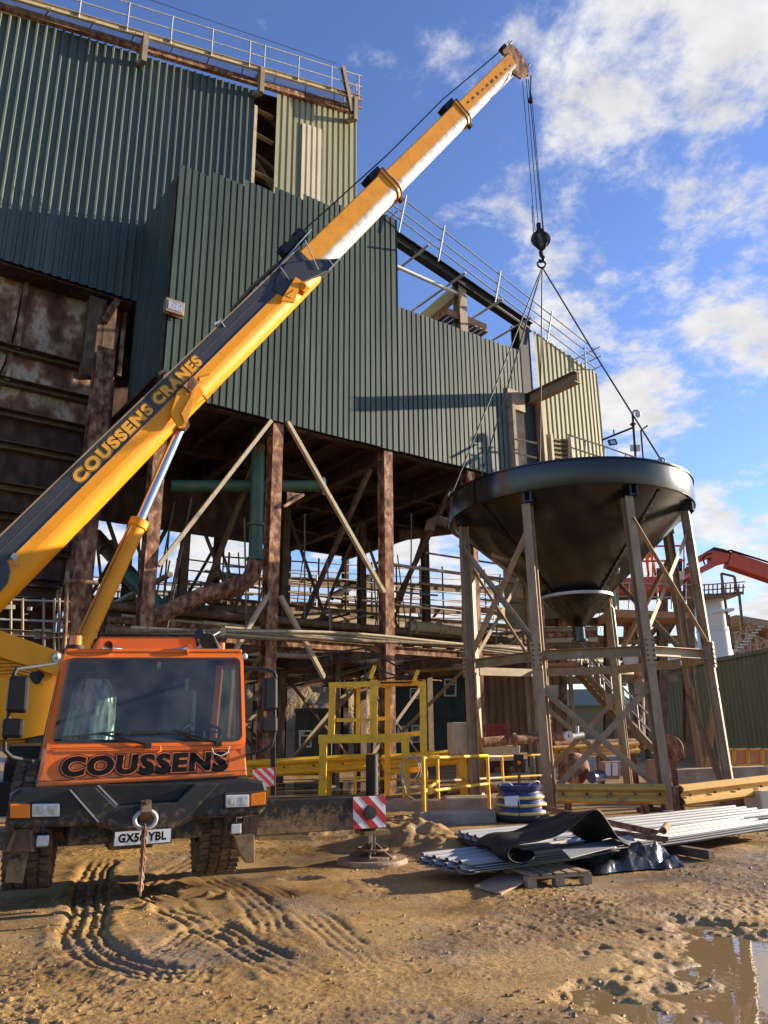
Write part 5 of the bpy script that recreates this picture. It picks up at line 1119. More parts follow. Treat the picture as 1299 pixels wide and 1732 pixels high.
# loose runs of pipe, tray and angle iron that cross under the building from front to back
rng5 = random.Random(21)
r5 = thing('cross_pipework', uz(14, 0, 24), 'tangle of small pipes and angle irons crossing from front to back under the raised building', 'pipework')
for i in range(34):
    uu = rng5.uniform(6.5, 21); z = rng5.choice([3.9, 4.1, 4.35, 4.6, 5.0, 5.4, 5.9]); w0 = rng5.uniform(18.6, 24); w1 = w0+rng5.uniform(5, 12)
    if rng5.random() < .5: ob('pipe', MB().tube([uz(uu, z, w0), uz(uu+rng5.uniform(-.6, .6), z+rng5.uniform(-.2, .2), w1)], rng5.uniform(.035, .09), 8), rng5.choice(['dusty', 'rust', 'grime', 'pale_steel']), r5)
    else: ob('angle_iron', MB().angle(uz(uu, z, w0), uz(uu+rng5.uniform(-3, 3), z+rng5.uniform(-.6, .8), w1), rng5.uniform(.07, .13)), rng5.choice(['dusty', 'rust', 'grime', 'dusty']), r5)
for i in range(60):
    uu = rng5.uniform(6.5, 20); w0 = rng5.choice([20, 22, 24.3, 27, 29]); z = rng5.choice([4.0, 4.3, 4.8, 5.2, 5.7, 6.2, 7.0, 7.6]) if uu > 11 else rng5.choice([3.9, 4.2, 4.5, 4.9]); l = rng5.uniform(2, 6)
    ob('rail', MB().tube([uz(uu, z, w0), uz(uu+l, z+rng5.uniform(-.15, .15), w0)], rng5.uniform(.02, .06), 7), rng5.choice(['dusty', 'pale_steel', 'galv', 'rust']), r5)
for i in range(34):
    uu = rng5.uniform(7, 20); w0 = rng5.uniform(20, 30); ob('hanger_rod', MB().bar(uz(uu, rng5.uniform(3.6, 4.2), w0), uz(uu+rng5.uniform(-.8, .8), rng5.uniform(6, 10), w0), .05, .05), rng5.choice(['grime', 'dusty']), r5)
# far plant seen through the gap on the left
fp = thing('far_gantry', at_y(255, 1060, 48), 'distant pale steel gantry seen left of the lift cylinder', 'gantry')
for k in range(5):
    y = 985+k*14; ob('walkway_beam', MB().bar(at_y(196, y, 48), at_y(430, y+6, 48), .2, .16), 'dusty' if k % 2 else 'grime', fp)
for k in range(12):
    x = 200+k*20; ob('post', MB().bar(at_y(x, 983, 48.1), at_y(x, 1110, 48.1), .14, .14), 'dusty', fp)
mb = MB()
for k in range(8): mb.bar(at_y(203+k*4, 990, 47.8), at_y(203+k*4, 1012, 47.8), .05, .05)
for y in (990, 997, 1004, 1011): mb.bar(at_y(203, y, 47.8), at_y(232, y, 47.8), .05, .05)
ob('cage', mb, 'white', fp)
for k in range(7):
    x = 440+k*32; ob('brace', MB().bar(at_y(x, 1040, 48), at_y(x+30, 1100, 48), .12, .12), 'grime', fp)
# raised gangway with rails at far left
gw_ = thing('gangway', fw(50, 1080, 20.2), 'steel gangway with pipe handrails and equipment left of the crane boom', 'gangway')
for (y0, y1, r) in [(1012, 1018, .03), (1046, 1052, .03)]: ob('handrail', MB().tube([fw(-40, y0, 20.2), fw(118, y1, 20.2)], r, 8), 'galv', gw_)
ob('floor_beam', MB().chan(fw(-40, 1066, 20.2), fw(118, 1076, 20.2), .15, .14), 'dusty', gw_)
for x in (18, 38, 74, 92, 100, 110): ob('handrail_post', MB().tube([fw(x, 1012, 20.2), fw(x, 1105, 20.2)], .035, 8), 'dusty' if x != 110 else 'rust', gw_)
ob('pipe', MB().tube([fw(108, 1105, 20), fw(114, 985, 20), fw(118, 982, 20), fw(165, 986, 20)], .06, 8), 'rust', gw_)
ob('sign_board', MB().prism([fw(6, 1023, 20.1), fw(26, 1023, 20.1), fw(26, 1030, 20.1), fw(6, 1030, 20.1)], NN*.03), 'pale_steel', gw_)
ob('panel', MB().prism([fw(58, 1064, 20.8), fw(70, 1064, 20.8), fw(69, 1080, 20.8), fw(58, 1080, 20.8)], NN*.05), 'silo', gw_)
ob('panel', MB().prism([fw(76, 1064, 20.8), fw(88, 1064, 20.8), fw(86, 1080, 20.8), fw(75, 1080, 20.8)], NN*.05), 'silo', gw_)
ob('shed_wall', MB().prism([fw(-60, 1022, 23), fw(92, 1026, 23), fw(92, 1110, 23), fw(-60, 1110, 23)], NN*.2), 'rust_dark', gw_)
ob('wall_lamp', MB().tube([fw(36, 1025, 20.6), fw(40, 1040, 20.6), fw(48, 1038, 20.6)], .02, 6).lathe([(0, 0), (.06, .02), (.07, .1), (0, .12)], fw(50, 1034, 20.6), seg=12), 'galv', gw_)

# ---------------------------------------------------------------- yellow access frame and barriers in the yard
yf = thing('access_frame', gnd(620, 1345), 'stepped yellow tubular access frame standing in water behind the outrigger', 'frame')
FY = 17.0
def ybar(a, b, w_=.16, Y=FY, Yb=None, m='steel_yellow', nm='frame_member', p=None):
    w_ *= .82
    ob(nm, MB().bar(at_y(*a, Y), at_y(*b, Yb or Y), w_, w_, Vector((0, 1, 0))), m, p or yf)
def toground(x, y, Y): q = at_y(x, y, Y); return q
ybar((547, 1247), (545, 1345), .19, nm='leg'); ybar((685, 1247), (688, 1345), .20, nm='leg'); ybar((539, 1250), (694, 1248), .215)
ybar((563, 1157), (560, 1243), .17, nm='upright'); ybar((632, 1150), (632, 1242), .19, nm='upright'); ybar((556, 1159), (643, 1157), .14)
ybar((569, 1218), (625, 1218), .09)
ybar((606, 1160), (605, 1243), .12, 18.4, nm='upright'); ybar((656, 1160), (655, 1345), .16, 18.4, nm='leg'); ybar((638, 1156), (720, 1154), .13, 17.5); ybar((632, 1216), (655, 1215), .10, 17.7)
ybar((715, 1155), (718, 1352), .17, 16.9, nm='leg'); ybar((655, 1246), (712, 1240), .12, 17.6); ybar((563, 1159), (606, 1161), .12, 17, 18.4); ybar((632, 1156), (656, 1160), .12, 17, 18.4)
ybar((656, 1158), (716, 1156), .10, 18.4, 16.9); ybar((655, 1308), (716, 1300), .12, 17.9, 16.95)
for a, b in [((626, 1148), (634, 1126)), ((700, 1152), (707, 1134))]: ybar(a, b, .10, 17.2, nm='stub')
yb_ = thing('black_rail', at_y(600, 1150, 17.4), 'thin dark folding rail lying on top of the yellow access frame', 'rail')
for a, b in [((552, 1155), (552, 1105)), ((617, 1152), (619, 1095)), ((552, 1105), (619, 1096)), ((545, 1156), (700, 1154)), ((619, 1096), (716, 1154)), ((575, 1110), (690, 1150)), ((640, 1150), (710, 1140))]:
    ybar(a, b, .045, 17.3, nm='rail_bar', m='matt_black', p=yb_)
def wbeam(prof_h=.31, d=.08):
    h = prof_h/2; f = [(-.0, -h), (d, -h*.72), (d, -h*.45), (0, -h*.12), (0, h*.12), (d, h*.45), (d, h*.72), (0, h)]
    return f+[(a-.012, b) for a, b in f[::-1]]
def armco(label, p0, p1, posts, m='barrier', h=.34, group=None, flip=False):
    t = thing('crash_barrier', (Vector(p0)+Vector(p1))/2*1.0, label, 'barrier', group)
    pr = wbeam(h)
    if flip: pr = [(-a, b) for a, b in pr]
    ob('rail', MB().extr(pr, p0, p1), m, t)
    d = (Vector(p1)-Vector(p0)).normalized(); nrm = Vector((-d.y, d.x, 0)); nrm = nrm if nrm.dot(Vector((p0[0], p0[1], 0))) > 0 else -nrm
    for s_ in posts:
        q = Vector(p0).lerp(Vector(p1), s_)+nrm*.10
        ob('post', MB().ibeam(Vector((q.x, q.y, -.1)), Vector((q.x, q.y, q.z+h*.42)), .14, .14, d), 'rust' if m == 'barrier' else m, t)
    mb = MB()
    for i in range(5):
        q = Vector(p0).lerp(Vector(p1), .06+.22*i)-nrm*.05; mb.obox(q, d*.02, nrm*.02, ZV*.02)
    tag(ob('bolts', mb, 'rust_dark', t), kind='stuff')
    return t
armco('yellow crash barrier running through the flooded ground from the right mirror to the yellow frame', at_y(415, 1301, 18.8), at_y(640, 1288, 19.6), (.18, .62), 'steel_yellow', .40)
armco('yellow crash barrier between the yellow frame and the hopper leg', at_y(645, 1290, 19.4), at_y(785, 1279, 20), (.3, .96), 'steel_yellow', .36)
armco('faded yellow crash barrier section across the front of the hopper legs', at_y(941, 1342, 15.9), at_y(1127, 1343, 15.5), (.1, .80), 'barrier', .36)
armco('yellow crash barrier at the right edge with a free end by the hopper leg', at_y(1152, 1346, 14.9), at_y(1330, 1324, 16.6), (.01, .55), 'barrier', .38)
pp = at_y(781, 1245, 19.6)
box_ = one('junction_box', MB().box(pp-ZV*.05, .62, .4, .75, .3), 'pale_steel', 'tan steel cabinet on a yellow post beside the left hopper leg', 'cabinet', bevel=.02)
ob('post', MB().bar(pp-ZV*.45, Vector((pp.x, pp.y, 0)), .2, .2), 'steel_yellow', box_)
# thin yellow handrail round the pit
hr_ = thing('yellow_handrail', gnd(720, 1390), 'thin yellow tube handrail round the pit in front of the hopper legs', 'handrail')
def hpst(x, yt, yb):
    b = gnd(x, yb, 0); tz = at_y(x, yt, b.y); ob('post', MB().tube([b-ZV*.1, Vector((b.x, b.y, tz.z))], .035, 8), 'steel_yellow', hr_); return b, tz.z
P = {}
for x, yt, yb in [(718, 1280, 1395), (742, 1278, 1362), (828, 1276, 1372), (601, 1283, 1345), (852, 1278, 1350), (925, 1275, 1345)]: P[x] = hpst(x, yt, yb)
def hrl(a, b, fr, m='steel_yellow'):
    (pa, za), (pb, zb) = P[a], P[b]; ob('rail', MB().tube([Vector((pa.x, pa.y, za*fr)), Vector((pb.x, pb.y, zb*fr))], .03, 8), m, hr_)
for f in (.98, .48): hrl(718, 828, f); hrl(718, 742, f); hrl(601, 742, f); hrl(852, 925, f); hrl(742, 852, f, 'pale_steel')
# pit kerbs and lumps of concrete
for px, sx, sy, sz, lab, nm in [((705, 1370), 2.1, .35, .28, 'crusted concrete kerb along the far side of the pit', 'kerb_block'), ((770, 1392), 1.5, .4, .28, 'crusted concrete kerb along the near side of the pit', 'kerb_block'), ((800, 1368), 1.3, .7, .32, 'broken concrete slab beside the pit under the handrail', 'slab')]:
    p = gnd(*px); mb = MB(); ang = random.uniform(-.1, .25)
    mb.box(p+ZV*(sz/2-.06), sx, sy, sz, ang); o = one(nm, mb, 'concrete', lab, 'concrete', bevel=.05)
p = gnd(800, 1357); tag(ob('bent_pipe', MB().tube([p+Vector((-.9, 0, .25)), p+Vector((.9, .3, .32))], .10, 10).tube([p+Vector((-.7, 0, .3)), p+Vector((-1.3, -.3, .0))], .05, 8), 'rust'), 'rusty pipe lying on the concrete behind the handrail', 'pipe')
# coil of hose on the frame
hc = thing('hose_coil', at_y(690, 1300, 17), 'pale hose coiled and hung on the yellow frame', 'hose')
mb = MB()
for i in range(5):
    c = at_y(694+i*1.5, 1300+i*2.2, 16.75+i*.03); mb.torus(c, Vector((.15-.06*i, 1, .12*(i % 3)-.1)), .22+.035*i, .012, 26, 6, 0, .8)
mb.tube([at_y(676, 1290, 16.7), at_y(680, 1320, 16.6), at_y(688, 1345, 16.5), at_y(700, 1352, 16.4)], .016, 6)
ob('coil', mb, 'pale_steel', hc)
# ---------------------------------------------------------------- blue stepped casting by the pit
p = gnd(882, 1388); bl_ = thing('stepped_casting', p, 'blue stepped ring casting with pale edges and a paper tag', 'casting')
ob('drum', MB().lathe([(.47, 0), (.52, .03), (.52, .12), (.42, .20)], p, seg=40), 'matt_black', bl_)
for i, (z, r) in enumerate([(.13, .53), (.27, .48), (.40, .44)]):
    ob('ring', MB().lathe([(r-.10, z-.02), (r, z+.02), (r, z+.05), (r-.05, z+.10), (r-.07, z+.14), (r-.14, z+.14)], p, seg=40), 'blue', bl_)
    ob('edge_band', MB().lathe([(r-.01, z+.0), (r+.012, z+.015), (r+.012, z+.05), (r-.01, z+.055)], p, seg=40), 'cast_yellow', bl_)
ob('top_ring', MB().lathe([(.30, .52), (.36, .52), (.41, .56), (.43, .64), (.40, .65), (.33, .60), (.30, .55), (.30, .52)], p, seg=40), 'blue', bl_)
ob('lifting_loop', MB().torus(p+Vector((-.28, -.22, .62)), Vector((.4, .6, .7)), .13, .012, 20, 6).torus(p+Vector((.22, -.22, .62)), Vector((-.4, .6, .7)), .14, .012, 20, 6), 'silo', bl_)
ob('paper_tag', MB().prism([p+Vector((-.36, -.42, .30)), p+Vector((-.10, -.49, .30)), p+Vector((-.10, -.47, .48)), p+Vector((-.36, -.38, .46))], Vector((0, -.01, 0))), 'white', bl_)
ob('strap', MB().bar(p+Vector((-.12, -.55, .02)), p+Vector((-.12, -.45, .55)), .025, .01), 'matt_black', bl_)

# ---------------------------------------------------------------- stacked roofing sheets
def roofing(zb, A0, A1, E1, n, labs, group, jit, seed):
    """sheets with ribs along the length; A0-A1 is the near end edge, A1-E1 the long edge"""
    rg = random.Random(seed); ln = (E1-A1); L_ = ln.length; ld = ln.normalized(); wdv = (A0-A1); W_ = wdv.length; wd = wdv.normalized()
    npr = max(4, round(W_/.25))
    for k in range(n):
        sh_ = ld*rg.uniform(-jit, jit)+wd*rg.uniform(-.05, .05); z = zb+k*.019; rot = rg.uniform(-.012, .012)
        prof = []
        pt = W_/npr
        for i in range(npr): b = i*pt; prof += [(b, 0), (b+pt*.60, 0), (b+pt*.68, .026), (b+pt*.88, .026), (b+pt*.96, 0)]
        prof.append((W_, 0)); vs = []
        l2 = L_*rg.uniform(.93, 1.0)
        for t, h in prof:
            for s_ in (0, .33, .66, 1.0):
                q = A1+sh_+wd*t+ld*(l2*s_)+ld.cross(ZV)*(rot*l2*s_); vs.append(Vector((q.x, q.y, z+h-.02*math.sin(s_*math.pi))))
        m = len(prof); fs = [(4*i+s_, 4*i+s_+1, 4*i+s_+5, 4*i+s_+4) for i in range(m-1) for s_ in range(3)]
        top_ = k == n-1
        o = ob('roofing_sheet', MB().add(vs, fs), 'sheet_grey', None, recalc=False); so = o.modifiers.new('thickness', 'SOLIDIFY'); so.thickness = .004
        tag(o, labs[1] if top_ else labs[0], 'roofing sheet', group)
A1 = gnd(797, 1474, .18); A0 = gnd(710, 1455, .18); E1 = gnd(1330, 1396, .18)
roofing(.16, A0, A1, E1, 5, ('pale grey profiled sheet inside the nearer stack on the pallet', 'uppermost pale grey profiled sheet of the nearer stack, its left end towards the sand'), 'profiled sheets in the nearer stack', .10, 3)
B1 = gnd(842, 1431, .22); B0 = gnd(772, 1411, .22); E2 = gnd(1340, 1378, .22)
roofing(.14, B0, B1, E2, 7, ('pale grey profiled sheet inside the farther stack', 'uppermost pale grey profiled sheet of the farther stack'), 'profiled sheets in the farther stack', .06, 5)
pal = thing('pallet', gnd(942, 1494), 'weathered wooden pallet carrying the grey roofing sheets', 'pallet')
pa = gnd(890, 1502); pb = gnd(998, 1494); dx = (pb-pa).normalized(); dy = Vector((-dx.y, dx.x, 0)); L_ = (pb-pa).length
for i in range(5): ob('deck_board', MB().obox(pa+dx*(L_*(.1+.2*i))+dy*.5+ZV*.125, dx*.055, dy*.55, ZV*.011), 'wood', pal, .004)
for j in (0, .5, 1.0):
    ob('stringer', MB().obox(pa+dx*L_/2+dy*j+ZV*.1, dx*L_/2, dy*.05, ZV*.012), 'wood', pal)
    for i in (0, .5, 1): ob('block', MB().obox(pa+dx*(.05+(L_-.1)*i)+dy*j+ZV*.045, dx*.055, dy*.05, ZV*.045), 'wood', pal, .004)
a, b, c, d_ = gnd(802, 1504), gnd(848, 1518), gnd(903, 1494), gnd(858, 1484)
one('board', MB().prism([a+ZV*.02, b+ZV*.02, c+ZV*.05, d_+ZV*.06], ZV*.022), 'wood', 'thin grey plywood board lying on the mud against the pallet', 'board')
a, b = gnd(1112, 1440), gnd(1205, 1456); one('timber', MB().bar(a+ZV*.07, b+ZV*.07, .12, .11), 'wood_dark', 'dark square timber sticking out from under the roofing sheets', 'timber', bevel=.006)
# folded black belt
bz = .36; n = 26; w0 = at_y(845, 1418, gnd(850, 1440).y+.2)
def belt(label):
    mb = MB(); vs = []
    base = gnd(922, 1442, .26); ex = Vector((.93, .36, 0)).normalized(); ey = Vector((-.36, .93, 0))
    prof = [(-.30, .10), (-.40, .03), (-.52, .0), (-.64, .03), (-.70, .12), (-.67, .22), (-.58, .29), (-.42, .33), (-.2, .34), (0, .38), (.18, .46), (.34, .54), (.47, .55), (.55, .45), (.62, .30), (.72, .16), (.84, .07), (.95, .04)]
    m = len(prof); W_ = 1.15; ns = 9
    for i, (x, z) in enumerate(prof):
        for s_ in range(ns):
            t = s_/(ns-1); q1 = float(fbm(np.array([x*2.3+t]), np.array([t*2.6+i*.1]), 404, 3)[0]); vs.append(base+ex*(x+.22*t+.10*q1)+ey*(W_*t-.35)+ZV*(z*(.70-.2*t)+.20*q1))
    mb.add(vs, [(i*ns+s_, (i+1)*ns+s_, (i+1)*ns+s_+1, i*ns+s_+1) for i in range(m-1) for s_ in range(ns-1)], 0, True)
    o = one('rubber_belt', mb, 'black_rubber', label, 'rubber sheet'); sd2 = o.modifiers.new('subdivision', 'SUBSURF'); sd2.levels = 2; sd2.render_levels = 2; so = o.modifiers.new('thickness', 'SOLIDIFY'); so.thickness = .018
belt('folded black rubber belt draped over the roofing sheets')
def crumple(nm, px, sx, sy, h, m, label, cat, seed, z0=.0, ang=0.3):
    base = gnd(*px); n1, n2 = 34, 22; vs = []; c, s = math.cos(ang), math.sin(ang)
    for i in range(n1):
        for j in range(n2):
            a, b = i/(n1-1)*2-1, j/(n2-1)*2-1
            edge = (1-a*a)*(1-b*b); X = np.array([a*2.2+seed]); Y = np.array([b*2.2])
            z = h*(edge**.45)*(.62+1.0*float(fbm(X, Y, seed, 4)[0]))+.55*h*(.3-float(np.abs(fbm(X*2.6, Y*2.6, seed+9, 3))[0]))*edge**.35
            wx = a*sx*(1+.25*float(fbm(Y*1.3, X*.4, seed+3, 2)[0])); wy = b*sy*(1+.35*float(fbm(X*1.3, Y*.3, seed+5, 2)[0]))
            vs.append(base+Vector((wx*c-wy*s, wx*s+wy*c, z0+max(z, -.01))))
    mb = MB().add(vs, [(i*n2+j, (i+1)*n2+j, (i+1)*n2+j+1, i*n2+j+1) for i in range(n1-1) for j in range(n2-1)], 0, True)
    return one(nm, mb, m, label, cat)
crumple('polythene_sheet', (1058, 1464), .66, .34, .30, 'poly', 'crumpled shiny black polythene bundled in front of the roofing sheets', 'plastic sheet', 5, .0, .35)
a, b, c = gnd(915, 1375, .25), gnd(1090, 1404, .34), gnd(1128, 1396, .36)
tag(ob('rusty_pipe', MB().tube([gnd(920, 1366, .3), gnd(1000, 1385, .36), gnd(1105, 1408, .40), gnd(1122, 1405, .42), gnd(1128, 1396, .44)], .042, 12), 'rust'), 'thin rusty pipe with a bent end lying across the roofing sheets', 'pipe')
tag(ob('steel_angle', MB().angle(gnd(985, 1402, .34), gnd(1128, 1420, .34), .06), 'rust'), 'rusty steel angle lying on the nearer roofing sheets', 'steel angle')
# bright offcut lying on the nearer stack
q = [gnd(965, 1452, .32), gnd(1075, 1424, .32), gnd(1068, 1412, .33), gnd(950, 1437, .33)]
one('steel_offcut', MB().prism(q, ZV*.006), 'sheet_grey', 'flat bright metal offcut beside the black rubber belt', 'metal sheet')
p = gnd(1296, 1378); one('concrete_cube', MB().box(p+ZV*.22, .62, .6, .5, .25), 'cream', 'cream block standing at the right edge beside the crash barrier', 'block', bevel=.03)
p = gnd(1098, 1374); tag(ob('ground_fitting', MB().box(p+ZV*.05, .45, .2, .09, .1).lathe([(.05, 0), (.05, .1), (0, .1)], p+ZV*.05+Vector((.05, 0, 0)), seg=12), 'rust_dark'), 'small dark fitting on the ground under the hopper', 'fitting')
# ---------------------------------------------------------------- plant behind the hopper legs
ct = thing('hose_cart', at_y(855, 1262, 22), 'low cart with a cream canvas cover between the left hopper legs', 'cart')
ob('canvas_cover', MB().prism([at_y(x, y, 22) for x, y in [(820, 1262), (880, 1261), (878, 1286), (824, 1288)]], Vector((0, .8, 0))), 'cream', ct, .03)
ob('cart_body', MB().prism([at_y(x, y, 22.1) for x, y in [(816, 1286), (890, 1284), (890, 1306), (818, 1308)]], Vector((0, .7, 0))), 'rust_dark', ct, .02)
for x in (842, 866): ob('wheel', MB().lathe([(0, .04), (.04, .05), (.085, .04), (.09, 0), (.085, -.04)], at_y(x, 1302, 21.95), Vector((0, -1, 0)), 20), 'grime', ct)
pn = thing('control_post', at_y(878, 1300, 20), 'dark control box with a lamp on a post behind the handrail', 'control box')
ob('box', MB().prism([at_y(x, y, 20) for x, y in [(870, 1276), (886, 1276), (886, 1298), (870, 1298)]], Vector((0, .15, 0))), 'matt_black', pn, .01); ob('lamp', MB().lathe([(.05, 0), (.045, .04), (0, .05)], at_y(878, 1290, 19.98), Vector((0, -1, 0)), 12), 'amber', pn); ob('post', MB().bar(at_y(878, 1298, 20.1), at_y(878, 1345, 20.1), .06, .06), 'grime', pn)
pipe('rusty_pipe', [at_y(815, 1256, 20.8), at_y(885, 1250, 21.4), at_y(955, 1245, 22)], .13, 'rust', 'rusty pipe leading to a valve between the hopper legs', flanges=[(at_y(870, 1251, 21.2), Vector((1, .1, 0)))])
vv = thing('valve', at_y(965, 1245, 21.8), 'white flanged valve on the end of a rusty pipe', 'valve')
ob('flange', MB().lathe([(.04, 0), (.13, 0), (.13, .04), (.04, .04), (.04, 0)], at_y(962, 1245, 21.6), Vector((-.3, -1, 0)), 22), 'frame_white', vv); ob('body', MB().tube([at_y(966, 1246, 21.8), at_y(985, 1243, 22)], .09, 14).tube([at_y(976, 1245, 21.9), at_y(976, 1228, 21.9)], .05, 10), 'galv', vv)
pipe('long_pipe', [at_y(935, 1262, 23.5), at_y(1075, 1258, 24.5)], .16, 'rust', 'long rusty pipe lying level behind the front hopper legs')
armco('old tan crash barrier behind the valve and the motor', at_y(935, 1272, 23.2), at_y(1080, 1264, 24.2), (.1, .55, .95), 'barrier', .34)
mo = thing('gear_motor', at_y(978, 1305, 21), 'rusty round gear wheel with a small blue motor low behind the barrier', 'motor')
ob('gear_wheel', MB().lathe([(0, .1), (.12, .1), (.14, .04), (.36, .04), (.40, 0), (.40, -.12), (.36, -.16), (0, -.16)], at_y(975, 1300, 21), Vector((.35, -1, .05)), 30), 'rust', mo)
ob('motor_body', MB().tube([at_y(1000, 1315, 20.6), at_y(1018, 1312, 20.9)], .15, 16), 'blue', mo)
bx = thing('carton', at_y(1036, 1316, 20.8), 'brown cardboard carton with white labels behind the barrier', 'carton')
ob('box', MB().prism([at_y(x, y, 20.8) for x, y in [(1016, 1289), (1048, 1288), (1048, 1318), (1016, 1318)]], Vector((.1, .4, 0))), 'tan_board', bx, .005)
for x0 in (1024, 1036): ob('label', MB().prism([at_y(x, y, 20.78) for x, y in [(x0, 1290), (x0+9, 1290), (x0+9, 1312), (x0, 1312)]], Vector((0, .01, 0))), 'white', bx)
rl = thing('hose_reel', at_y(1137, 1268, 18.5), 'rusty hose reel on a post behind the right hopper legs', 'reel')
rx_ = Vector((-.75, -.65, 0)).normalized(); rc = at_y(1136, 1266, 18.6)
for o_ in (-.09, .09): ob('reel_disc', MB().lathe([(.05, -.012), (.30, -.012), (.32, 0), (.30, .012), (.05, .012)], rc+rx_*o_, rx_, 28), 'rust', rl)
ob('hub', MB().tube([rc-rx_*.1, rc+rx_*.1], .16, 18), 'grime', rl); ob('post', MB().bar(Vector((rc.x, rc.y, 0)), rc-ZV*.3, .10, .10), 'rust', rl)
ob('hose', MB().torus(rc+rx_*.0, rx_, .25, .05, 26, 8), 'cable', rl)
p = at_y(1201, 1287, 18.5); crumple('red_bag', (1201, 1301), .22, .14, .45, 'red_bag', 'bright red plastic bag slumped between the right hopper legs', 'bag', 17, .12, .1)
one('low_wall', MB().prism([at_y(x, y, 19.2) for x, y in [(1140, 1302), (1300, 1296), (1300, 1326), (1140, 1326)]], Vector((.1, .5, 0))), 'concrete', 'low tan concrete wall behind the right crash barrier', 'wall', bevel=.03)
one('orange_block', MB().prism([at_y(x, y, 17.6) for x, y in [(1097, 1285), (1113, 1285), (1113, 1326), (1097, 1326)]], Vector((.05, .3, 0))), 'tan_board', 'upright tan steel post beside the front right hopper leg', 'post', bevel=.01)
for i in range(4):
    t = thing('pedestrian_barrier', at_y(1228+24*i, 1290, 23), ['yellow framed pedestrian barrier panel nearest the right hopper leg', 'yellow framed pedestrian barrier panel, second from the right hopper leg', 'yellow framed pedestrian barrier panel, third from the right hopper leg', 'yellow framed pedestrian barrier panel cut by the right edge'][i], 'barrier', 'row of yellow pedestrian barriers')
    a = [at_y(x, y, 23-.3*i) for x, y in [(1218+24*i, 1268), (1239+24*i, 1267), (1240+24*i, 1294), (1219+24*i, 1295)]]
    mb = MB()
    for j in range(4): mb.bar(a[j], a[(j+1) % 4], .06, .06, Vector((0, 1, 0)))
    ob('frame', mb, 'barrier', t); ob('infill', MB().prism(a, Vector((0, .02, 0))), 'tan_board', t)
one('kiosk', MB().prism([at_y(x, y, 21.5) for x, y in [(1220, 1299), (1247, 1297), (1247, 1318), (1220, 1318)]], Vector((.1, .5, 0))), 'silo', 'pale grey box behind the right crash barrier', 'box', bevel=.01)
# brown sheeted wall and the stair behind the hopper
bw = thing('brown_wall', at_y(850, 1250, 30), 'dirty brown profiled wall behind the left hopper legs', 'wall')
x = 790
while x < 935:
    a, b = at_y(x, 1140, 30), at_y(x+12, 1141, 30); sheet(bw, 'brown_sheet', Vector((a.x, a.y, 0)), Vector((1, 0, 0)), b.x-a.x, .9, a.z, a.z, Vector((0, -1, 0)), pitch=.28); x += 12
rb = thing('red_barrier', at_y(835, 1240, 28), 'low red barrier panel in front of the brown wall', 'barrier')
mb = MB()
for x in range(812, 858, 6): mb.bar(at_y(x, 1226, 28), at_y(x, 1246, 28), .05, .05)
for y in (1226, 1236, 1246): mb.bar(at_y(808, y, 28), at_y(860, y, 28), .05, .05)
ob('bars', mb, 'red', rb)
stt = thing('steel_stair', at_y(1000, 1250, 27), 'steel stair with handrails climbing to the left behind the hopper', 'stairs')
sa, sb_ = at_y(1080, 1268, 26), at_y(958, 1128, 29)
for off in (0, .9):
    o_ = Vector((.2, -off, 0)); ob('stringer', MB().chan(sa+o_, sb_+o_, .08, .24), 'dusty', stt); ob('handrail', MB().tube([sa+o_+ZV*1.0, sb_+o_+ZV*1.0], .03, 8), 'galv', stt); ob('handrail', MB().tube([sa+o_+ZV*.5, sb_+o_+ZV*.5], .025, 8), 'galv', stt)
    for k in range(7): q = sa.lerp(sb_, k/6)+o_; ob('baluster', MB().tube([q, q+ZV*1.0], .025, 6), 'galv', stt)
for k in range(17): q = sa.lerp(sb_, (k+.5)/17)+Vector((.2, -.45, 0)); ob('tread', MB().box(q, .28, .9, .04), 'dusty', stt)
lnd = sb_+Vector((-.8, -.45, 0)); ob('landing', MB().box(lnd, 1.8, 1.2, .12), 'tan_board', stt)
for dx_ in (-.8, .8): ob('leg', MB().bar(lnd+Vector((dx_, 0, 0)), Vector((lnd.x+dx_, lnd.y, 0)), .14, .14), 'dusty', stt)
# tower of steelwork, pipes and a brown platform behind the cone
tw = thing('steel_tower', at_y(1010, 1250, 31), 'dusty steel platform tower with pipes standing behind the hopper cone', 'tower')
for x in (905, 950, 1030, 1120, 1165): ob('column', MB().ibeam(at_y(x, 1275, 31), at_y(x, 960 if x > 1000 else 900, 31), .35, .35, Vector((0, 1, 0))), 'rust' if x in (950,) else 'grime', tw)
for y in (1010, 1052, 1085, 1150): ob('beam', MB().ibeam(at_y(895, y+2, 31.1), at_y(1175, y-4, 31.1), .25, .3), 'grime' if y < 1085 else 'dusty', tw)
for (a, b) in [((905, 1050), (950, 1150)), ((950, 1052), (1030, 1150)), ((1030, 1150), (1120, 1052)), ((1030, 1010), (950, 1085)), ((1120, 1085), (1165, 1010))]: ob('brace', MB().angle(at_y(*a, 31), at_y(*b, 31), .18), 'dusty', tw)
ob('platform', MB().prism([at_y(x, y, 29) for x, y in [(1035, 1030), (1165, 1036), (1165, 1046), (1035, 1044)]], Vector((0, 2.5, 0))), 'tan_board', tw)
for k in range(6): ob('handrail_post', MB().tube([at_y(1040+24*k, 1030, 29), at_y(1040+24*k, 985, 29)], .03, 6), 'galv', tw)
for y in (986, 1008): ob('handrail', MB().tube([at_y(1035, y, 29), at_y(1168, y+3, 29)], .03, 6), 'galv', tw)
for k in range(5): ob('pipe', MB().tube([at_y(1058+k*5, 1050, 30.5), at_y(1056+k*5, 1082, 30.5)], .06, 8), 'rust', tw)
ob('duct', MB().tube([at_y(1088, 1110, 30), at_y(1080, 1150, 30), at_y(1082, 1265, 30)], .22, 12), 'rust', tw)
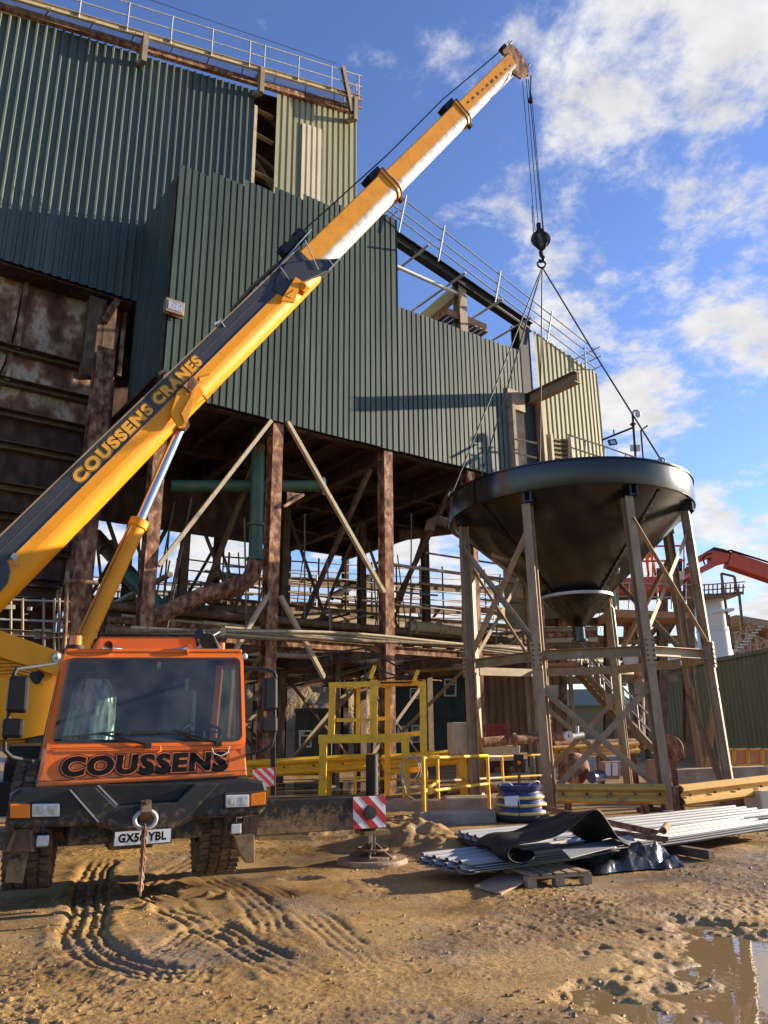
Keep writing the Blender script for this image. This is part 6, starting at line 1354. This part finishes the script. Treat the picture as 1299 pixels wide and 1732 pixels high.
ob('pipe_end', MB().lathe([(.0, .02), (.18, .02), (.18, 0), (.30, 0), (.30, .06)], at_y(1067, 1116, 29.5), Vector((-.2, -1, 0)), 20), 'silo', tw)
ob('pipe', MB().tube([at_y(1026, 1020, 22.6), at_y(1034, 1030, 22.6), at_y(1040, 1080, 22.6), at_y(1052, 1260, 22.6)], .09, 10), 'pipe_green', tw)
for k in range(4): ob('pipe', MB().tube([at_y(905, 1066+k*9, 28), at_y(1010, 1064+k*9, 28)], .11, 8), ['dusty', 'rust', 'pale_steel', 'grime'][k], tw)
# rail and mast on the far platform behind the rim
ms = thing('camera_mast', at_y(1075, 775, 27), 'thin mast with a dome camera and a solar panel behind the hopper rim', 'mast')
mp_ = lambda x, y: at_y(x, y, 27)
ob('pole', MB().tube([mp_(1077, 800), mp_(1070, 700)], .05, 8), 'matt_black', ms); ob('camera_arm', MB().tube([mp_(1070, 700), mp_(1072, 695), mp_(1078, 694), mp_(1080, 698)], .04, 8), 'galv', ms)
ob('dome_camera', MB().lathe([(0, 0), (.09, .03), (.11, .12), (.10, .22), (0, .28)], mp_(1080, 706), seg=16), 'silo', ms); ob('boom_arm', MB().tube([mp_(1019, 744), mp_(1071, 723)], .04, 8).tube([mp_(1039, 736), mp_(1038, 727)], .03, 6), 'matt_black', ms)
ob('solar_panel', MB().prism([mp_(x, y) for x, y in [(1066, 752), (1083, 752), (1083, 763), (1066, 763)]], Vector((0, .03, 0))), 'silo', ms); ob('horn', MB().lathe([(.03, 0), (.12, .12), (.06, .16)], mp_(1071, 722), ZV, 14), 'matt_black', ms)
ob('stay', MB().tube([mp_(1090, 800), mp_(1084, 728), mp_(1095, 720)], .035, 6), 'matt_black', ms)
pf = thing('platform_rail', at_y(1010, 760, 26), 'thin dusty handrail with a floodlight on the platform behind the hopper rim', 'handrail')
for y0, y1 in ((735, 775), (755, 790)): ob('rail', MB().tube([at_y(960, y0, 26), at_y(1022, y0+20, 26), at_y(1090, y1+4, 26)], .03, 6), 'pale_steel', pf)
for x in (962, 990, 1022, 1058, 1085): ob('post', MB().tube([at_y(x, 735+(x-960)*.33, 26), at_y(x, 800, 26)], .03, 6), 'pale_steel', pf)
ob('floodlight', MB().obox(at_y(1036, 748, 26), Vector((.16, .05, .04)), Vector((0, .06, 0)), Vector((-.03, 0, .10))), 'black', pf, .01); ob('floodlight_lens', MB().obox(at_y(1036.5, 748, 25.93), Vector((.10, .03, .025)), Vector((0, .008, 0)), Vector((-.02, 0, .06))), 'lamp_clear', pf)
for (a, b) in [((868, 742), (908, 750)), ((868, 765), (908, 775))]: ob('rail', MB().tube([at_y(*a, 25), at_y(*b, 25)], .035, 6), 'pale_steel', pf)

# ---------------------------------------------------------------- red boom lift with a worker
LY = 30
lf = thing('boom_lift', Vector((at_y(1330, 1000, LY).x, LY, 0)), 'red boom lift reaching in from the right with its basket behind the hopper', 'boom lift')
def lq(x, y, dy=0): return at_y(x, y, LY+dy)
ob('main_boom', MB().bar(lq(1420, 1012), lq(1230, 947), .55, .62), 'lift_red', lf, .03)
ob('fly_boom', MB().prism([lq(x, y, -.25) for x, y in [(1235, 937), (1226, 930), (1208, 927), (1174, 944), (1166, 952), (1176, 954), (1203, 942), (1203, 950), (1168, 968), (1164, 976), (1176, 975), (1220, 953), (1232, 950)]], Vector((0, .45, 0))), 'lift_red', lf, .02)
ob('knuckle_cover', MB().prism([lq(x, y, -.3) for x, y in [(1196, 932), (1208, 925), (1226, 929), (1240, 936), (1226, 934), (1208, 930)]], Vector((0, .5, 0))), 'black', lf)
ob('hose', MB().tube([lq(1192, 955, -.3), lq(1189, 946, -.35), lq(1194, 938, -.35), lq(1204, 936, -.3)], .035, 6).tube([lq(1226, 933, -.3), lq(1236, 931, -.3), lq(1300, 951, -.32)], .04, 6), 'black', lf)
ob('tower_boom', MB().bar(lq(1420, 1015), lq(1500, 1240), .5, .5), 'lift_red', lf, .03)
ob('chassis', MB().box(Vector((lq(1500, 1240).x, LY, .9)), 2.4, 4.5, .9), 'lift_red', lf, .05)
bk_ = ob('basket_floor', MB().prism([lq(x, y, -.9) for x, y in [(1048, 978), (1156, 972), (1156, 990), (1110, 996), (1048, 994)]], Vector((0, 1.5, 0))), 'lift_red', lf, .02)
for dy in (-.9, .55):
    for y in (925, 950): ob('basket_rail', MB().tube([lq(1048, y, dy), lq(1158, y-2, dy)], .04, 8), 'lift_red', bk_)
    for x in (1048, 1075, 1104, 1132, 1157): ob('basket_post', MB().tube([lq(x, 925, dy), lq(x, 980, dy)], .035, 8), 'lift_red', bk_)
ob('control_panel', MB().prism([lq(x, y, -.95) for x, y in [(1140, 966), (1158, 966), (1158, 980), (1140, 982)]], Vector((0, .3, 0))), 'cream', bk_, .01)
ob('basket_gate', MB().prism([lq(x, y, -.92) for x, y in [(1142, 945), (1154, 945), (1154, 966), (1142, 966)]], Vector((0, .04, 0))), 'black', bk_)
ob('tool_box', MB().obox(lq(1125, 966, -.2), Vector((.18, 0, 0)), Vector((0, .2, 0)), ZV*.15), 'black', bk_, .02)
# the worker: one skinned body, standing at the basket rail, leaning a little to the left with hands on the rail
def person(foot, face, h=1.76):
    t = thing('person', foot, 'worker in orange overalls and helmet standing in the red lift basket', 'person')
    k = h/1.76; f = Vector((face[0], face[1], 0)).normalized(); s = Vector((f.y, -f.x, 0))
    def P(a, b, z): return f*(a*k)+s*(b*k)+ZV*(z*k)
    V = [P(0, 0, .95), P(.02, 0, 1.15), P(.05, 0, 1.36), P(.06, 0, 1.50), P(.09, 0, 1.60), P(.11, 0, 1.70)]
    Rr = [(.15, .12), (.15, .11), (.17, .12), (.06, .06), (.085, .09), (.08, .085)]; E = [(0, 1), (1, 2), (2, 3), (3, 4), (4, 5)]
    for sg in (-1, 1):
        b = len(V); V += [P(0, .10*sg, .90), P(.03, .12*sg, .50), P(-.02, .13*sg, .10), P(.12, .14*sg, .04)]; Rr += [(.095, .095), (.065, .065), (.048, .05), (.045, .035)]; E += [(0, b), (b, b+1), (b+1, b+2), (b+2, b+3)]
        b = len(V); V += [P(.05, .20*sg, 1.43), P(.08, .27*sg, 1.18), P(.32, .22*sg, 1.10), P(.40, .21*sg, 1.10)]; Rr += [(.07, .07), (.05, .05), (.036, .036), (.034, .026)]; E += [(2, b), (b, b+1), (b+1, b+2), (b+2, b+3)]
        hnd = b+3
        for j in range(4):
            q = len(V); o_ = (-.03+.02*j); V += [P(.45, .21*sg+o_, 1.105), P(.485-.006*abs(j-1), .21*sg+o_, 1.07)]; Rr += [(.010, .010), (.009, .009)]; E += [(hnd, q), (q, q+1)]
        q = len(V); V += [P(.40, .21*sg-.045*sg, 1.085), P(.43, .21*sg-.06*sg, 1.06)]; Rr += [(.011, .011), (.010, .010)]; E += [(hnd, q), (q, q+1)]
    V += [P(.205, 0, 1.645)]; Rr += [(.014, .018)]; E += [(4, len(V)-1)]
    for sg in (-1, 1): V += [P(.09, .085*sg, 1.65)]; Rr += [(.012, .02)]; E += [(4, len(V)-1)]
    me = bpy.data.meshes.new('body'); me.from_pydata([tuple(v) for v in V], E, []); o = bpy.data.objects.new('body', me); COL.objects.link(o)
    sm_ = o.modifiers.new('skin', 'SKIN'); sm_.use_smooth_shade = True
    for i, d in enumerate(me.skin_vertices[0].data): d.radius = Rr[i]; d.use_root = (i == 0)
    ss = o.modifiers.new('sub', 'SUBSURF'); ss.levels = 1; ss.render_levels = 1
    bpy.context.view_layer.update()
    m2 = bpy.data.meshes.new_from_object(o.evaluated_get(bpy.context.evaluated_depsgraph_get())); bpy.data.objects.remove(o)
    for m in ('hivis', 'skin', 'matt_black'): m2.materials.append(M[m])
    for p in m2.polygons:
        c = p.center; z = c.z/k; a = c.dot(f)/k
        p.material_index = 1 if (z > 1.5 or (a > .36 and z > .9)) else (2 if z < .14 else 0); p.use_smooth = True
    b_ = bpy.data.objects.new('body', m2); COL.objects.link(b_); b_.parent = t
    O_ = Vector(foot)
    ob('helmet', MB().lathe([(.125, 0), (.115, .03), (.105, .09), (.06, .14), (0, .15)], O_+P(.10, 0, 1.69), ZV+f*.15, 18).obox(O_+P(.22, 0, 1.69), f*.05, s*.08, ZV*.008), 'frame_white', t)
    mb = MB()
    for sg in (-1, 1): mb.obox(O_+P(.188, .032*sg, 1.665), f*.006, s*.012, ZV*.006)
    mb.obox(O_+P(.178, 0, 1.585), f*.006, s*.022, ZV*.005); ob('eyes_and_mouth', mb, 'matt_black', t)
    for z in (1.2, 1.0): ob('reflective_band', MB().lathe([(.172, -.025), (.176, 0), (.172, .025)], O_+P(.03, 0, z), ZV, 20), 'silo', t)
pf_ = lq(1103, 977, -.25)
person((pf_.x, pf_.y, lq(1103, 976, -.3).z), (-.55, -.85))

# ---------------------------------------------------------------- far side of the yard
# long olive shed on the right
sh = thing('long_shed', at_y(1180, 1270, 45), 'long olive green profiled shed wall on the right behind the hopper', 'shed')
sa, sb2 = at_y(1062, 1146, 54), at_y(1330, 1094, 36)
sa_, sb_2 = Vector((sa.x, sa.y, 0)), Vector((sb2.x, sb2.y, 0)); sd_ = (sb_2-sa_); SL = sd_.length; sdn = sd_.normalized(); outd = Vector((-sdn.y, sdn.x, 0)); outd = outd if outd.y < 0 else -outd
npn = 22
for i in range(npn):
    t0, t1 = i/npn, (i+1)/npn
    sheet(sh, 'shed_green', sa_+sd_*t0, sdn, SL/npn-.01, 0, sa.z+(sb2.z-sa.z)*t0, sa.z+(sb2.z-sa.z)*t1, outd, pitch=.4, dep=.05, crest=.7)
ob('ridge_trim', MB().bar(sa+outd*.08, sb2+outd*.08, .12, .2), 'shed_green', sh)
ob('shed_body', MB().prism([sa_-outd*.1, sb_2-outd*.1, sb2-outd*.1, sa-outd*.1], -outd*8), 'shed_green', sh)
ob('wall_sign', MB().lathe([(0, .02), (.2, .02), (.2, 0)], at_y(1220, 1165, 42.5), outd, 14), 'red', sh)
# far wall left of the shed, two storey and single cabins
def cabin(label, px0, px1, Y, roofy, wins, storeys, name='site_cabin', Y1=None):
    Y1 = Y1 or Y; a, b = at_y(px0, 1280, Y), at_y(px1, 1280, Y1); za, zb = at_y(px0, roofy[0], Y).z, at_y(px1, roofy[1], Y1).z; zt = (za+zb)/2
    t = thing(name, ((a.x+b.x)/2, (Y+Y1)/2, 0), label, 'cabin'); A, B = Vector((a.x, a.y, 0)), Vector((b.x, b.y, 0)); d = (B-A).normalized(); nn = Vector((-d.y, d.x, 0))
    ob('wall', MB().prism([A, B, B+ZV*zt, A+ZV*zt], nn*4), 'cabin_green', t); ob('roof_edge', MB().bar(A+ZV*(zt+.05)-nn*.1, B+ZV*(zt+.05)-nn*.1, .25, .2), 'cabin_green', t)
    if storeys == 2: ob('floor_band', MB().bar(A+ZV*zt*.5-nn*.04, B+ZV*zt*.5-nn*.04, .08, .18), 'cabin_green', t)
    for k in range(int((B-A).length/1.2)): ob('wall_rib', MB().bar(A+d*(.6+1.2*k)-nn*.02, A+d*(.6+1.2*k)-nn*.02+ZV*zt, .06, .05, d), 'cabin_green', t)
    for (x0, x1, y0, y1) in wins:
        def on(x, y, o_=0): return onpl(x, y, nn, nn.dot(A)+o_)
        fr = ob('window', MB().prism([on(x0, y0), on(x1, y0), on(x1, y1), on(x0, y1)], -nn*.06), 'frame_white', t)
        e = (x1-x0)*.13; ym = y0+(y1-y0)*.32
        for (ya, yb) in ((y0+e, ym-e*.4), (ym+e*.4, y1-e)): ob('pane', MB().prism([on(x0+e, ya, -.065), on(x1-e, ya, -.065), on(x1-e, yb, -.065), on(x0+e, yb, -.065)], -nn*.01), 'pane', fr)
    return t
cabin('dark green two storey site cabin with white windows behind the yellow frame', 640, 830, 44, (1141, 1130), [(751, 772, 1148, 1178), (784, 800, 1147, 1176), (693, 708, 1164, 1182), (646, 660, 1228, 1256), (672, 690, 1228, 1256), (696, 710, 1226, 1256), (765, 783, 1224, 1250)], 2)
cabin('small dark green single storey cabin with one white window beside the sand heap', 498, 560, 33, (1206, 1203), [(506, 527, 1235, 1264)], 1)
# sand heap
def heap():
    c = at_y(470, 1270, 62); c2 = at_y(620, 1270, 72); n1, n2 = 110, 60; vs = []
    xs = np.linspace(c.x-14, c2.x+9, n1); ys = np.linspace(52, 86, n2); XX, YY = np.meshgrid(xs, ys, indexing='ij')
    H = 10.5*np.clip(1-np.hypot((XX-(c.x+1.5))/13.5, (YY-66)/14), 0, 1)**.85; H2 = 8.6*np.clip(1-np.hypot((XX-(c2.x-1.0))/10, (YY-70)/12), 0, 1)**.9
    H = np.maximum(H, H2); H = H*(1+.25*fbm(XX.ravel()*.25, YY.ravel()*.25, 201, 5).reshape(H.shape))+.5*fbm(XX.ravel()*.9, YY.ravel()*.9, 211, 4).reshape(H.shape)*np.clip(H, 0, 1)-.15
    vs = [(XX[i, j], YY[i, j], H[i, j]) for i in range(n1) for j in range(n2)]
    mb = MB().add(vs, [(i*n2+j, (i+1)*n2+j, (i+1)*n2+j+1, i*n2+j+1) for i in range(n1-1) for j in range(n2-1)], 0, True)
    o = ob('sand_heap', mb, 'sand'); tag(o, 'big heap of tan sand rising behind the columns', 'heap'); o['kind'] = 'structure'
heap()
# pale silo, its ladder and the conveyor beyond it
SY = 62
so_ = thing('silo', at_y(1212, 1110, SY), 'pale grey cylindrical silo with a railed top platform on the right', 'silo')
sc_ = at_y(1211, 1105, SY+2); sr = abs(at_y(1240, 1050, SY).x-at_y(1186, 1050, SY).x)/2; zt = at_y(1211, 1008, SY).z
ob('shell', MB().lathe([(sr, 0), (sr, zt), (sr*.9, zt+.3), (0, zt+.6)], Vector((sc_.x, sc_.y, 0)), seg=48), 'silo', so_)
for z in (zt*.55, zt*.78): ob('hoop', MB().lathe([(sr+.01, z), (sr+.05, z+.05), (sr+.01, z+.1)], Vector((sc_.x, sc_.y, 0)), seg=48), 'silo', so_)
ob('platform', MB().prism([at_y(x, y, SY-1) for x, y in [(1182, 1006), (1258, 1000), (1258, 1004), (1182, 1010)]], Vector((0, 3, 0))), 'grime', so_)
for k in range(11): ob('handrail_post', MB().bar(at_y(1184+7.3*k, 1006, SY-1), at_y(1184+7.3*k, 988, SY-1), .08, .08), 'grime', so_)
for y in (988, 997): ob('handrail', MB().bar(at_y(1182, y+2, SY-1), at_y(1260, y-4, SY-1), .08, .08), 'grime', so_)
for (a, b) in [((1220, 970), (1232, 1060)), ((1242, 975), (1247, 1003)), ((1220, 970), (1242, 975)), ((1250, 1003), (1256, 1060)), ((1232, 1040), (1240, 1098))]: ob('davit', MB().bar(at_y(*a, SY-1.2), at_y(*b, SY-1.2), .16, .16), 'grime', so_)
ob('side_platform', MB().prism([at_y(x, y, SY-1.3) for x, y in [(1214, 1031), (1242, 1028), (1242, 1033), (1214, 1035)]], Vector((0, 1.5, 0))), 'silo', so_)
cv = thing('conveyor', at_y(1280, 1080, 70), 'grey trussed conveyor and stair tower at the right edge behind the silo', 'conveyor')
for (a, b) in [((1240, 1106), (1276, 1060)), ((1247, 1108), (1283, 1064)), ((1238, 1094), (1274, 1048)), ((1270, 1072), (1340, 1102)), ((1272, 1090), (1340, 1120)), ((1275, 1074), (1284, 1096)), ((1284, 1096), (1293, 1082)), ((1293, 1082), (1303, 1104)), ((1252, 1040), (1254, 1108)), ((1268, 1046), (1270, 1110)), ((1236, 1090), (1262, 1086)), ((1240, 1070), (1268, 1066))]: ob('truss_bar', MB().bar(at_y(*a, 68), at_y(*b, 68), .10, .10), 'dusty', cv)
for k in range(9): ob('stair_tread', MB().bar(at_y(1242+5*k, 1100-5*k, 67), at_y(1252+5*k, 1100-5*k, 67), .2, .1), 'galv', cv)
ob('roof_gallery', MB().prism([at_y(x, y, 76) for x, y in [(1245, 1040), (1340, 1056), (1340, 1072), (1262, 1054)]], Vector((0, 5, 0))), 'dusty', cv)
ob('gallery_wall', MB().prism([at_y(x, y, 78) for x, y in [(1268, 1056), (1340, 1070), (1340, 1130), (1268, 1130)]], Vector((0, 5, 0))), 'rust_plate', cv)
wh_ = thing('white_hopper', at_y(1168, 1090, 66), 'small pale steel hopper on legs left of the silo', 'hopper')
ob('body', MB().prism([at_y(x, y, 66) for x, y in [(1150, 1092), (1186, 1090), (1182, 1110), (1152, 1112)]], Vector((0, 3, 0))), 'silo', wh_); ob('strut', MB().bar(at_y(1160, 1092, 66), at_y(1168, 1072, 66), .5, .4).bar(at_y(1178, 1092, 66), at_y(1169, 1072, 66), .4, .3), 'galv', wh_)
# distant low sheds closing the horizon
for (x0, x1, y, Y, m, lab) in [(-80, 160, 1170, 95, 'dusty', 'long dusty shed far away behind the crane cab'), (880, 1075, 1195, 70, 'shed_green', 'dark green shed far behind the stair'), (600, 900, 1215, 110, 'grime', 'low brown shed far behind the site cabins')]:
    a, b = at_y(x0, y, Y), at_y(x1, y-4, Y); t = thing('distant_shed', ((a.x+b.x)/2, Y, 0), lab, 'shed')
    ob('wall', MB().prism([(a.x, Y, 0), (b.x, Y, 0), b, a], Vector((0, 12, 0))), m, t); ob('roof', MB().prism([a-ZV*.1+Vector((0, -.3, 0)), b-ZV*.1+Vector((0, -.3, 0)), b+Vector((0, 6, 1.6)), a+Vector((0, 6, 1.6))], ZV*.1), m, t)
